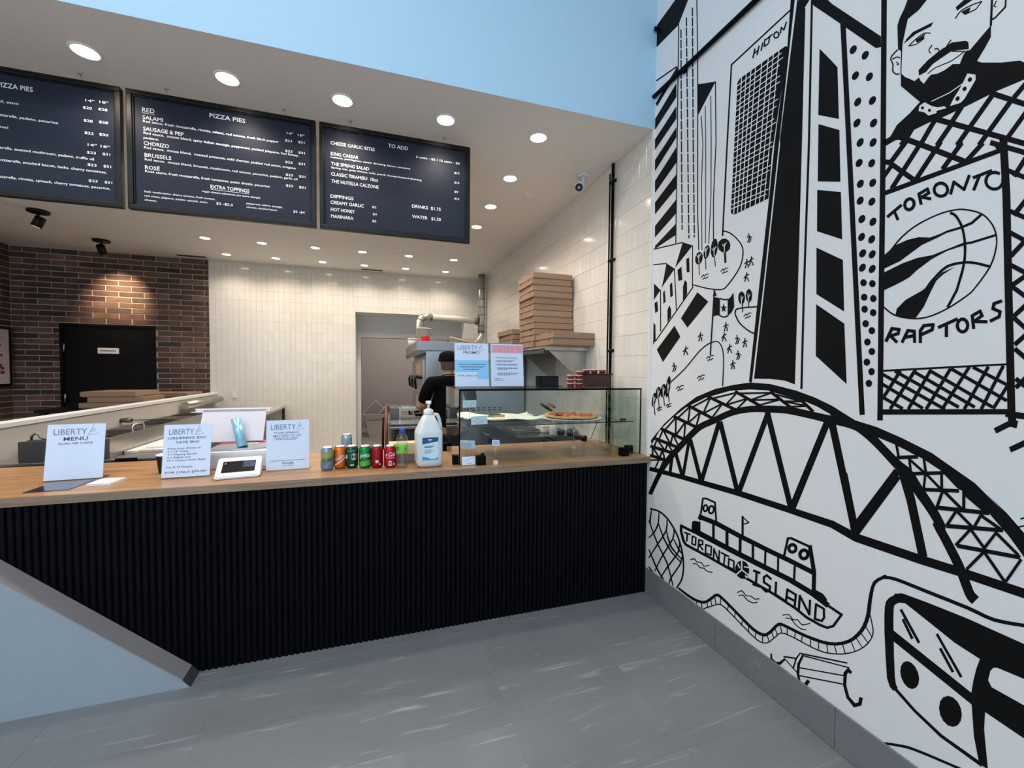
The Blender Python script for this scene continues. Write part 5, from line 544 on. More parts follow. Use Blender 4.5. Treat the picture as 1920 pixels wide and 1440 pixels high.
# lamps of the same grid that the menu boards hide from this side still light the kitchen
for y in LY[1:4]:
    for x in LX[:5:2]:
        L = bpy.data.lights.new('bulb', 'SPOT'); L.energy = LAMP_W * 1.2; L.color = WARM; L.spot_size = 2.6; L.spot_blend = 0.7; L.shadow_soft_size = 0.05
        lo = bpy.data.objects.new('bulb', L); C.objects.link(lo); lo.location = (x, y, ZC - 0.02)
L = bpy.data.lights.new('storeroom_fill', 'POINT'); L.energy = 20; L.color = (1, 0.93, 0.86); L.shadow_soft_size = 0.15  # added unseen point light that brightens the closed storeroom
lo = bpy.data.objects.new('storeroom_fill', L); C.objects.link(lo); lo.location = (0.6, 9.0, 2.6)

# unseen fill panels under the front ceiling, added to brighten floor and counter
for x, y in ((-3.0, 0.6), (-0.9, 0.6), (-3.0, -1.6), (-0.9, -1.6)):
    L = bpy.data.lights.new('front_fill', 'AREA'); L.shape = 'RECTANGLE'; L.size = 1.2; L.size_y = 0.3; L.energy = FRONT_W; L.color = (1.0, 0.97, 0.93)
    lo = bpy.data.objects.new('front_fill', L); C.objects.link(lo); lo.location = (x, y, 4.58)

# track spots
for k, (x, y, tgt, lab) in enumerate(((-3.30, 5.59, (-3.6, 7.26, 1.2), 'black ceiling spotlight nearer the counter, above the left corridor'), (-3.30, 6.61, (-3.43, 7.26, 2.42), 'black ceiling spotlight close to the brick wall'))):
    t = thing('spotlight', lab, 'spotlight', (x, y, ZC), group='black ceiling spotlights')
    b = MB(); b.lathe([(0.085, 0), (0.085, -0.02), (0.078, -0.026), (0, -0.026)], n=24); part('base', b, black_metal, t, local=True)
    b = MB(); b.tube([(0, 0, -0.026), (0, 0, -0.075)], 0.009, 8); part('stem', b, black_metal, t, local=True)
    d = (Vector(tgt) - Vector((x, y, ZC - 0.12))).normalized()
    if k == 0: d = Vector((-0.35, -0.1, -0.95)).normalized()
    c = Vector((0, 0, -0.115)); a = c - d*0.055; e = c + d*0.055
    b = MB(); b.tube([a, a + d*0.004, e], [0.036, 0.042, 0.042], 18); part('lamp_head', b, black_metal, t, local=True)
    b = MB(); b.tube([e - d*0.004, e + d*0.001], 0.034, 18); part('lens', b, mat('spot_lens', (255, 230, 190), 0.4, vary=0, emit=((255, 222, 176), 6.0 if k else 0.3)), t, local=True)
    if k == 1:
        L = bpy.data.lights.new('bulb', 'SPOT'); L.energy = SPOT_W; L.color = (1.0, 0.72, 0.45); L.spot_size = 1.1; L.spot_blend = 1.0; L.shadow_soft_size = 0.03
        lo = bpy.data.objects.new('bulb', L); C.objects.link(lo); lo.parent = t; lo.location = e + d*0.01; lo.rotation_euler = d.to_track_quat('-Z', 'Y').to_euler()
def clear_mat(name, tint, ior=1.45, rough=0.0, refl=1.0):
    m = bpy.data.materials.new(name); m.use_nodes = True
    nt = m.node_tree; n = nt.nodes; l = nt.links
    for x in list(n): n.remove(x)
    o = n.new('ShaderNodeOutputMaterial'); mx = n.new('ShaderNodeMixShader'); fr = n.new('ShaderNodeFresnel'); fr.inputs[0].default_value = ior
    tr = n.new('ShaderNodeBsdfTransparent'); gl = n.new('ShaderNodeBsdfGlossy'); gl.inputs['Roughness'].default_value = rough
    nz = n.new('ShaderNodeTexNoise'); nz.inputs['Scale'].default_value = 6; cm = n.new('ShaderNodeMix'); cm.data_type = 'RGBA'
    cm.inputs[6].default_value = tuple(v*0.985 for v in tint) + (1,); cm.inputs[7].default_value = tuple(tint) + (1,)
    l.new(nz.outputs['Fac'], cm.inputs[0]); l.new(cm.outputs[2], tr.inputs[0])
    g = n.new('ShaderNodeNewGeometry'); iv = n.new('ShaderNodeMapRange'); iv.inputs[3].default_value = ior; iv.inputs[4].default_value = 1.0/ior   # same reflectance on both faces of a sheet
    l.new(g.outputs['Backfacing'], iv.inputs[0]); l.new(iv.outputs[0], fr.inputs[0])
    k = n.new('ShaderNodeMath'); k.operation = 'MULTIPLY'; k.inputs[1].default_value = refl
    l.new(fr.outputs[0], k.inputs[0]); l.new(k.outputs[0], mx.inputs[0]); l.new(tr.outputs[0], mx.inputs[1]); l.new(gl.outputs[0], mx.inputs[2]); l.new(mx.outputs[0], o.inputs[0])
    MATS[name] = m; return m
pane = clear_mat('clear_pane', (0.93, 0.97, 0.955), 1.45)
acryl = clear_mat('acrylic_sheet', (0.96, 0.98, 0.99), 1.4)
pet = clear_mat('bottle_film', (0.90, 0.92, 0.93), 1.5, 0.02, 1.6)

# ------------------------------------------------------------------ counter
ctr = thing('service_counter', 'long service counter with a front of black vertical slats', 'counter', (-0.4, YS + 0.03, 0))
b = MB(); b.box(-2.55, XR - 0.003, YS + 0.012, YS + 0.07, 0.0, 0.889); part('front_panel', b, rubber_black, ctr)
b = MB(); b.box(-2.55, XR - 0.003, YS + 0.07, 3.0, 0.0, 0.12); b.box(-2.55, XR - 0.003, YS + 0.07, 3.0, 0.40, 0.42); b.box(-2.55, -2.53, YS + 0.07, 3.0, 0, 0.889); b.box(-0.4, -0.38, YS + 0.07, 3.0, 0, 0.889); b.box(1.70, XR - 0.003, YS + 0.07, 3.0, 0, 0.889); part('carcass', b, rubber_black, ctr)
SP = 0.0283
b = MB(); n = 8; vs = []; fs = []
for z in (0.0, 0.888):
    for k in range(n + 1):
        a = PI + PI*k/n; vs.append((math.cos(a)*SP*0.47, math.sin(a)*SP*0.44, z))
for k in range(n): fs.append((k, k+1, n+2+k, n+1+k))
b.add(vs, fs, True); slat_me = b.mesh('slat', slat_m)
x = XR - 0.02
while x > -2.5:
    link('slat', slat_me, ctr, (x - ctr.location.x, YS + 0.0125 - ctr.location.y, 0)); x -= SP
ct = thing('countertop', 'long oak worktop with a pale edge running to the mural wall', 'worktop', (-0.4, 2.7, 0.89))
b = MB(); b.box(-2.6, XR - 0.002, 2.366, 3.09, 0.891, ZT, 0.0015); part('board', b, wood_top, ct)
b = MB(); b.box(-2.6, XR - 0.002, 2.362, 2.3658, 0.891, ZT - 0.0006); part('edge_band', b, wood_edge, ct, label='pale grey brown edge band')

sw = thing('sloped_side_wall', 'white wedge of wall, tinted blue for daylight, with a grey sloped cap, below the counter at left', 'half wall', (-1.6, 2.33, 0))
sl = lambda x: 0.039 + 0.89*(-0.874 - x)
xt = -0.874 - (0.875 - 0.039)/0.89
b = MB(); b.prism([(-0.846, 0), (-0.876, 0.036), (xt, 0.872), (-2.5, 0.872), (-2.5, 0)], 2.283, 2.384); part('wall_body', b, plaster_daylit, sw)
b = MB(); b.prism([(-0.876, 0.0365), (-0.874, 0.042), (xt, 0.878), (-2.5, 0.878), (-2.5, 0.8725), (xt, 0.8725)], 2.2815, 2.384); part('cap', b, cap_grey, sw, label='warm grey sloping cap')
b = MB(); b.prism([(-0.8455, 0.0004), (-0.8435, 0.0015), (-0.873, 0.042), (-0.8757, 0.0368)], 2.282, 2.384); part('cap_end', b, cap_end, sw, label='dark grey lower end')

# ------------------------------------------------------------------ mural
mur = thing('wall_mural', 'large black line mural of city landmarks painted on the white wall', 'mural', (XR, 1.4, 0.2))
def poly_mesh(items):
    v = []; f = []; mi = []
    for k, (lay, typ, pts) in enumerate(items):
        x = XR - (0.0004, 0.0022, 0.0028)[lay] - k*1.1e-5; P3 = [Vector((x, y/2000.0, z/2000.0)) for y, z in pts]; o = len(v); v += [(p.x - mur.location.x, p.y - mur.location.y, p.z - mur.location.z) for p in P3]
        if typ == 1:
            n = len(pts); h = n//2; ff = [(i, i+1, n-2-i, n-1-i) for i in range(h-1)]
        else:
            ff = [tuple(t) for t in tessellate_polygon([[Vector((p.y, p.z, 0)) for p in P3]])]
        for q in ff: f.append(tuple(i+o for i in q)); mi.append(1 if lay == 1 else 0)
    me = bpy.data.meshes.new('drawing'); me.from_pydata(v, [], f); me.materials.append(black_paint); me.materials.append(white_paint)
    me.polygons.foreach_set('material_index', mi); me.update(); return me
MLAB = {'portrait_drawing': 'portrait of a bearded man with a chain', 'bridge_drawing': 'arched truss bridge', 'ferry_drawing': 'lettered ferry with two funnels', 'team_sign_drawing': 'hand lettered sign with a clawed ball', 'streetcar_drawing': 'front of a streetcar', 'hotel_tower_drawing': 'hotel tower with a grid of windows', 'black_tower_drawing': 'tall solid black tower', 'window_tower_drawing': 'tower with black panes and dots', 'park_drawing': 'park with trees, flag and tiny figures', 'woven_vessel_drawing': 'curved shell of crossed lines', 'ladder_path_drawing': 'winding ribbon path with rungs', 'sledge_drawing': 'sledge with curled runners', 'striped_tower_drawing': 'tower with slanted black stripes', 'net_drawing': 'crossed net lines', 'house_row_drawing': 'row of pitched roof houses'}
for line in MURAL.strip().split('\n'):
    nm, body = line.split('|'); items = []
    for it in body.split(';'):
        h, c = it.split(':'); c = list(map(int, c.split(','))); items.append((int(h[0]), int(h[1]), list(zip(c[::2], c[1::2]))))
    o = link(nm, poly_mesh(items), mur)
    if nm in MLAB: o['label'] = MLAB[nm]
rl = thing('wall_cable', 'straight black cable running level across the upper mural', 'cable', (XR, 1.5, 3.285))
b = MB(); b.tube([(XR - 0.016, YS + 0.0, 3.296), (XR - 0.016, 1.6, 3.275), (XR - 0.016, -1.5, 3.25)], 0.0125, 8); part('cable', b, rubber_black, rl)
for y in (2.1, 1.2, 0.3, -0.7):
    b = MB(); b.box(XR - 0.018, XR - 0.0007, y - 0.012, y + 0.012, 3.262 + (y-1.6)*0.01, 3.292 + (y-1.6)*0.01); part('clip', b, rubber_black, rl)
b = MB(); b.tube([(XR - 0.0015, YS - 0.02, 3.715), (XR - 0.03, YS - 0.02, 3.715)], 0.012, 8); o = link('wall_hook', b.mesh('wall_hook', rubber_black)); tag(o, 'small black hook high in the corner beside the mural', 'hook')

# ------------------------------------------------------------------ menu boards
FB = [(-2.31, -1.355), (-1.329, -0.369), (-0.349, 0.613)]
BL_ = ['dark framed menu board with pizza prices, leftmost and cut by the picture edge', 'dark framed menu board headed pizza pies with a red list, middle of three', 'dark framed menu board headed to add, rightmost of three']
YBD = 2.93
for k, (x0, x1) in enumerate(FB):
    z0, z1 = 2.388, 3.046
    t = thing('menu_board', BL_[k], 'menu board', ((x0+x1)/2, YBD, z0), group='menu boards hanging from the ceiling')
    fw = 0.026
    b = MB()
    for (a, c, d, e) in ((x0, x1, z1 - fw, z1), (x0, x1, z0, z0 + fw), (x0, x0 + fw, z0 + fw, z1 - fw), (x1 - fw, x1, z0 + fw, z1 - fw)): b.box(a, c, YBD - 0.024, YBD + 0.012, d, e, 0.004)
    part('frame', b, black_metal, t)
    b = MB()
    for (a, c, d, e) in ((x0 + fw, x1 - fw, z1 - fw - 0.007, z1 - fw), (x0 + fw, x1 - fw, z0 + fw, z0 + fw + 0.007), (x0 + fw, x0 + fw + 0.007, z0 + fw + 0.007, z1 - fw - 0.007), (x1 - fw - 0.007, x1 - fw, z0 + fw + 0.007, z1 - fw - 0.007)): b.box(a, c, YBD - 0.018, YBD + 0.0, d, e, 0.002)
    part('inner_lip', b, black_plastic, t)
    b = MB(); b.box(x0 + fw - 0.002, x1 - fw + 0.002, YBD - 0.0115, YBD + 0.002, z0 + fw - 0.002, z1 - fw + 0.002); part('poster', b, poster_m, t)
    b = MB()
    for s, tx, tz, wd, h in BOARD_TEXT[k]:
        cap = {1: 0.0205, 2: 0.0132, 3: 0.0108}[h]
        if s in ('PIZZA PIES', 'TO ADD', 'RED'): cap = 0.024
        put_text(b, s, (tx, YBD - 0.0125, tz), (1, 0, 0), (0, 0, 1), wd, cap, True)
        if s in ('RED', 'EXTRA TOPPINGS'): b.box(tx, tx + wd, YBD - 0.0127, YBD - 0.0123, tz - 0.008, tz - 0.0058)
    part('lettering', b, print_white, t, fix=False)['kind'] = 'stuff'
    for hx in (x0 + 0.18, x1 - 0.18):
        b = MB(); b.lathe([(0.012, 0), (0.012, -0.003), (0.004, -0.006)], hx, YBD, ZC, 12)
        pts = [(hx, YBD, ZC - 0.006), (hx, YBD, ZC - 0.018), (hx + 0.007, YBD, ZC - 0.024), (hx + 0.007, YBD, ZC - 0.032), (hx, YBD, ZC - 0.038), (hx, YBD, z1 - 0.001)]
        b.tube(pts, 0.0018, 6); part('hook', b, chrome, t)

# ------------------------------------------------------------------ sign stands
def frame3(O, U, V):
    O = Vector(O); U = Vector(U).normalized(); V = Vector(V).normalized(); N = U.cross(V).normalized()
    return lambda u, v, n=0.0: tuple(O + U*u + V*v + N*n)
def slab(mb, F, u0, u1, v0, v1, n0, n1):
    mb.add([F(u0,v0,n0),F(u1,v0,n0),F(u1,v1,n0),F(u0,v1,n0),F(u0,v0,n1),F(u1,v0,n1),F(u1,v1,n1),F(u0,v1,n1)], [(0,3,2,1),(4,5,6,7),(0,1,5,4),(1,2,6,5),(2,3,7,6),(3,0,4,7)])
def strokes(mb, F, pts, wd, n):
    for (a, c) in zip(pts[:-1], pts[1:]):
        d = Vector((c[0]-a[0], c[1]-a[1])); L = max(d.length, 1e-6); p = Vector((-d.y, d.x))/L*wd/2; e = d/L*wd*0.3
        mb.add([F(a[0]-e.x+p.x, a[1]-e.y+p.y, n), F(a[0]-e.x-p.x, a[1]-e.y-p.y, n), F(c[0]+e.x-p.x, c[1]+e.y-p.y, n), F(c[0]+e.x+p.x, c[1]+e.y+p.y, n)], [(0,1,2,3)])
def ftext(mb, F, s, u, v, n, width=None, cap=0.01, bold=False, align='l', slant=0.0, maxw=None):
    O = Vector(F(u, v, n)); U = Vector(F(u+1, v, n)) - O; V = Vector(F(u, v+1, n)) - O
    put_text(mb, s, O, U, V, width, cap, bold, align, slant, maxw)
def logo(mb, F, u0, v0, wd, n):
    """The shop's line logo: a slanted stroke with rungs over a curved base."""
    h = wd*1.15
    P = lambda a, c: (u0 + a*wd, v0 + c*h)
    strokes(mb, F, [P(0.05, 0.02), P(0.22, 0.35), P(0.40, 0.75), P(0.5, 1.0)], 0.0016, n)
    strokes(mb, F, [P(0.34, 0.58), P(0.72, 0.60)], 0.0014, n)
    strokes(mb, F, [P(0.22, 0.34), P(0.55, 0.48), P(0.66, 0.42), P(0.52, 0.30), P(0.22, 0.30)], 0.0013, n)
    strokes(mb, F, [P(0.05, 0.02), P(0.35, 0.0), P(0.7, 0.06), P(1.0, 0.14)], 0.0016, n)
print_grey = mat('grey_blue_print', (112, 124, 156), 0.6, vary=0.03)
glossy_paper = mat('glossy_sign_paper', (214, 228, 252), 0.3, vary=0.015, scale=4, coat=0.25)
def sign_stand(name, label, A, B, topdy, h, group, lines, foot=0.075):
    """A = bottom left, B = bottom right on the worktop; topdy = how far the top leans back."""
    A = Vector(A); B = Vector(B); wd = (B - A).length; U = (B - A).normalized()
    back = Vector((-U.y, U.x, 0)); V = (Vector((0,0,1))*math.sqrt(max(h*h - topdy*topdy, 1e-6)) + back*topdy).normalized()
    t = thing(name, label, 'sign', tuple((A+B)/2), group=group)
    F = frame3(A + Vector((0,0,0.0025)), U, V)        # +n points to the customer
    b = MB(); slab(b, F, 0, wd, 0, h, -0.0045, -0.0015); part('acrylic_sheet', b, acryl, t)
    b = MB(); fb = frame3(A, U, back); slab(b, fb, 0, wd, -0.002, foot, 0.0, 0.0025); part('foot', b, acryl, t)
    b = MB(); slab(b, F, 0.004, wd - 0.004, 0.004, h - 0.004, -0.0014, -0.0008); part('paper', b, glossy_paper, t)
    b = MB(); bg = MB(); n = -0.0003
    for L in lines:
        if L[0] == 'LIBERTY':
            ftext(bg, F, 'LIBERTY', wd*L[1], h*L[2], n, wd*L[3], h*L[4], False); logo(bg, F, wd*(L[1]+L[3]+0.015), h*(L[2]-0.01), wd*0.19, n)
        elif L[0] == '|':                      # lines too small to read in the photograph
            u = wd*L[1]; k = 0
            while u < wd*(L[1]+L[3]):
                l = wd*(0.022 + 0.018*((k*7) % 3)); slab(b, F, u, min(u+l, wd*(L[1]+L[3])), h*L[2], h*(L[2]+L[4]), n-0.0002, n); u += l + wd*0.012; k += 1
        elif L[0] == '*':
            for k in range(5):
                cx = wd*(L[1] + L[3]*(k+0.5)/5); cy = h*L[2]; r = h*L[4]
                pts = [F(cx + r*(1 if q % 2 == 0 else 0.42)*math.sin(PI*q/5), cy + r*(1 if q % 2 == 0 else 0.42)*math.cos(PI*q/5), n) for q in range(10)]
                b.add(pts + [F(cx, cy, n)], [(q, (q+1) % 10, 10) for q in range(10)])
        else:
            ftext(b, F, L[0], wd*L[1], h*L[2], n, wd*L[3], h*L[4], True)
    part('lettering', b, print_dark, t, fix=False)['kind'] = 'stuff'
    if bg.v: part('logo', bg, print_grey, t, fix=False)
    return t, F, wd, h
SG = 'acrylic sign stands on the worktop'
sign_stand('sign_stand', 'white acrylic sign headed menu, on the worktop at the far left', (-1.575, 2.642, ZT), (-1.34, 2.655, ZT), 0.046, 0.284, SG,
    [('LIBERTY', .12, .80, .55, .105), ('MENU', .29, .695, .40, .065), ('SCAN QR CODE', .21, .63, .57, .032)])
sign_stand('sign_stand', 'white acrylic sign offering a big order deal, left of the payment terminal', (-1.058, 2.552, ZT), (-0.842, 2.558, ZT), 0.05, 0.278, SG,
    [('LIBERTY', .12, .80, .50, .105), ('ORDERING BIG?', .11, .715, .77, .042), ('SAVE BIG!', .27, .638, .47, .042), ('Enjoy your choice of', .11, .53, .66, .03), ('2 x 18" Pizzas', .11, .475, .42, .03), ('4 x Dipping Sauces,', .11, .42, .60, .03), ('2 x Salads and', .11, .365, .46, .03), ('24 x Cheese Garlic Bites!', .11, .31, .78, .03), ('For 8-10 People:', .11, .185, .52, .03), ('FOR ONLY $99.99!', .09, .085, .82, .038)])
sign_stand('sign_stand', 'white acrylic sign asking for opinions, between the payment terminal and the cans', (-0.594, 2.584, ZT), (-0.372, 2.6, ZT), 0.035, 0.283, SG,
    [('LIBERTY', .12, .80, .55, .105), ('YOUR OPINION', .18, .72, .56, .034), ('MATTERS TO US!', .17, .66, .62, .034), ('|', .20, .625, .52, .012), ('|', .22, .598, .48, .012), ('|', .10, .185, .80, .01), ('Google', .37, .12, .26, .045), ('*', .38, .085, .25, .014)])
YP = 2.60
ps, PF, pw, ph = sign_stand('promo_stand', 'white acrylic sign headed promo, on top of the glass case', (0.455, YP, 1.3905), (0.682, YP, 1.3905), 0.03, 0.284, 'two page sign stands on the glass case',
    [('LIBERTY', .10, .83, .57, .105), ('PROMO', .26, .745, .46, .06), ('|', .10, .50, .80, .018), ('|', .16, .44, .68, .018), ('|', .26, .385, .45, .018), ('FOR ONLY $', .10, .235, .55, .036)])
b = MB(); slab(b, PF, pw*.02, pw*.98, ph*.33, ph*.60, -0.00075, -0.0006); slab(b, PF, pw*.66, pw*.98, ph*.17, ph*.33, -0.00075, -0.0006); part('blue_band', b, mat('sky_blue_print', (140, 208, 250), 0.4, vary=0.03), ps)
ps2, PF2, pw2, ph2 = sign_stand('promo_stand', 'white acrylic notice with a pink photo strip, on top of the glass case', (0.690, YP, 1.3905), (0.918, YP, 1.3905), 0.03, 0.284, 'two page sign stands on the glass case',
    [('|', .16, .66, .64, .012), ('|', .16, .595, .56, .012), ('|', .16, .575, .50, .012), ('|', .16, .515, .62, .012), ('|', .16, .495, .66, .012), ('|', .20, .43, .60, .012), ('|', .20, .41, .62, .012), ('|', .20, .39, .30, .012), ('|', .20, .31, .64, .012), ('|', .20, .285, .58, .012), ('|', .20, .265, .40, .012), ('|', .12, .18, .20, .012), ('|', .12, .145, .28, .012)])
b = MB(); slab(b, PF2, pw2*.04, pw2*.96, ph2*.78, ph2*.96, -0.00075, -0.0006); part('photo_strip', b, mat('pink_photo_print', (228, 160, 172), 0.4, vary=0.35, scale=26, stretch=(3, 1, 0.3)), ps2)

# flyers on the worktop
def flat_sheet(name, label, cat, corners, t, m, group=None):
    cx = sum(c[0] for c in corners)/4; cy = sum(c[1] for c in corners)/4
    b = MB(); b.prism([(c[0]-cx, c[1]-cy) for c in corners], 0.0, t, 'z'); o = link(name, b.mesh(name, m), None, (cx, cy, ZT + 0.0004)); return tag(o, label, cat, group)
fl = flat_sheet('flyer', 'dark blue flyer lying flat in front of the menu sign', 'flyer', [(-1.523, 2.44), (-1.365, 2.452), (-1.36, 2.632), (-1.518, 2.62)], 0.0025, mat('navy_flyer', (36, 44, 62), 0.2, vary=0.35, scale=14, coat=0.4))
b = MB(); F = frame3((0, 0, 0.0028), (1, 0.03, 0), (0, 1, 0)); strokes(b, F, [(-0.04, 0.0), (-0.02, 0.03), (0.0, 0.055), (0.01, 0.03), (0.04, 0.02), (0.0, -0.01), (-0.04, 0.0)], 0.003, 0); part('emblem', b, mat('flyer_emblem', (120, 140, 178), 0.4), fl, local=True)
flat_sheet('napkin_pad', 'small stack of white cards beside the dark flyer', 'paper stack', [(-1.328, 2.50), (-1.231, 2.487), (-1.22, 2.60), (-1.318, 2.612)], 0.011, white_plastic)
cu = thing('cup', 'black cup with a pale rim half hidden by the big order sign', 'cup', (-1.10, 2.72, ZT))
b = MB(); b.lathe([(0.030, 0.0), (0.032, 0.004), (0.041, 0.095), (0.038, 0.095), (0.029, 0.008), (0, 0.006)], n=20); part('body', b, black_plastic, cu, local=True)
b = MB(); b.lathe([(0.0412, 0.094), (0.0435, 0.097), (0.0435, 0.101), (0.038, 0.101), (0.038, 0.096)], n=20); part('rim', b, white_plastic, cu, local=True)

# ------------------------------------------------------------------ payment terminal, cash drawer, tablet
tm = thing('payment_terminal', 'white payment terminal with a dark tilted screen', 'card reader', (-0.705, 2.545, ZT), rz=0.14)
b = MB(); b.prism([(-0.085, 0.004), (-0.070, 0.0), (0.06, 0.0), (0.075, 0.03), (0.075, 0.078), (0.068, 0.085), (0.055, 0.085), (-0.082, 0.016)], -0.10, 0.10, 'x')
bm = bmesh.new(); me_ = b.mesh('terminal'); bm.from_mesh(me_); bmesh.ops.bevel(bm, geom=[e for e in bm.edges if e.calc_face_angle(0) > 0.5], offset=0.006, segments=2, affect='EDGES'); bm.to_mesh(me_); bm.free(); me_.materials.append(white_plastic); link('body', me_, tm)
sl_ = Vector((0, 0.137, 0.069)).normalized(); FT = frame3((-0.10, -0.082, 0.0165), (1, 0, 0), sl_)
b = MB(); slab(b, FT, 0.026, 0.174, 0.030, 0.122, 0.0, 0.0012); sc_ = part('screen', b, screen_m, tm, local=True)
b = MB(); slab(b, FT, 0.118, 0.170, 0.066, 0.118, 0.0013, 0.0017); part('screen_panel', b, mat('slate_screen', (70, 76, 96), 0.15, vary=0.03), sc_, local=True)
b = MB(); slab(b, FT, 0.034, 0.040, 0.100, 0.106, 0.0013, 0.0017); part('status_light', b, print_white, sc_, local=True)
cd = thing('cash_drawer', 'white cash box behind the payment terminal, under the tablet stand', 'cash drawer', (-0.76, 2.86, ZT))
b = MB(); b.box(-0.93, -0.61, 2.72, 3.03, ZT + 0.001, ZT + 0.097, 0.005); part('body', b, white_plastic, cd)
b = MB(); b.box(-0.925, -0.615, 2.7165, 2.7195, ZT + 0.012, ZT + 0.084, 0.001); part('drawer_front', b, white_plastic, cd)
tb = thing('tablet_stand', 'white till tablet seen from behind on a pale blue cylinder stand', 'tablet', (-0.77, 2.82, ZT + 0.0985))
b = MB(); b.prism([(-0.92, 2.755), (-0.69, 2.755), (-0.63, 2.80), (-0.63, 2.93), (-0.92, 2.93)], ZT + 0.0987, ZT + 0.1075, 'z'); part('base', b, mat('silver_plastic', (186, 190, 200), 0.25, 0.6, vary=0.03), tb)
p0 = Vector((-0.757, 2.80, ZT + 0.108)); p1 = Vector((-0.808, 2.86, ZT + 0.268))
b = MB(); b.tube([p0, p1], 0.027, 20); part('stand_leg', b, mat('ice_blue_metal', (150, 206, 236), 0.22, 0.35, vary=0.05), tb)
FTb = frame3((-1.035, 2.845, ZT + 0.137), (1, 0.015, 0), (0, 0.10, 0.19))
b = MB(); slab(b, FTb, 0.035, 0.37, 0.0, 0.205, -0.014, -0.002); slab(b, FTb, 0.0, 0.39, 0.19, 0.205, -0.014, -0.002); part('tablet_back', b, mat('tablet_back', (214, 212, 222), 0.4, vary=0.02), tb)
b = MB(); slab(b, FTb, -0.004, 0.395, 0.205, 0.213, -0.016, 0.0); part('top_edge', b, white_plastic, tb)
b = MB(); slab(b, FTb, 0.04, 0.36, 0.008, 0.197, -0.0165, -0.0145); part('screen', b, screen_m, tb)
pink = mat('pink_plastic', (244, 130, 150), 0.45, vary=0.05)
o = link('pen', MB().tube([(-0.07, 0, 0), (0.07, 0.01, 0)], 0.006, 8).mesh('pen', pink), None, (-0.86, 2.99, ZT + 0.105)); tag(o, 'pink pen lying on the cash box behind the tablet leg', 'pen')
o = link('marker', MB().tube([(-0.03, 0, 0), (0.03, 0.01, 0.0)], 0.008, 8).mesh('marker', pink), None, (-0.69, 2.99, ZT + 0.107)); tag(o, 'short pink marker right of the tablet leg', 'marker')
b = MB(); b.tube([(-0.60, 2.76, ZT + 0.003), (-0.585, 2.70, ZT + 0.003), (-0.60, 2.64, ZT + 0.003), (-0.66, 2.63, ZT + 0.003)], 0.003, 6); o = link('cable', b.mesh('cable', rubber_black)); tag(o, 'thin black cable beside the payment terminal', 'cable')

# ------------------------------------------------------------------ cans
CAN_R, CAN_H = 0.0345, 0.128
can_prof = [(0.024, 0.0), (0.027, 0.002), (0.0335, 0.010), (CAN_R, 0.016), (CAN_R, 0.106), (0.0335, 0.110), (0.0285, 0.1205), (0.0275, 0.122)]
rim_prof = [(0.0275, 0.122), (0.0288, 0.125), (0.0285, 0.128), (0.0268, 0.128), (0.0262, 0.1235), (0, 0.1235)]
def wrap(mb, r, a0):
    mb.v = [(r*math.cos(a0 + p[0]/r), r*math.sin(a0 + p[0]/r), p[2]) for p in mb.v]; return mb
def can(label, x, y, rgb, deco, name='soda_can'):
    a0 = math.atan2(-y, -x); t = thing(name, label, 'can', (x, y, ZT), group='cans on the worktop')
    m = mat('can_' + '_'.join(map(str, rgb)), rgb, 0.24, 0.55, vary=0.06, scale=30)
    part('body', MB().lathe(can_prof, n=28), m, t, local=True)
    part('lid', MB().lathe(rim_prof, n=28), chrome, t, local=True)
    b = MB(); b.box(-0.006, 0.006, -0.016, 0.004, 0.1237, 0.1255); part('pull_tab', b, chrome, t, local=True)
    for d in deco:
        b = MB(); R_ = CAN_R + 0.0003 + d.get('lift', 0)
        if d['k'] == 'text':
            put_text(b, d['s'], (0, 0, d['z']), (math.cos(d.get('rot', 0)), 0, math.sin(d.get('rot', 0))), (-math.sin(d.get('rot', 0)), 0, math.cos(d.get('rot', 0))), d['w'], d['cap'], True, 'c', d.get('sl', 0)); nm = 'lettering'
        elif d['k'] == 'band':
            n = 20
            for i in range(n):
                u0 = -d['w']/2 + d['w']*i/n; u1 = u0 + d['w']/n
                f = lambda u: d.get('sl', 0)*u + d.get('amp', 0)*math.sin(u*60)
                b.add([(u0, 0, d['z0'] + f(u0)), (u1, 0, d['z0'] + f(u1)), (u1, 0, d['z1'] + f(u1)), (u0, 0, d['z1'] + f(u0))], [(0,1,2,3)])
            nm = 'print_band'
        else:
            n = 20; b.add([(d['u'], 0, d['z'])] + [(d['u'] + d['rx']*math.cos(2*PI*i/n), 0, d['z'] + d['rz']*math.sin(2*PI*i/n)) for i in range(n)], [(0, i+1, (i+1) % n + 1) for i in range(n)]); nm = 'print_patch'
        part(nm, wrap(b, R_, a0), mat('can_ink_' + '_'.join(map(str, d['c'])), d['c'], 0.3, 0.2, vary=0.03), t, local=True, fix=False)
    return t
navy = (24, 36, 74); wht = (240, 240, 240)
can('blue and lime green tea can with navy letters, leftmost of the front row of cans', -0.276, 2.555, (126, 150, 190), [dict(k='band', w=0.10, z0=0.062, z1=0.106, sl=0.25, c=(150, 164, 92)), dict(k='band', w=0.10, z0=0.045, z1=0.064, sl=0.5, amp=0.004, c=(70, 146, 132), lift=.0002), dict(k='text', s='ESTEA', z=0.052, w=0.062, cap=0.017, c=navy, rot=0.08, lift=.0005)])
can('orange can with slanted white lettering, between the blue can and the dark green can', -0.210, 2.577, (222, 112, 42), [dict(k='band', w=0.07, z0=0.040, z1=0.047, sl=0.7, c=wht), dict(k='text', s='rush', z=0.056, w=0.052, cap=0.022, c=navy, rot=0.5, lift=.0002), dict(k='text', s='rush', z=0.0575, w=0.050, cap=0.020, c=wht, rot=0.5, lift=.0004)])
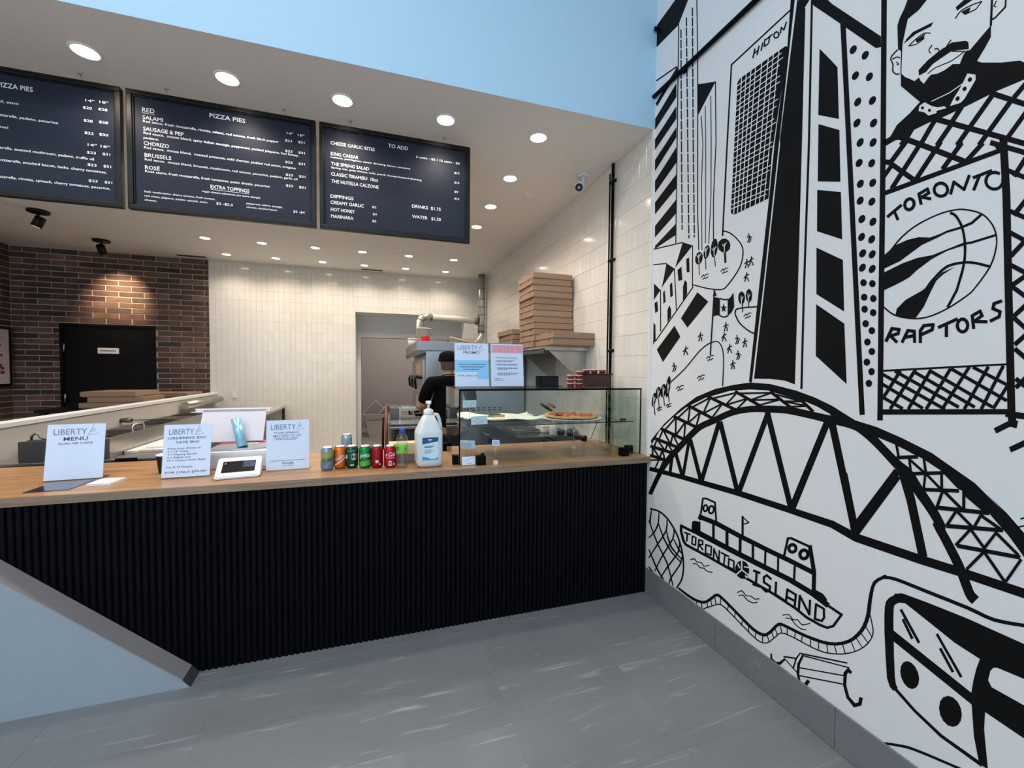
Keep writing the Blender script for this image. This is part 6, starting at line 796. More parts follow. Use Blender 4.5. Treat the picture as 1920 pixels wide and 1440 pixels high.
can('dark green can with a silver shield, third in the front row of cans', -0.146, 2.572, (16, 82, 58), [dict(k='disc', u=0.012, z=0.068, rx=0.018, rz=0.02, c=(190, 186, 196)), dict(k='disc', u=-0.034, z=0.068, rx=0.008, rz=0.014, c=(200, 200, 206)), dict(k='band', w=0.02, z0=0.018, z1=0.024, sl=0, c=wht), dict(k='band', w=0.05, z0=0.100, z1=0.104, sl=0, c=(150, 170, 160))])
can('bright green can with white lettering, fourth in the front row of cans', -0.074, 2.551, (18, 140, 62), [dict(k='text', s='prite', z=0.066, w=0.058, cap=0.023, c=wht, sl=0.2), dict(k='band', w=0.07, z0=0.016, z1=0.044, sl=0, amp=0.003, c=(96, 178, 72))])
can('plain deep red can with one small white square, left of the other red can', -0.008, 2.539, (150, 18, 38), [dict(k='band', w=0.017, z0=0.032, z1=0.048, c=(236, 200, 200)), dict(k='disc', u=0.018, z=0.024, rx=0.004, rz=0.005, c=wht)])
can('red can with white script lettering, next to the water bottle', 0.065, 2.519, (186, 22, 48), [dict(k='text', s='e Cola', z=0.070, w=0.058, cap=0.024, c=wht, sl=0.3), dict(k='band', w=0.05, z0=0.060, z1=0.0625, c=wht), dict(k='band', w=0.016, z0=0.016, z1=0.043, c=(240, 236, 236)), dict(k='disc', u=0.022, z=0.024, rx=0.005, rz=0.007, c=wht), dict(k='band', w=0.009, z0=0.022, z1=0.038, c=(90, 90, 100), lift=.0003)])
can('pale blue can standing alone behind the front row of cans', -0.205, 3.03, (150, 186, 216), [dict(k='band', w=0.06, z0=0.05, z1=0.054, c=wht)])

# ------------------------------------------------------------------ water bottle, sanitizer jug, carton
wb = thing('water_bottle', 'clear water bottle with a green label and blue cap', 'bottle', (0.132, 2.50, ZT))
BH_ = 0.226
pr = [(0.022, 0.0), (0.030, 0.004), (0.0335, 0.012)]
z = 0.016
while z < 0.085: pr += [(0.0335, z), (0.0318, z + 0.004), (0.0335, z + 0.008)]; z += 0.0105
pr += [(0.0335, 0.092), (0.0335, 0.135), (0.0325, 0.15), (0.0335, 0.156), (0.031, 0.172), (0.024, 0.189), (0.0145, 0.200), (0.0135, 0.204), (0.0135, 0.212)]
part('bottle_wall', MB().lathe(pr, n=28), pet, wb, local=True)
part('water', MB().lathe([(0.0, 0.004), (0.028, 0.006), (0.0315, 0.014), (0.0312, 0.150), (0.028, 0.168), (0.0, 0.168)], n=24), clear_mat('water', (0.93, 0.95, 0.96), 1.2), wb, local=True)
part('cap', MB().lathe([(0.0155, 0.201), (0.0158, 0.204), (0.0158, 0.224), (0.0145, 0.226), (0, 0.226)], n=24), mat('blue_cap', (36, 66, 190), 0.35), wb, local=True)
lb = part('label', MB().lathe([(0.0340, 0.088), (0.0341, 0.089), (0.0341, 0.134), (0.0340, 0.135)], n=32), mat('lime_label', (120, 200, 64), 0.4, vary=0.1, scale=30), wb, local=True)
a0 = math.atan2(-2.5, -0.13)
b = MB(); n = 20; b.add([(-0.030, 0, 0.113)] + [(-0.030 + 0.015*math.cos(2*PI*i/n), 0, 0.113 + 0.010*math.sin(2*PI*i/n)) for i in range(n)], [(0, i+1, (i+1) % n + 1) for i in range(n)]); part('emblem', wrap(b, 0.0343, a0), mat('navy_ink', navy, 0.4), lb, local=True, fix=False)
b = MB(); b.add([(0.016, 0, 0.097), (0.024, 0, 0.097), (0.024, 0, 0.118), (0.016, 0, 0.118)], [(0,1,2,3)]); part('small_panel', wrap(b, 0.0343, a0), mat('teal_ink', (40, 120, 130), 0.4), lb, local=True, fix=False)

jg = thing('sanitizer_jug', 'large white plastic jug with a pump and blue label', 'jug', (0.285, 2.52, ZT), rz=0.03)
def loft_sq(levels, n=28, e=5.0):
    b = MB(); vs = []; fs = []
    for hx, hy, z, ee in levels:
        for k in range(n):
            a = 2*PI*k/n; c, s_ = math.cos(a), math.sin(a)
            vs.append((hx*math.copysign(abs(c)**(2/ee), c), hy*math.copysign(abs(s_)**(2/ee), s_), z))
    for i in range(len(levels)-1):
        for k in range(n): fs.append((i*n+k, i*n+(k+1)%n, (i+1)*n+(k+1)%n, (i+1)*n+k))
    b.add(vs, fs, True); m = len(levels) - 1
    b.f.append(tuple(range(n))[::-1]); b.sm.append(False); b.f.append(tuple(m*n+k for k in range(n))); b.sm.append(False); return b
jug_m = mat('milky_plastic', (226, 234, 238), 0.3, vary=0.02, scale=3, trans=0.12)
part('body', loft_sq([(0.058, 0.058, 0, 5), (0.070, 0.070, 0.006, 5), (0.0775, 0.0775, 0.025, 5.5), (0.0775, 0.0775, 0.195, 5.5), (0.075, 0.075, 0.208, 5), (0.050, 0.052, 0.262, 4), (0.032, 0.034, 0.298, 3), (0.024, 0.024, 0.304, 2), (0.024, 0.024, 0.312, 2)]), jug_m, jg, local=True)
b = MB(); b.tube([(0.028, 0, 0.292), (0.040, 0, 0.303), (0.052, 0, 0.300), (0.062, 0, 0.278), (0.072, 0, 0.235), (0.070, 0, 0.207)], [0.010, 0.011, 0.011, 0.0105, 0.0105, 0.012], 12); part('handle', b, jug_m, jg, local=True)
pm = part('pump', MB().lathe([(0.029, 0.305), (0.030, 0.308), (0.028, 0.330), (0.016, 0.336), (0.010, 0.340), (0.0, 0.340)], n=24), white_plastic, jg, local=True)
b = MB(); b.tube([(0, 0, 0.338), (0, 0, 0.372)], 0.0065, 12); b.box(-0.016, 0.016, -0.010, 0.010, 0.366, 0.384, 0.004); b.tube([(0, -0.008, 0.376), (0, -0.038, 0.374), (0, -0.044, 0.366)], [0.007, 0.006, 0.005], 10); part('pump_head', b, white_plastic, pm, local=True)
FL = frame3((-0.046, -0.0779, 0.045), (1, 0, 0), (0, 0, 1))
b = MB(); slab(b, FL, 0, 0.092, 0, 0.132, 0, 0.0006); lbj = part('label', b, mat('label_white', (206, 232, 250), 0.4), jg, local=True)
b = MB(); b.prism([(-0.046, 0.138), (-0.020, 0.142), (0.01, 0.147), (0.046, 0.152), (0.046, 0.177), (-0.046, 0.177)], -0.0787, -0.0785); part('label_block', b, mat('deep_blue_ink', (22, 78, 134), 0.4, vary=0.4, scale=14), lbj, local=True)
b = MB(); b.prism([(-0.046, 0.045), (-0.046, 0.067), (-0.02, 0.062), (0.01, 0.050), (0.03, 0.052), (0.046, 0.060), (0.046, 0.045)], -0.0787, -0.0785); part('label_wave', b, mat('sky_ink', (70, 160, 214), 0.4), lbj, local=True)
b = MB()
for (u0, u1, z) in ((-0.014, 0.010, 0.160), (-0.004, 0.0, 0.153)): slab(b, frame3((0, -0.0789, 0), (1,0,0), (0,0,1)), u0, u1, z, z + 0.006, 0, 0.0002)
part('label_title', b, print_white, lbj, local=True)
b = MB()
for q, z in enumerate((0.124, 0.117, 0.103, 0.097, 0.091, 0.085)): slab(b, frame3((0, -0.0787, 0), (1,0,0), (0,0,1)), -0.034, 0.020 - 0.008*(q % 3), z, z + (0.0035 if q < 2 else 0.0018), 0, 0.0002)
part('lettering', b, print_dark, lbj, local=True)['kind'] = 'stuff'

cb = thing('carton', 'small tan carton standing between the water bottle and the jug', 'box', (0.155, 2.655, ZT))
b = MB(); b.box(0.065, 0.245, 2.615, 2.70, ZT + 0.0005, ZT + 0.054); part('base', b, mat('grey_brown_card', (140, 124, 112), 0.8, vary=0.05), cb)
b = MB(); b.box(0.062, 0.248, 2.612, 2.703, ZT + 0.054, ZT + 0.120, 0.001); part('sleeve', b, mat('peach_card', (232, 194, 150), 0.75, vary=0.03), cb)
# ------------------------------------------------------------------ glass display case
GX0, GX1, GY0, GY1, GZ = 0.460, 1.722, 2.465, 2.975, 1.384
gc = thing('display_case', 'glass display case with black edges on the right end of the worktop', 'display case', ((GX0+GX1)/2, 2.72, ZT))
b = MB(); b.box(GX0 + 0.006, GX1 - 0.006, GY0, GY0 + 0.005, ZT + 0.001, GZ - 0.006); part('front_pane', b, pane, gc)
b = MB(); b.box(GX0, GX0 + 0.005, GY0 + 0.006, GY1, ZT + 0.001, GZ - 0.006); part('side_pane', b, pane, gc)
b = MB(); b.box(GX1 - 0.032, GX1 - 0.027, GY0 + 0.006, GY1, ZT + 0.001, GZ - 0.006); part('side_pane', b, pane, gc)
b = MB(); b.box(GX0, GX1 - 0.027, GY0, GY1, GZ - 0.0055, GZ + 0.0005); part('top_pane', b, pane, gc)
b = MB(); b.box(GX0 + 0.012, GX1 - 0.034, GY0 + 0.03, GY1 - 0.01, 1.150, 1.156); sh = part('shelf', b, pane, gc)
b = MB(); b.box(GX0 + 0.012, GX1 - 0.034, GY0 + 0.0285, GY0 + 0.0298, 1.149, 1.1565); part('shelf_edge', b, mat('dark_glass_edge', (26, 50, 46), 0.2), gc)
b = MB(); b.box(GX0 - 0.002, GX1 + 0.002, GY0 - 0.003, GY0 + 0.0, GZ - 0.010, GZ + 0.001); part('edge_strip', b, rubber_black, gc)
for xx in (GX0 - 0.002, GX1 - 0.006):
    b = MB(); b.box(xx, xx + 0.008, GY0 - 0.003, GY0 + 0.0, ZT + 0.001, GZ - 0.010); part('edge_strip', b, rubber_black, gc)
for (x0, x1, y0, y1, z0, z1) in ((0.560, 0.615, GY0 - 0.045, GY0 - 0.0035, ZT + .0005, 0.985), (1.548, 1.606, GY0 - 0.045, GY0 - 0.0035, ZT + .0005, 0.985), (GX0 - 0.035, GX0 - 0.001, GY0 + 0.01, GY0 + 0.05, ZT + .0005, 0.985), (1.634, 1.689, GY0 + 0.03, GY0 + 0.06, ZT + .0005, 0.985), (GX0 - 0.03, GX0 - 0.001, GY1 - 0.06, GY1 - 0.02, ZT + .0005, 0.985)):
    b = MB(); b.box(x0, x1, y0, y1, z0, z1, 0.004); part('corner_clip', b, rubber_black, gc)
for (y, z) in ((GY0 + 0.09, 1.145), (GY1 - 0.08, 1.145)):
    for xx in (GX0 + 0.005, GX1 - 0.039):
        b = MB(); b.box(xx, xx + 0.007, y, y + 0.03, z - 0.006, z + 0.004); part('shelf_pin', b, steel_dark, gc)
b = MB(); b.box(GX1 - 0.12, GX1 - 0.075, GY0 + 0.06, GY0 + 0.07, 1.157, 1.172, 0.003); part('shelf_clip', b, black_plastic, gc)
# contents
ZS = 1.1565
pl = thing('pizza_plate', 'round white plate under the whole pizza on the glass shelf', 'plate', (1.31, 2.73, ZS))
part('rim', MB().lathe([(0.0, 0.009), (0.19, 0.009), (0.225, 0.013), (0.229, 0.011), (0.185, 0.004), (0.12, 0.0), (0, 0.0)], n=40), white_plastic, pl, local=True)
pz = thing('pizza', 'whole pizza with a puffed crust and red sauce on the glass shelf', 'pizza', (1.325, 2.735, ZS + 0.0135))
def rough_ring(prof, n, amp, seed):
    r_ = random.Random(seed); b = MB(); vs = []; fs = []
    ph = [r_.uniform(0, 6.28) for _ in range(6)]
    for i, (r, z) in enumerate(prof):
        for k in range(n):
            a = 2*PI*k/n; d = sum(math.sin(a*(3+2*j) + ph[j])*amp/(1+j*0.5) for j in range(5))
            vs.append(((r + d*(r/0.2))*math.cos(a), (r + d*(r/0.2))*math.sin(a), z + (d*0.8 if 0 < i < len(prof)-1 else 0)))
    for i in range(len(prof)-1):
        for k in range(n): fs.append((i*n+k, i*n+(k+1)%n, (i+1)*n+(k+1)%n, (i+1)*n+k))
    b.add(vs, fs, True); return b
part('crust', rough_ring([(0.0, 0.0), (0.170, 0.0), (0.190, 0.004), (0.193, 0.011), (0.185, 0.017), (0.172, 0.018), (0.160, 0.013)], 48, 0.003, 3), mat('baked_crust', (214, 164, 108), 0.75, vary=0.45, scale=26, bump=0.4, bscale=60), pz, local=True)
part('topping', rough_ring([(0.164, 0.014), (0.13, 0.019), (0.08, 0.022), (0.0, 0.023)], 36, 0.003, 5), mat('tomato_sauce', (186, 82, 42), 0.45, vary=0.4, scale=40, bump=0.5, bscale=70), pz, local=True)
cm_ = MB(); r_ = random.Random(4)
for k in range(34):
    a = r_.uniform(0, 6.28); q = 0.15*math.sqrt(r_.random()); rr = r_.uniform(0.008, 0.016)
    cm_.lathe([(rr, 0.015), (rr*0.8, 0.0235), (0, 0.0255)], q*math.cos(a), q*math.sin(a), 0, 8)
o = part('cheese', cm_, mat('melted_cheese', (226, 150, 92), 0.4, vary=0.3, scale=30), pz, local=True); o['kind'] = 'stuff'
def server(label, tip, end, hand_m, r=0.011):
    tip = Vector(tip); end = Vector(end); d = (end - tip).normalized(); t = thing('pizza_server', label, 'utensil', tuple(tip)); mid = tip.lerp(end, 0.42)
    b = MB(); b.tube([mid, mid.lerp(end, .3), end], [r*0.7, r, r*0.8], 10); part('handle', b, hand_m, t)
    s_ = Vector((-d.y, d.x, 0)).normalized()
    b = MB(); b.prism([(0, 0)], 0, 0) if False else None
    P_ = [tip + s_*0.028, tip - s_*0.028, mid - s_*0.009, mid + s_*0.009]; up = Vector((0, 0, 0.0015))
    b.add([p for p in P_] + [p + up for p in P_], [(0,1,2,3),(7,6,5,4),(0,4,5,1),(1,5,6,2),(2,6,7,3),(3,7,4,0)]); part('blade', b, steel, t)
server('black handled pizza server sticking up left of the whole pizza', (1.20, 2.66, ZS + 0.030), (1.045, 2.62, ZS + 0.118), black_plastic)
server('wooden handled server behind the left edge of the whole pizza', (1.27, 2.80, ZS + 0.048), (1.185, 2.83, ZS + 0.105), mat('worn_wood', (128, 110, 90), 0.7, vary=0.1))
tr = thing('serving_tray', 'dark round tray on the left half of the glass shelf', 'tray', (0.78, 2.74, ZS))
part('tray_body', MB().lathe([(0, 0.0), (0.19, 0.0), (0.225, 0.014), (0.229, 0.014), (0.193, -0.0 + 0.003), (0, 0.003)], n=36), steel_dark, tr, local=True)
pp = MB(); N_ = 14; r_ = random.Random(11)
hh = [[0.016 + 0.016*(0.5 + 0.5*math.sin(i*0.7 + j*0.9)*math.cos(j*0.5 - i*0.3)) * ((abs(i-7)/7)**2 + (abs(j-7)/7)**2) + r_.uniform(0, 0.003) for j in range(N_+1)] for i in range(N_+1)]
vs = [(-0.26 + 0.52*i/N_, -0.17 + 0.36*j/N_ + 0.03*math.sin(i*0.8), hh[i][j]) for i in range(N_+1) for j in range(N_+1)]
pp.add(vs, [(i*(N_+1)+j, (i+1)*(N_+1)+j, (i+1)*(N_+1)+j+1, i*(N_+1)+j+1) for i in range(N_) for j in range(N_)], True)
o = link('parchment_sheet', pp.mesh('parchment', mat('parchment', (240, 238, 226), 0.7, vary=0.04, scale=9)), None, (0.79, 2.745, ZS)); tag(o, 'crumpled cream parchment sheet over the dark tray on the glass shelf', 'paper'); sm_ = o.modifiers.new('thick', 'SOLIDIFY'); sm_.thickness = 0.0012
sl3 = thing('pizza_slice', 'single baked slice lying on the parchment sheet', 'pizza slice', (0.725, 2.605, ZS + 0.040))
b = MB(); b.prism([(-0.055, -0.012), (0.05, -0.02), (0.062, 0.0), (0.05, 0.03), (-0.02, 0.05)], 0.0, 0.014, 'z'); part('crust', b, MATS['baked_crust'], sl3, local=True)
b = MB(); b.prism([(-0.045, -0.008), (0.03, -0.012), (0.036, 0.02), (-0.018, 0.042)], 0.0142, 0.019, 'z'); part('topping', b, mat('dark_topping', (92, 60, 46), 0.6, vary=0.3, scale=40), sl3, local=True)
ink = mat('blue_handwriting', (84, 120, 170), 0.6)
card_paper = mat('card_paper', (214, 232, 248), 0.5, vary=0.02)
def scrawl(F, u0, u1, v, hgt, n, mb, seed):
    r_ = random.Random(seed); u = u0; pts = []
    while u < u1: pts.append((u, v + r_.uniform(-hgt, hgt))); u += hgt*r_.uniform(0.5, 0.9)
    strokes(mb, F, pts, 0.0014, n)
def price_card(label, x0, x1, z0, z1, y, base_z, tilt=0.0, stick=True, lean=0.0, bars=False, seed=1):
    cx = (x0+x1)/2; t = thing('price_card', label, 'price card', (cx, y, base_z), group='price cards in and around the glass case')
    F = frame3((x0, y, z0), (1, 0, tilt), (0, lean, 1)); W_ = x1 - x0; H_ = z1 - z0
    b = MB(); slab(b, F, 0, W_, 0, H_, -0.0012, 0); cdp = part('card', b, card_paper, t)
    b = MB()
    if bars:
        for q in (0.28, 0.62): slab(b, F, W_*.12, W_*.88, H_*q, H_*(q+.12), 0.0001, 0.0003)
    else:
        scrawl(F, W_*.12, W_*.88, H_*.58, H_*.20, 0.0003, b, seed); scrawl(F, W_*.3, W_*.75, H_*.22, H_*.08, 0.0003, b, seed + 5)
    part('handwriting', b, ink, cdp)
    if stick:
        b = MB(); b.tube([(cx, y + 0.003, base_z + 0.02), (cx, y + 0.003, z0 + H_*0.3)], 0.0013, 6); part('stick', b, chrome, t)
        b = MB(); b.box(cx - 0.012, cx + 0.012, y - 0.009, y + 0.015, base_z + 0.0005, base_z + 0.024, 0.001); part('base', b, acryl if not bars else white_plastic, t)
    return t
price_card('white price card on a thin stick, upper left inside the glass case', 0.505, 0.592, 1.262, 1.308, 2.59, ZS, 0.02, seed=2)
price_card('white price card leaning on the shelf edge, in front of the parchment', 0.548, 0.652, 1.160, 1.212, 2.53, ZS, 0.03, False, 0.15, seed=8)
price_card('white price card on a stick under the shelf, beside the left black edge', 0.478, 0.578, 1.012, 1.064, 2.56, ZT, -0.07, seed=14)
price_card('small striped price tag on a white cube base, in front of the glass case', 0.652, 0.698, 1.045, 1.080, 2.418, ZT, -0.06, bars=True, seed=20)
price_card('white price card at the foot of the case, left of the black clip', 0.474, 0.555, ZT + 0.003, ZT + 0.052, 2.44, ZT, 0.0, False, 0.25, seed=26)
price_card('tiny tag on a clear stand in the middle of the case floor', 1.352, 1.372, 1.055, 1.095, 2.76, ZT, 0.0, bars=True, seed=31)
b = MB(); b.tube([(0.60, 2.62, ZT + 0.006), (0.66, 2.70, ZT + 0.010)], 0.005, 8); b.lathe([(0.012, 0), (0.012, 0.014), (0, 0.016)], 0.665, 2.705, ZT + 0.0005, 10)
o = link('clip_lever', b.mesh('clip_lever', black_plastic)); tag(o, 'small black lever lying inside the glass case near its left end', 'lever')

# things on top of the case
ZG = GZ + 0.001
spk = thing('speaker', 'small black box speaker on top of the glass case', 'speaker', (1.155, 2.78, ZG))
b = MB(); b.box(1.085, 1.228, 2.74, 2.83, ZG, ZG + 0.076, 0.004); part('body', b, rubber_black, spk)
b = MB(); b.box(1.092, 1.221, 2.7375, 2.7398, ZG + 0.007, ZG + 0.069); part('grille', b, mat('speaker_cloth', (20, 22, 26), 0.9, vary=0.2, scale=300), spk)
b = MB(); b.tube([(1.229, 2.80, ZG + 0.012), (1.26, 2.81, ZG + 0.003), (1.30, 2.84, ZG + 0.003)], 0.002, 6); part('cord', b, rubber_black, spk)
sbx = thing('brown_tub', 'dark brown plastic tub beside the stacked sauce cups on the case', 'tub', (1.53, 2.76, ZG))
b = MB(); b.box(1.43, 1.632, 2.71, 2.82, ZG, ZG + 0.088, 0.006); part('tub_body', b, mat('brown_plastic', (62, 36, 34), 0.4, vary=0.1, scale=10), sbx)
b = MB(); b.box(1.424, 1.648, 2.704, 2.826, ZG + 0.088, ZG + 0.098, 0.003); part('tub_lid', b, mat('brown_lid', (52, 30, 30), 0.45), sbx)
sauce = mat('red_brown_sauce', (112, 34, 22), 0.3, vary=0.15, scale=20); lidm = mat('pale_pink_lid', (226, 186, 182), 0.4, vary=0.03)
cup_me = MB().lathe([(0.021, 0), (0.0275, 0.022), (0, 0.0221)], n=18).mesh('sauce_cup', sauce); lid_me = MB().lathe([(0.0285, 0.022), (0.030, 0.023), (0.030, 0.027), (0.026, 0.0285), (0, 0.0285)], n=18).mesh('cup_lid', lidm)
NM = ['bottom', 'middle', 'top']
cups = []
for i, x in enumerate((1.320, 1.384)):
    for j in range(3): cups.append((x, 2.735 + 0.004*i, ZG + 0.0287*j, 'red sauce cup with a pale lid, %s of the %s stack by the brown tub' % (NM[j], ['left', 'right'][i])))
cups.append((1.396, 2.742, ZG + 0.0287*3, 'red sauce cup with a pale lid, fourth on the right stack by the tub'))
for i, x in enumerate((1.458, 1.522, 1.59)): cups.append((x, 2.76, ZG + 0.0985, 'red sauce cup with a pale lid, %s of three on the brown tub lid' % ['left', 'middle', 'right'][i]))
for x, y, z, lab in cups:
    t = thing('sauce_cup', lab, 'sauce cup', (x, y, z), group='sauce cups on the glass case'); link('cup', cup_me, t); link('lid', lid_me, t)

# ------------------------------------------------------------------ right wall fittings
for k, (y, r, z0, lab) in enumerate(((2.862, 0.0112, 0.935, 'thicker black conduit pipe running down the tiled wall'), (2.905, 0.006, 0.935, 'thinner black conduit pipe beside the thicker one on the tiled wall'))):
    t = thing('conduit_pipe', lab, 'pipe', (1.70, y, z0), group='black pipes on the tiled wall')
    b = MB(); b.tube([(XR - 0.022, y, z0), (XR - 0.022, y, ZC - 0.004 - 0.06*k)], r, 12); part('pipe', b, rubber_black, t)
    for z in (1.65, 2.35, 2.95):
        b = MB(); b.box(XR - 0.006, XR - 0.0006, y - r - 0.008, y + r + 0.008, z, z + 0.02); b.tube([(XR - 0.022, y, z), (XR - 0.022, y, z + 0.02)], r + 0.002, 12); part('bracket', b, black_metal, t)
cc = thing('security_camera', 'white bullet security camera on the ceiling by the tiled wall', 'security camera', (1.585, 3.10, ZC))
part('base', MB().lathe([(0.045, 0), (0.045, -0.014), (0.036, -0.022), (0, -0.022)], n=22), white_plastic, cc, local=True)
b = MB(); b.tube([(0, 0, -0.022), (0.0, 0.0, -0.05), (-0.005, 0.0, -0.07)], 0.014, 12); part('arm', b, white_plastic, cc, local=True)
d = Vector((-0.42, -0.62, -0.42)).normalized(); a_ = Vector((0.0, 0.035, -0.070)); e_ = a_ + d*0.15
b = MB(); b.tube([a_, a_ + d*0.01, e_], [0.028, 0.034, 0.034], 20); part('body', b, white_plastic, cc, local=True)
b = MB(); b.tube([e_ - d*0.002, e_ + d*0.004], 0.030, 20); ln = part('lens_face', b, screen_m, cc, local=True)
b = MB(); b.tube([e_ + d*0.004, e_ + d*0.006], 0.010, 12); part('lens', b, chrome, ln, local=True)
ws = thing('wall_shelf', 'stainless steel wall shelf holding the stacks of pizza boxes', 'shelf', (1.53, 4.1, 1.68))
SX0, SY0, SY1, SZ = 1.325, 3.245, 5.05, 1.706
b = MB(); b.box(SX0, XR - 0.0006, SY0, SY1, SZ - 0.004, SZ); b.box(SX0, SX0 + 0.004, SY0, SY1, SZ - 0.034, SZ - 0.004); b.box(SX0 + 0.004, XR - 0.0006, SY0, SY0 + 0.004, SZ - 0.034, SZ - 0.004); b.box(XR - 0.0046, XR - 0.0006, SY0, SY1, SZ, SZ + 0.06); part('board', b, steel, ws)
for y in (SY0 + 0.06, SY0 + 0.72, SY1 - 0.1):
    b = MB(); b.prism([(SX0 + 0.06, SZ - 0.034), (XR - 0.0006, SZ - 0.034), (XR - 0.0006, SZ - 0.30), (XR - 0.04, SZ - 0.30)], y, y + 0.004); part('bracket', b, steel, ws)
b = MB(); b.box(SX0 - 0.018, SX0 - 0.001, SY0 + 0.02, SY1 - 0.5, SZ - 0.060, SZ - 0.030, 0.003); b.tube([(SX0 - 0.014, SY0 + 0.02, SZ - 0.022), (SX0 - 0.014, SY1 - 0.5, SZ - 0.022)], 0.008, 10); part('ticket_rail', b, steel_dark, ws)

# pizza boxes
def box_meshes(wx, wy, h):
    b = MB(); b.box(-wx/2 + 0.007, wx/2 - 0.007, -wy/2 + 0.007, wy/2 - 0.007, 0, h*0.86, 0.001); body = b.mesh('box_tray', card)
    b = MB(); b.box(-wx/2 - 0.002, wx/2 + 0.002, -wy/2 - 0.002, wy/2 + 0.002, h*0.13, h - 0.0012, 0.0015); lid = b.mesh('box_lid', card)
    b = MB()
    for s_ in (-0.3, 0.3): b.box(-wx/2 - 0.0026, -wx/2 + 0.002, wy*s_ - 0.012, wy*s_ + 0.012, h*0.78, h - 0.0009)
    tab = b.mesh('lid_tab', card_in); return body, lid, tab
_bx = {}
def pizza_box(label, x, y, z, wx, wy, h, rz, group):
    k = (wx, wy, h)
    if k not in _bx: _bx[k] = box_meshes(*k)
    body, lid, tab = _bx[k]; t = thing('pizza_box', label, 'pizza box', (x, y, z), rz, group); link('tray', body, t); l_ = link('lid', lid, t); link('lid_tab', tab, l_); return t
GS = 'pizza boxes on the steel shelf'
H1 = 0.0565
pizza_box('kraft pizza box, lower of the two in the front pile on the steel shelf', 1.545, 3.345, SZ + 0.0005, 0.375, 0.385, H1, 0.0, GS)
pizza_box('kraft pizza box, upper of the two in the front pile on the steel shelf', 1.547, 3.343, SZ + 0.0005 + H1, 0.375, 0.385, H1, 0.01, GS)
r_ = random.Random(9); N12 = ['lowest', 'second', 'third', 'fourth', 'fifth', 'sixth', 'seventh', 'eighth', 'ninth', 'tenth', 'eleventh', 'topmost']
for k in range(12):
    x = 1.530 - (0.0 if k < 7 else (k-6)*0.004) + r_.uniform(-0.007, 0.007); y = 3.752 + r_.uniform(-0.006, 0.006) - (0.0 if k < 8 else 0.012)
    lab = ('kraft pizza box, %s in the tall twelve box pile on the steel shelf' % N12[k]) if k in (0, 11) else 'kraft pizza box, %s from the bottom of the tall pile on the steel shelf' % N12[k]
    pizza_box(lab, x, y, SZ + 0.0005 + H1*k, 0.385, 0.395, H1, r_.uniform(-0.025, 0.025), GS)
for k, lab in enumerate(('lowest', 'second from the bottom', 'third from the bottom', 'uppermost')):
    pizza_box('kraft pizza box, %s in the small rear pile on the steel shelf' % lab, 1.525 + (0.012 if k == 2 else 0), 4.45, SZ + 0.0005 + H1*k, 0.385, 0.52, H1, 0.02*(k % 2), GS)

# ------------------------------------------------------------------ oven and ducts
OX0, OX1, OY0, OY1 = 0.525, 1.715, 4.86, 6.55
ov = thing('pizza_oven', 'large stainless steel deck pizza oven against the tiled wall', 'oven', (1.1, 5.7, 0))
b = MB(); b.box(OX0, OX1, OY0, OY1, 0.10, 1.715); part('cabinet', b, steel_blue, ov)
b = MB(); b.box(OX0 - 0.004, 1.47, OY0 - 0.007, OY0 - 0.0005, 0.5, 1.70, 0.001); sp1 = part('side_panel', b, steel_blue, ov)
b = MB(); b.box(1.478, OX1, OY0 - 0.007, OY0 - 0.0005, 0.5, 1.70, 0.001); part('side_panel', b, steel_blue, ov)
b = MB()
for z in (1.615, 1.592):
    for k in range(9): b.box(0.70 + 0.075*k, 0.745 + 0.075*k, OY0 - 0.0085, OY0 - 0.0065, z, z + 0.010)
for z in (1.045, 1.018):
    for k in range(9): b.box(0.86 + 0.065*k, 0.90 + 0.065*k, OY0 - 0.0085, OY0 - 0.0065, z, z + 0.010)
part('vent_slots', b, rubber_black, sp1)
b = MB(); b.box(0.415, OX1, OY0 - 0.02, OY1 + 0.2, 1.719, 1.823, 0.003); part('hood', b, mat('hood_steel', (150, 156, 162), 0.35, 0.85, vary=0.05), ov)
b = MB(); b.prism([(0.415, 1.719), (0.42, 1.66), (OX0 - 0.002, 1.70), (OX0 - 0.002, 1.719)], OY0 - 0.015, OY1 + 0.19); part('hood_lip', b, steel_dark, ov)
for z0, z1 in ((1.30, 1.62), (0.86, 1.20)):
    b = MB(); b.box(OX0 - 0.03, OX0 - 0.001, OY0 + 0.10, OY1 - 0.05, z0, z1, 0.004); dr = part('oven_door', b, steel, ov)
    b = MB(); b.box(OX0 - 0.033, OX0 - 0.0305, OY0 + 0.28, OY0 + 0.95, z0 + 0.14, z1 - 0.04); part('window', b, mat('window_painted_reflection', (120, 84, 54), 0.15, vary=0.3, emit=((255, 190, 110), 0.12)), dr)  # weak emission paints a bright reflection into the door glass
    b = MB()
    for yy in (OY0 + 0.16, OY0 + 0.62, OY0 + 1.10): b.tube([(OX0 - 0.03, yy, z0 + 0.10), (OX0 - 0.10, yy, z0 + 0.11), (OX0 - 0.115, yy, z0 + 0.08), (OX0 - 0.105, yy, z0 - 0.03)], 0.015, 8)
    b.tube([(OX0 - 0.10, OY0 + 0.10, z0 + 0.11), (OX0 - 0.10, OY0 + 1.18, z0 + 0.11)], 0.013, 8); part('handle', b, black_plastic, dr)
for x in (OX0 + 0.06, OX1 - 0.06):
    for y in (OY0 + 0.06, OY1 - 0.06):
        b = MB(); b.box(x - 0.03, x + 0.03, y - 0.03, y + 0.03, 0, 0.10); part('leg', b, steel_dark, ov)
HT = 1.8235
bk = thing('measuring_bucket', 'clear white bucket with a red strip standing on the oven', 'bucket', (0.52, 5.12, HT))
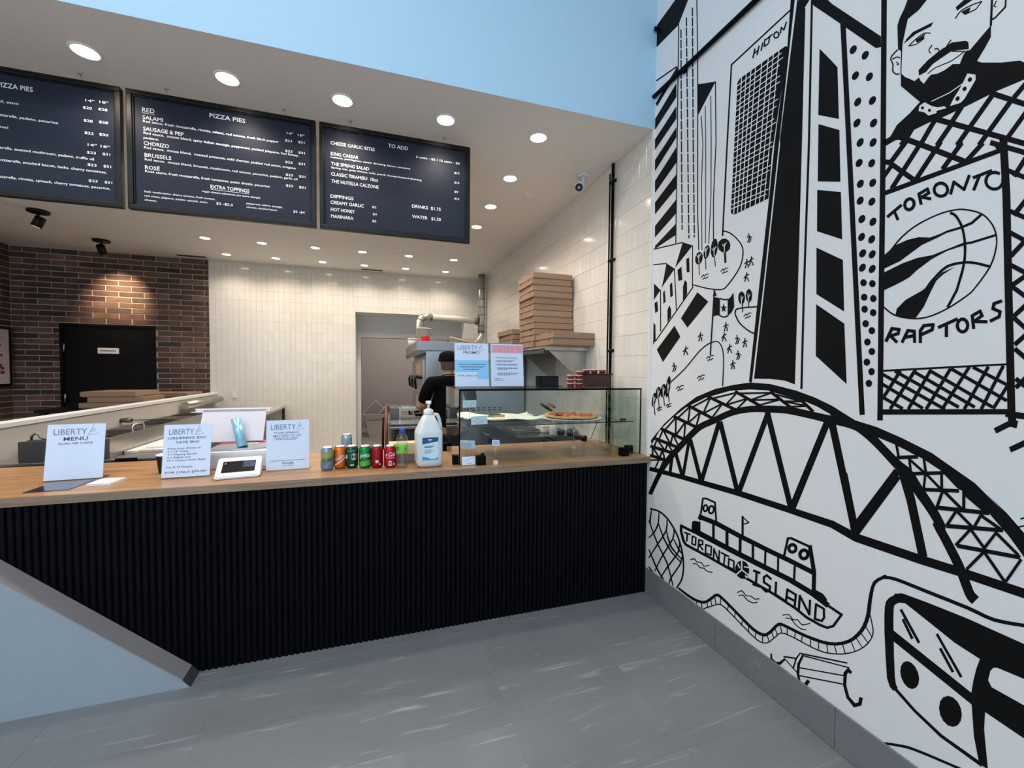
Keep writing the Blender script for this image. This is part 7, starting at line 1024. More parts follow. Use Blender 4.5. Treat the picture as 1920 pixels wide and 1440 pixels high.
part('bucket_wall', MB().lathe([(0.066, 0.0), (0.070, 0.003), (0.082, 0.16), (0.088, 0.162), (0.088, 0.172), (0.080, 0.172), (0.066, 0.008), (0, 0.006)], n=26), mat('frosted_plastic', (226, 220, 216), 0.35, vary=0.05), bk, local=True)
b = MB(); n = 14; a0 = math.atan2(-5.12, -0.52) + 0.35
for i in range(n):
    u0 = -0.055 + 0.11*i/n; u1 = u0 + 0.11/n
    r0, r1 = 0.0725, 0.0765
    P_ = lambda u, r, z: (r*math.cos(a0 + u/r), r*math.sin(a0 + u/r), z)
    b.add([P_(u0, r0, 0.015), P_(u1, r0, 0.015), P_(u1, r1, 0.075 + 0.004*math.sin(u1*60)), P_(u0, r1, 0.075 + 0.004*math.sin(u0*60))], [(0,1,2,3)])
part('red_band', b, mat('red_plastic', (220, 34, 44), 0.4), bk, local=True, fix=False)
b = MB(); b.tube([(0.085*math.cos(q*PI/8), 0.085*math.sin(q*PI/8), 0.165 + 0.004*math.sin(q)) for q in range(9)], 0.003, 6); part('bail_handle', b, steel, bk, local=True)
bk2 = thing('small_bucket', 'small white lidded pail at the far front corner of the oven top', 'bucket', (0.475, 6.2, HT))
part('pail', MB().lathe([(0.055, 0.0), (0.066, 0.10), (0, 0.101)], n=20), white_plastic, bk2, local=True); part('lid', MB().lathe([(0.070, 0.10), (0.072, 0.104), (0.072, 0.118), (0.066, 0.122), (0, 0.122)], n=20), mat('pink_white_lid', (236, 206, 202), 0.4), bk2, local=True)
pe = thing('wooden_peel', 'wooden handled pizza peel lying across the oven top', 'pizza peel', (1.15, 5.45, HT))
b = MB(); b.tube([(0.90, 5.5, HT + 0.10), (1.20, 5.35, HT + 0.022)], 0.016, 10); part('handle', b, mat('pale_wood', (196, 164, 128), 0.6, vary=0.1, scale=10), pe)
b = MB(); b.box(1.18, 1.52, 5.18, 5.48, HT + 0.001, HT + 0.012, 0.002); part('blade', b, mat('peel_wood', (186, 152, 116), 0.6, vary=0.1, scale=6), pe)
dv = thing('vent_duct', 'galvanised duct dropping from the ceiling in the kitchen corner', 'duct', (1.655, 6.84, 2.0))
DXc, DYc = 1.648, 6.86
b = MB(); b.tube([(DXc, DYc, ZC - 0.001), (DXc, DYc, 2.72), (DXc, DYc, 2.14)], 0.058, 20); part('riser', b, galv, dv)
b = MB()
for z in (3.06, 2.86, 2.68, 2.55, 2.42, 2.24, 2.14): b.lathe([(0.0585, -0.006), (0.0615, -0.003), (0.0615, 0.003), (0.0585, 0.006)], DXc, DYc, z, 20)
part('seam_ring', b, steel_dark, dv)
b = MB(); b.tube([(DXc, DYc, 2.14), (DXc, DYc - 0.02, 2.06), (DXc - 0.06, DYc - 0.06, 1.97), (DXc - 0.13, DYc - 0.10, 1.91), (DXc - 0.18, DYc - 0.13, 1.86), (DXc - 0.185, DYc - 0.13, 1.8245)], [0.055, 0.054, 0.054, 0.054, 0.054, 0.054], 18); part('elbow', b, galv, dv)
dh = thing('horizontal_duct', 'pale wrapped duct running level from the corner duct to the oven hood', 'duct', (1.1, 6.86, 2.33))
b = MB(); b.tube([(DXc - 0.0625, DYc, 2.315), (1.2, DYc, 2.335), (0.78, DYc, 2.345)], 0.050, 20); part('pipe', b, white_duct, dh)
b = MB(); b.tube([(DXc - 0.0615, DYc, 2.315), (DXc - 0.10, DYc, 2.316)], 0.060, 20); part('collar', b, steel_dark, dh)
b = MB(); b.tube([(0.80, DYc, 2.345), (0.71, DYc, 2.345), (0.655, DYc - 0.01, 2.315), (0.625, DYc - 0.02, 2.25), (0.62, DYc - 0.06, 2.05), (0.62, DYc - 0.06, 1.8245)], 0.055, 18); part('elbow', b, galv, dh)
b = MB()
for (p, q) in (((0.83, DYc, 2.345), (0.81, DYc, 2.345)), ((0.70, DYc, 2.344), (0.685, DYc, 2.337)), ((0.648, DYc - 0.012, 2.30), (0.642, DYc - 0.013, 2.285))): b.tube([p, q], 0.0585, 18)
part('seam_ring', b, steel_dark, dh)
rp = link('refrigerant_line', MB().tube([(XR - 0.03, 7.1, ZC - 0.002), (XR - 0.03, 7.1, 1.2)], 0.013, 10).mesh('line', mat('grey_line', (170, 164, 154), 0.5))); tag(rp, 'thin grey pipe behind the corner duct', 'pipe')
ol = thing('wall_outlet', 'white electrical outlet low on the back tiled wall', 'outlet', (-2.06, YB, 1.10))
b = MB(); b.box(-2.10, -2.022, YB - 0.008, YB - 0.0005, 1.045, 1.165, 0.002); part('cover_plate', b, white_plastic, ol)
b = MB(); b.box(-2.078, -2.044, YB - 0.010, YB - 0.0082, 1.075, 1.135, 0.001); part('socket', b, lamp_trim, ol)

# framed poster on the left brick wall
fp = thing('framed_poster', 'framed poster with red marks on the left brick wall', 'poster', (BX0, 6.7, 1.25))
xw = BX0 + 0.0145
b = MB()
for (a, c, d, e) in ((6.2, 7.19, 1.975, 2.0), (6.2, 7.19, 1.25, 1.275), (6.2, 6.225, 1.275, 1.975), (7.165, 7.19, 1.275, 1.975)): b.box(xw, xw + 0.025, a, c, d, e)
part('frame', b, black_metal, fp)
b = MB(); b.box(xw, xw + 0.012, 6.224, 7.166, 1.274, 1.976); part('print', b, mat('poster_paper', (226, 212, 210), 0.5, vary=0.03), fp)
b = MB(); r_ = random.Random(2)
for k in range(46):
    y = r_.uniform(6.26, 7.09); z = r_.uniform(1.33, 1.90); s_ = r_.uniform(0.010, 0.035); a = r_.uniform(0, 3)
    b.add([(xw + 0.0125, y + s_*math.cos(a + q*1.57)*(1.6 if q % 2 else 0.7), z + s_*math.sin(a + q*1.57)) for q in range(4)], [(0,1,2,3)])
b2 = part('red_marks', b, mat('red_print', (150, 40, 52), 0.5), fp, fix=False); b2['kind'] = 'stuff'

# ------------------------------------------------------------------ prep counter along the half wall
pc = thing('prep_counter', 'stainless refrigerated prep counter along the half wall', 'prep counter', (-1.85, 4.4, 0))
PX0, PX1, PY0, PY1 = -2.26, -1.38, 3.34, 5.60
b = MB(); b.box(PX0, PX1, PY0, PY1, 0.08, 0.890); part('cabinet', b, steel_dark, pc)
b = MB(); b.box(PX0, PX1 - 0.002, PY0 - 0.006, PY0 - 0.0005, 0.08, 0.885); part('end_panel', b, rubber_black, pc)
b = MB(); b.box(PX0, PX1 + 0.01, PY0 - 0.01, PY1, 0.8905, 0.905, 0.002); part('worktop', b, steel, pc)
b = MB(); b.box(-2.10, -1.665, PY0, PY0 + 0.03, 0.9055, 1.035); part('rail_end', b, mat('charcoal_panel', (58, 57, 55), 0.5, vary=0.06), pc)
b = MB(); b.box(-1.70, -1.665, PY0 + 0.03, PY1, 0.9055, 1.035, 0.003); part('front_rail', b, steel, pc)
b = MB(); b.box(-2.10, -1.70, PY0 + 0.03, PY1, 0.93, 0.95); part('pan_well', b, rubber_black, pc)
for k in range(6):
    y0 = PY0 + 0.06 + 0.36*k; b = MB(); b.box(-2.06, -1.74, y0, y0 + 0.32, 0.951, 1.0); part('food_pan', b, [steel_dark, black_plastic][k % 2], pc)
b = MB(); b.box(-2.26, -2.101, PY0 + 0.3, PY1, 0.906, 0.965, 0.003); part('rear_ledge', b, steel, pc)
b = MB(); b.tube([(-1.683, 3.68, 1.035), (-1.683, 3.68, 1.075), (-1.683, 3.695, 1.087), (-1.683, 3.815, 1.087), (-1.683, 3.83, 1.075), (-1.683, 3.83, 1.035)], 0.006, 8); part('handle', b, chrome, pc)
b = MB(); b.box(-1.66, -1.59, 3.52, 5.50, 0.9055, 0.925, 0.002); part('cutting_board', b, mat('white_board', (238, 236, 228), 0.5, vary=0.03), pc)
b = MB(); b.tube([(-2.215, 5.98, 1.045), (-2.215, 7.15, 1.045)], 0.044, 16); rr = link('wrap_roll', b.mesh('wrap_roll', steel)); tag(rr, 'steel roll holder fixed along the half wall above the back steel table', 'roll')
b = MB(); b.box(-2.2845, -2.25, 6.1, 6.14, 1.03, 1.06); b.box(-2.2845, -2.25, 6.95, 6.99, 1.03, 1.06); part('cradle', b, steel_dark, rr, local=True)
cl = thing('clamp', 'dark metal clamp on the near corner of the prep counter rail', 'clamp', (-2.03, 3.38, 1.0355))
b = MB(); b.tube([(-0.03, 0, 0.006), (-0.028, 0, 0.03), (-0.012, 0, 0.045), (0.008, 0, 0.036), (0.012, 0, 0.02), (0.03, 0, 0.012), (0.055, 0, 0.008)], 0.007, 8); part('jaw', b, steel_dark, cl, local=True)
b = MB(); b.box(-0.045, 0.06, -0.012, 0.012, 0.0, 0.006); part('plate', b, steel_dark, cl, local=True)
rd = thing('lid_stay', 'thin steel rod from a round wall knob to the prep counter rail', 'rod', (-2.0, 4.6, 1.0))
b = MB(); b.tube([(-2.20, 4.80, 1.005), (-1.97, 4.66, 1.020), (-1.69, 4.45, 1.040)], 0.004, 8); part('rod', b, steel_dark, rd)
b = MB(); b.tube([(-2.284, 4.80, 1.005), (-2.26, 4.80, 1.005), (-2.225, 4.80, 1.005), (-2.20, 4.80, 1.005)], [0.02, 0.02, 0.026, 0.02], 12); part('knob', b, steel_dark, rd)
tw = thing('kitchen_towel', 'folded white and pink cloth with a knife on the cutting board', 'cloth', (-1.5, 3.72, 0.9055))
b = MB(); b.box(-1.585, -1.40, 3.56, 3.86, 0.9055, 0.924, 0.004); b.box(-1.57, -1.42, 3.60, 3.84, 0.924, 0.938, 0.004); part('cloth', b, mat('pale_cloth', (238, 226, 222), 0.9, vary=0.05, scale=20), tw)
hb = thing('hinge_bracket', 'black two screw bracket at the end of the prep counter', 'bracket', (-1.56, 3.315, 0.89))
b = MB(); b.box(-1.615, -1.50, 3.318, 3.329, 0.862, 0.912, 0.002); part('plate', b, rubber_black, hb)
for x in (-1.597, -1.520):
    b = MB(); b.tube([(x, 3.318, 0.876), (x, 3.3155, 0.876)], 0.006, 10); part('screw', b, chrome, hb)

st = thing('steel_table', 'stainless steel table at the back wall behind the prep counter', 'table', (-1.8, 6.5, 0))
b = MB(); b.box(-2.26, -1.36, 5.75, 7.22, 0.90, 0.932, 0.003); part('tabletop', b, mat('table_steel', (196, 190, 182), 0.4, 0.6, vary=0.04), st)
for x in (-2.22, -1.39):
    for y in (5.8, 7.18):
        b = MB(); b.box(x - 0.018, x + 0.018, y - 0.018, y + 0.018, 0, 0.90); part('leg', b, steel_dark, st)
b = MB(); b.box(-2.22, -1.39, 5.8, 7.18, 0.33, 0.35); part('lower_shelf', b, steel_dark, st)
sp_ = thing('sheet_pan', 'steel sheet pan on the back steel table', 'tray', (-2.03, 5.99, 0.9325))
b = MB(); b.box(-2.22, -1.84, 5.82, 6.16, 0.9325, 0.938); b.box(-2.23, -1.83, 5.81, 5.822, 0.9325, 0.965); b.box(-2.23, -1.83, 6.158, 6.17, 0.9325, 0.965); b.box(-2.23, -2.219, 5.822, 6.158, 0.9325, 0.965); b.box(-1.841, -1.83, 5.822, 6.158, 0.9325, 0.965); part('pan', b, steel, sp_)
o = link('paper_stack', MB().box(-0.14, 0.14, -0.1, 0.1, 0, 0.02, 0.002).mesh('paper_stack', mat('cream_paper', (232, 222, 204), 0.7))); o.location = (-2.03, 6.0, 0.9385); tag(o, 'cream paper stack in the sheet pan on the back table', 'paper stack')
kn = thing('chef_knife', 'dark bladed knife lying on the back steel table', 'knife', (-1.72, 6.35, 0.9325), 0.25)
b = MB(); b.prism([(-0.16, -0.02), (0.10, -0.02), (0.10, 0.02), (-0.06, 0.024)], 0.001, 0.0035, 'z'); part('blade', b, mat('dark_blade', (52, 50, 50), 0.4, 0.6), kn, local=True)
b = MB(); b.tube([(0.10, 0, 0.010), (0.22, 0, 0.010)], 0.010, 8); part('handle', b, black_plastic, kn, local=True)
tg = thing('serving_tongs', 'steel tongs leaning up on the sheet pan edge', 'tongs', (-1.88, 5.92, 0.938))
for s_ in (-1, 1):
    b = MB(); b.tube([(-1.93, 5.9 + 0.012*s_, 0.9425), (-1.85, 5.9 + 0.012*s_, 0.972), (-1.74, 5.9 + 0.004*s_, 1.0)], 0.004, 6); part('arm', b, steel, tg)

# corridor table with boxes, beyond the half wall
cdt = thing('corridor_table', 'low dark table beyond the half wall carrying pizza boxes', 'table', (-2.85, 6.5, 0))
b = MB(); b.box(-3.45, -2.40, 5.7, 7.2, 1.01, 1.04, 0.003); part('tabletop', b, black_door, cdt)
for x in (-3.40, -2.45):
    for y in (5.76, 7.14):
        b = MB(); b.box(x - 0.025, x + 0.025, y - 0.025, y + 0.025, 0, 1.01); part('leg', b, black_metal, cdt)
GC = 'pizza boxes beyond the half wall'
HB = 0.062
for k, (dx, lab) in enumerate(((-0.05, 'kraft pizza box, lowest in the pile in front of the black door'), (0.03, 'kraft pizza box, middle of the pile in front of the black door'), (-0.03, 'kraft pizza box, top of the pile in front of the black door'))):
    pizza_box(lab, -2.83 + dx, 6.05, 1.0405 + HB*k, 0.50, 0.50, HB, 0.03*(1-k), GC)
pizza_box('kraft pizza box, lower of the pair below the brick wall at right', -2.69, 6.87, 1.0405, 0.52, 0.46, HB, 0.0, GC)
pizza_box('kraft pizza box, upper of the pair below the brick wall at right', -2.68, 6.86, 1.0405 + HB, 0.52, 0.46, HB, -0.03, GC)

# ------------------------------------------------------------------ work table behind the jug, black table under the case
wt = thing('steel_cart', 'stainless steel cart with trays behind the sanitizer jug', 'cart', (0.25, 4.4, 0))
b = MB(); b.box(0.10, 0.40, 3.90, 4.95, 0.955, 0.975, 0.002); part('cart_top', b, steel, wt)
b = MB(); b.box(0.115, 0.39, 3.93, 4.93, 0.30, 0.945); part('cabinet', b, mat('dark_cabinet', (48, 44, 42), 0.5, vary=0.1), wt)
for x in (0.125, 0.375):
    for y in (3.93, 4.92):
        b = MB(); b.box(x - 0.012, x + 0.012, y - 0.012, y + 0.012, 0, 0.955); part('leg', b, steel_dark, wt)
for k in range(2):
    t = thing('baking_tray', ['silver baking tray, lower of the two on the cart', 'silver baking tray, upper of the two on the cart'][k], 'tray', (0.255, 4.08, 0.9755 + 0.022*k), group='baking trays on the cart')
    b = MB(); b.prism([(-0.155, 0.0), (0.145, 0.0), (0.165, 0.018), (0.158, 0.018), (0.142, 0.004), (-0.142, 0.004), (-0.158, 0.018), (-0.172, 0.018)], -0.16, 0.16); part('pan', b, chrome, t, local=True)
mx_ = thing('dough_press', 'grey metal dough press block at the rear of the cart', 'machine', (0.24, 4.6, 0.9755))
b = MB(); b.box(0.12, 0.20, 4.40, 4.85, 0.9755, 1.105, 0.005); part('body', b, steel_dark, mx_)
b = MB(); b.box(0.20, 0.39, 4.42, 4.80, 1.075, 1.088); b.box(0.20, 0.22, 4.42, 4.80, 0.9755, 1.075); b.box(0.345, 0.36, 4.55, 4.57, 0.9755, 1.075); part('platen', b, steel, mx_)
b = MB(); b.box(0.23, 0.38, 4.45, 4.7, 1.0885, 1.108, 0.004); part('top_plate', b, chrome, mx_)
ho = thing('hose_loop', 'dark red hose looped down the left side of the cart', 'hose', (0.085, 4.0, 0.6))
b = MB(); b.tube([(0.082, 4.75, 0.90), (0.080, 4.70, 1.02), (0.078, 4.50, 1.10), (0.075, 4.22, 1.06), (0.07, 4.02, 0.95), (0.07, 3.94, 0.82), (0.075, 3.98, 0.70), (0.08, 4.10, 0.62)], 0.014, 10); part('hose', b, mat('dark_red_hose', (112, 34, 26), 0.45, vary=0.15), ho)
cbk = thing('black_cable', 'thick black cable hanging in a loop beside the red hose', 'cable', (0.05, 3.9, 0.6))
b = MB(); b.tube([(0.045, 4.2, 1.03), (0.04, 4.02, 0.90), (0.035, 3.95, 0.72), (0.035, 4.0, 0.63), (0.04, 4.15, 0.60), (0.04, 4.4, 0.60)], 0.010, 8); b.tube([(0.045, 4.22, 1.0), (0.042, 4.08, 0.86), (0.042, 4.02, 0.74), (0.042, 4.06, 0.68), (0.042, 4.2, 0.65)], 0.008, 8); part('cable', b, rubber_black, cbk)

bt = thing('black_table', 'black topped low work table seen through the glass case', 'table', (1.4, 4.0, 0))
b = MB(); b.box(1.13, 1.722, 3.33, 4.80, 0.900, 0.930, 0.003); part('tabletop', b, mat('black_laminate', (26, 27, 29), 0.18, vary=0.1), bt)
b = MB(); b.box(1.15, 1.71, 3.36, 4.78, 0.1, 0.899); part('cabinet', b, mat('dark_unit', (30, 30, 32), 0.4, vary=0.1), bt)
for k in range(3):
    b = MB(); b.tube([(1.148, 3.55 + 0.4*k, 0.80), (1.12, 3.55 + 0.4*k, 0.80), (1.12, 3.80 + 0.4*k, 0.80), (1.148, 3.80 + 0.4*k, 0.80)], 0.006, 6); part('handle', b, chrome, bt)
tn = thing('tray_rack', 'dark metal tray lying on the black table', 'tray', (1.28, 3.72, 0.9305))
b = MB(); b.box(1.16, 1.42, 3.55, 3.95, 0.9305, 0.940); b.tube([(1.17, 3.56, 0.955), (1.41, 3.56, 0.955), (1.41, 3.94, 0.955), (1.17, 3.94, 0.955), (1.17, 3.56, 0.955)], 0.006, 6); part('tray_body', b, steel_dark, tn)
tl = thing('dish_towel', 'white folded dish towel on the black table behind the bottles', 'cloth', (1.50, 3.62, 0.9305))
b = MB(); b.box(1.44, 1.58, 3.55, 3.75, 0.9305, 0.962, 0.008); b.box(1.44, 1.57, 3.56, 3.74, 0.9625, 0.990, 0.008); part('cloth', b, mat('towel_white', (232, 226, 212), 0.9, vary=0.05, scale=30), tl)
sq = thing('squeeze_bottle', 'white squeeze bottle on the black table under the glass shelf', 'bottle', (1.475, 3.40, 0.9305))
part('body', MB().lathe([(0.030, 0), (0.033, 0.004), (0.033, 0.085), (0.026, 0.10), (0.018, 0.104), (0, 0.104)], n=20), white_plastic, sq, local=True); part('nozzle', MB().lathe([(0.018, 0.1045), (0.017, 0.112), (0.005, 0.135), (0, 0.136)], n=16), white_plastic, sq, local=True)
for k, (x, y, lab) in enumerate(((1.56, 3.42, 'clear glass oil bottle with a dark base, left of two on the black table'), (1.645, 3.40, 'clear glass oil bottle with a dark base, right of two on the black table'))):
    t = thing('oil_bottle', lab, 'bottle', (x, y, 0.9305), group='oil bottles on the black table')
    part('glass', MB().lathe([(0.033, 0.042), (0.033, 0.050), (0.020, 0.105), (0.013, 0.125), (0.013, 0.145)], n=18), pet, t, local=True); part('base', MB().lathe([(0.032, 0), (0.0335, 0.004), (0.0335, 0.042), (0, 0.0425)], n=18), mat('charcoal_liquid', (52, 54, 60), 0.3), t, local=True); part('stopper', MB().lathe([(0.015, 0.144), (0.015, 0.158), (0.006, 0.162), (0, 0.162)], n=14), black_plastic, t, local=True)
cr_ = thing('small_crate', 'small grey ribbed box right of the oil bottles', 'box', (1.69, 3.46, 0.9305))
b = MB(); b.box(1.683, 1.72, 3.43, 3.52, 0.9305, 0.972, 0.003); part('box', b, grey_plastic, cr_)
pg = thing('power_adapter', 'black plug adapter on the worktop behind the glass case', 'adapter', (1.60, 3.045, ZT))
b = MB(); b.box(1.575, 1.615, 3.03, 3.06, ZT + 0.0005, ZT + 0.042, 0.005); part('body', b, black_plastic, pg)
b = MB(); b.tube([(1.615, 3.045, ZT + 0.02), (1.66, 3.05, ZT + 0.015), (1.69, 3.04, ZT + 0.10), (1.70, 3.0, ZT + 0.2)], 0.0025, 6); part('cord', b, rubber_black, pg)

# ------------------------------------------------------------------ storeroom bins
bin_m = mat('white_bin', (214, 208, 200), 0.5, vary=0.03)
def bin_tub(label, x, y, z, wx, wy, h, rz=0.0):
    t = thing('storage_bin', label, 'bin', (x, y, z), rz, 'white storage bins in the storeroom')
    b = MB(); tp = 0.82; W_, D_ = wx/2, wy/2
    vo = [(-W_*tp, -D_*tp, 0), (W_*tp, -D_*tp, 0), (W_*tp, D_*tp, 0), (-W_*tp, D_*tp, 0), (-W_, -D_, h), (W_, -D_, h), (W_, D_, h), (-W_, D_, h), (-W_*.94, -D_*.94, h), (W_*.94, -D_*.94, h), (W_*.94, D_*.94, h), (-W_*.94, D_*.94, h), (-W_*.78, -D_*.78, 0.01), (W_*.78, -D_*.78, 0.01), (W_*.78, D_*.78, 0.01), (-W_*.78, D_*.78, 0.01)]
    q = lambda a, c: [(a+i, a+(i+1) % 4, c+(i+1) % 4, c+i) for i in range(4)]
    b.add(vo, [(0,3,2,1)] + q(0, 4) + q(4, 8) + q(8, 12) + [(12,13,14,15)]); part('tub', b, bin_m, t, local=True)
    b = MB()
    for (a, c, d, e) in ((-W_-.012, W_+.012, -D_-.012, -D_+.004), (-W_-.012, W_+.012, D_-.004, D_+.012), (-W_-.012, -W_+.004, -D_+.004, D_-.004), (W_-.004, W_+.012, -D_+.004, D_-.004)): b.box(a, c, d, e, h - 0.02, h + 0.004)
    part('rim', b, bin_m, t, local=True); return t
bin_tub('large white storage bin standing on the storeroom floor', 0.06, 9.85, 0.0, 0.62, 0.42, 0.36)
bin_tub('white storage bin stacked on the large floor bin', -0.02, 9.87, 0.365, 0.56, 0.36, 0.14)
bin_tub('white storage bin at the right behind the leaning lids', 0.50, 10.27, 0.0, 0.50, 0.38, 0.64)
for k, (x, z, lab) in enumerate(((-0.03, 0.5105, 'white bin lid tented like a roof, left of two'), (0.24, 0.5105, 'white bin lid tented like a roof, right of two'))):
    t = thing('bin_lid', lab, 'bin lid', (x - 0.03, 9.94 - 0.17*k, z), group='tented bin lids'); s_ = 1.0 - 0.25*k
    for q in (-1, 1):
        b = MB(); b.prism([(0, 0.27*s_), (0, 0.30*s_), (q*0.26*s_, 0.03), (q*0.26*s_, 0.0)], -0.08, 0.08); part('lid_panel', b, bin_m, t, local=True)
# ------------------------------------------------------------------ the cook
def skin_mesh(name, nodes, edges, root, m, parent, sub=2):
    me = bpy.data.meshes.new(name); me.from_pydata([n[0] for n in nodes], edges, []); o = bpy.data.objects.new(name, me); C.objects.link(o); o.parent = parent
    md = o.modifiers.new('skin', 'SKIN'); md.use_smooth_shade = True; md.branch_smoothing = 0.6
    for i, n in enumerate(nodes):
        me.skin_vertices[0].data[i].radius = n[1]; me.skin_vertices[0].data[i].use_root = (i == root)
    ss = o.modifiers.new('smooth', 'SUBSURF'); ss.levels = sub; ss.render_levels = sub
    me.materials.append(m); return o
ck = thing('person', 'person with back turned in black cap, black t-shirt and apron at the oven', 'person', (0.695, 4.30, 0.0), rz=0.10)
skin_m = mat('skin', (196, 142, 116), 0.5, vary=0.06, scale=20)
shirt_m = mat('black_cotton', (9, 9, 11), 0.9, vary=0.12, scale=40, spec=0.1)
pants_m = mat('dark_trousers', (26, 27, 32), 0.85, vary=0.1, scale=40)
N = []; E_ = []
def nd(p, r, to=None):
    N.append((p, r if isinstance(r, tuple) else (r, r))); i = len(N) - 1
    if to is not None: E_.append((to, i))
    return i
pel = nd((0, 0, 0.93), (0.150, 0.105)); sp1_ = nd((0, 0, 1.10), (0.140, 0.10), pel); che = nd((0, 0.005, 1.27), (0.165, 0.11), sp1_); upc = nd((0, 0.0, 1.375), (0.12, 0.085), che)
nk0 = nd((0, 0.008, 1.425), (0.060, 0.058), upc); nk1 = nd((0, 0.022, 1.475), (0.056, 0.056), nk0); h0 = nd((0, 0.035, 1.525), (0.070, 0.078), nk1); h1 = nd((0, 0.04, 1.585), (0.077, 0.095), h0); h2 = nd((0, 0.035, 1.635), (0.062, 0.075), h1)
nose = nd((0, 0.142, 1.545), 0.013, h0)
for s in (-1, 1): nd((s*0.087, 0.03, 1.55), 0.014, h0)
for s in (-1, 1):
    sh = nd((s*0.185, 0.0, 1.375), (0.062, 0.062), upc); el = nd((s*0.265, 0.05, 1.13), (0.046, 0.046), sh); fo = nd((s*0.225, 0.19, 1.06), (0.040, 0.038), el); wr = nd((s*0.175, 0.31, 1.02), (0.028, 0.024), fo); pa = nd((s*0.155, 0.375, 1.005), (0.036, 0.018), wr)
    for k, (dx, L) in enumerate(((-0.030, 0.070), (-0.011, 0.082), (0.009, 0.077), (0.027, 0.060))):
        a = nd((s*(0.150 - dx), 0.405, 1.0), 0.0095, pa); b_ = nd((s*(0.147 - dx*1.1), 0.405 + L*0.5, 0.988), 0.0088, a); nd((s*(0.145 - dx*1.15), 0.405 + L*0.85, 0.965), 0.0078, b_)
    t0 = nd((s*0.118, 0.355, 0.995), 0.011, wr); nd((s*0.100, 0.395, 0.980), 0.0092, t0)
    hp = nd((s*0.092, 0, 0.86), (0.088, 0.09), pel); kn_ = nd((s*0.105, 0.012, 0.48), (0.058, 0.06), hp); an = nd((s*0.11, -0.012, 0.085), (0.040, 0.042), kn_); nd((s*0.12, 0.12, 0.045), (0.036, 0.028), an)
skin_mesh('body', N, E_, pel, skin_m, ck)
tn_ = [((0, 0, 0.90), (0.165, 0.12)), ((0, 0, 1.08), (0.158, 0.116)), ((0, 0.005, 1.26), (0.182, 0.124)), ((0, 0.0, 1.375), (0.165, 0.108)), ((0, 0.004, 1.436), (0.100, 0.088))]; te = [(0, 1), (1, 2), (2, 3), (3, 4)]
for s in (-1, 1):
    i = len(tn_); tn_ += [((s*0.185, 0.0, 1.380), (0.082, 0.086)), ((s*0.245, 0.03, 1.215), (0.070, 0.068)), ((s*0.262, 0.045, 1.15), (0.066, 0.064))]; te += [(3, i), (i, i+1), (i+1, i+2)]
skin_mesh('t_shirt', tn_, te, 1, shirt_m, ck)
pn = [((0, 0, 0.94), (0.158, 0.114))]; pe_ = []
for s in (-1, 1):
    i = len(pn); pn += [((s*0.092, 0, 0.84), (0.098, 0.10)), ((s*0.105, 0.012, 0.48), (0.072, 0.074)), ((s*0.11, -0.006, 0.09), (0.060, 0.062))]; pe_ += [(0, i), (i, i+1), (i+1, i+2)]
skin_mesh('trousers', pn, pe_, 0, pants_m, ck)
for s in (-1, 1):
    b = MB(); b.prism([(s*0.12 + 0.045*math.cos(q*PI/8)*(1.0 if q < 9 else 1), 0.04 + 0.135*math.sin(q*PI/8)) for q in range(16)], 0.0, 0.05, 'z'); b.prism([(s*0.12 + 0.04*math.cos(q*PI/8), 0.02 + 0.10*math.sin(q*PI/8)) for q in range(16)], 0.05, 0.085, 'z'); part('shoe', b, rubber_black, ck, local=True)
b = MB(); vs = []; n = 26
prof = [(1.00, 0.0), (1.03, 0.025), (1.0, 0.055), (0.86, 0.082), (0.55, 0.098), (0.15, 0.102), (0.0, 0.102)]
b.lathe([(0.096*r, z) for r, z in prof], 0, 0.035, 1.590, n, 0.98, 1.16); b.lathe([(0.100, 0.0), (0.102, 0.004), (0.102, 0.028), (0.099, 0.031)], 0, 0.035, 1.588, n, 0.98, 1.16)
cp = part('cap', b, mat('black_cap', (9, 9, 11), 0.85, vary=0.1, scale=60, spec=0.1), ck, local=True)
b = MB(); b.prism([(0.075*math.cos(q*PI/10), 0.125 + 0.075*math.sin(q*PI/10)) for q in range(11)], 1.586, 1.592, 'z'); part('brim', b, MATS['black_cap'], cp, local=True)
b = MB(); b.lathe([(0.012, 0.102), (0.008, 0.108), (0, 0.109)], 0, 0.035, 1.590, 10); part('button', b, MATS['black_cap'], cp, local=True)
b = MB(); m_ = 20
rows_ = []
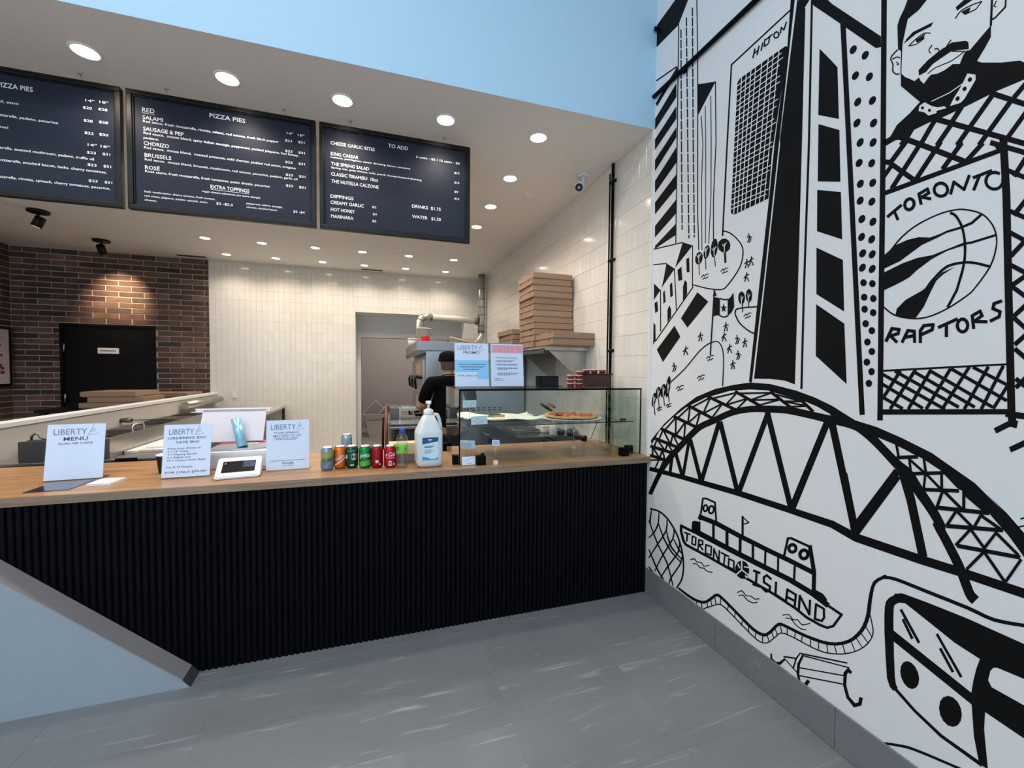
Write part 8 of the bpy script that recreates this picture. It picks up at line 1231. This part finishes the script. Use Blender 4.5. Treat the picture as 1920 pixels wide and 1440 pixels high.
for j in range(6):
    z = 1.500 + 0.092*j/5
    rx = 0.0735 + 0.0105*min(1, j/3.0); ry = 0.088 + 0.016*min(1, j/3.0)
    rows_.append([(rx*math.cos(a), 0.037 + ry*math.sin(a), z + 0.0) for a in [PI*1.02 + (PI*0.96)*k/m_ for k in range(m_+1)]])
b.add([p for r in rows_ for p in r], [(j*(m_+1)+k, j*(m_+1)+k+1, (j+1)*(m_+1)+k+1, (j+1)*(m_+1)+k) for j in range(5) for k in range(m_)], True)
part('hair', b, mat('short_fade_hair', (92, 70, 58), 0.8, vary=0.25, scale=60), ck, local=True)
for s in (-1, 1):
    b = MB(); b.lathe([(0.0, -0.011), (0.008, -0.008), (0.011, 0), (0.008, 0.008), (0, 0.011)], s*0.032, 0.118, 1.565, 10); part('eye', b, white_plastic, ck, local=True)
b = MB(); b.tube([(-0.024, 0.124, 1.503), (0.0, 0.130, 1.501), (0.024, 0.124, 1.503)], 0.005, 8); part('mouth', b, mat('lips', (150, 84, 76), 0.5), ck, local=True)
b = MB(); b.tube([(-0.075, 0.06, 1.415), (-0.072, 0.0, 1.440), (-0.045, -0.050, 1.452), (0.0, -0.062, 1.450), (0.045, -0.050, 1.452), (0.072, 0.0, 1.440), (0.075, 0.06, 1.415)], 0.0075, 8); b.lathe([(0, -0.012), (0.012, -0.004), (0.012, 0.006), (0, 0.012)], 0.004, -0.066, 1.452, 8)
part('apron_strap', b, mat('maroon_black_strap', (52, 22, 20), 0.8), ck, local=True)
b = MB(); b.prism([(-0.17, 0.55), (0.17, 0.55), (0.19, 1.0), (0.10, 1.34), (-0.10, 1.34), (-0.19, 1.0)], 0.150, 0.156); part('apron', b, shirt_m, ck, local=True)
b = MB(); b.tube([(-0.186, 0.14, 1.0), (-0.178, 0.0, 1.0), (-0.12, -0.108, 1.0), (0.0, -0.130, 1.0), (0.12, -0.108, 1.0), (0.178, 0.0, 1.0), (0.186, 0.14, 1.0)], 0.008, 8); part('apron_string', b, shirt_m, ck, local=True)
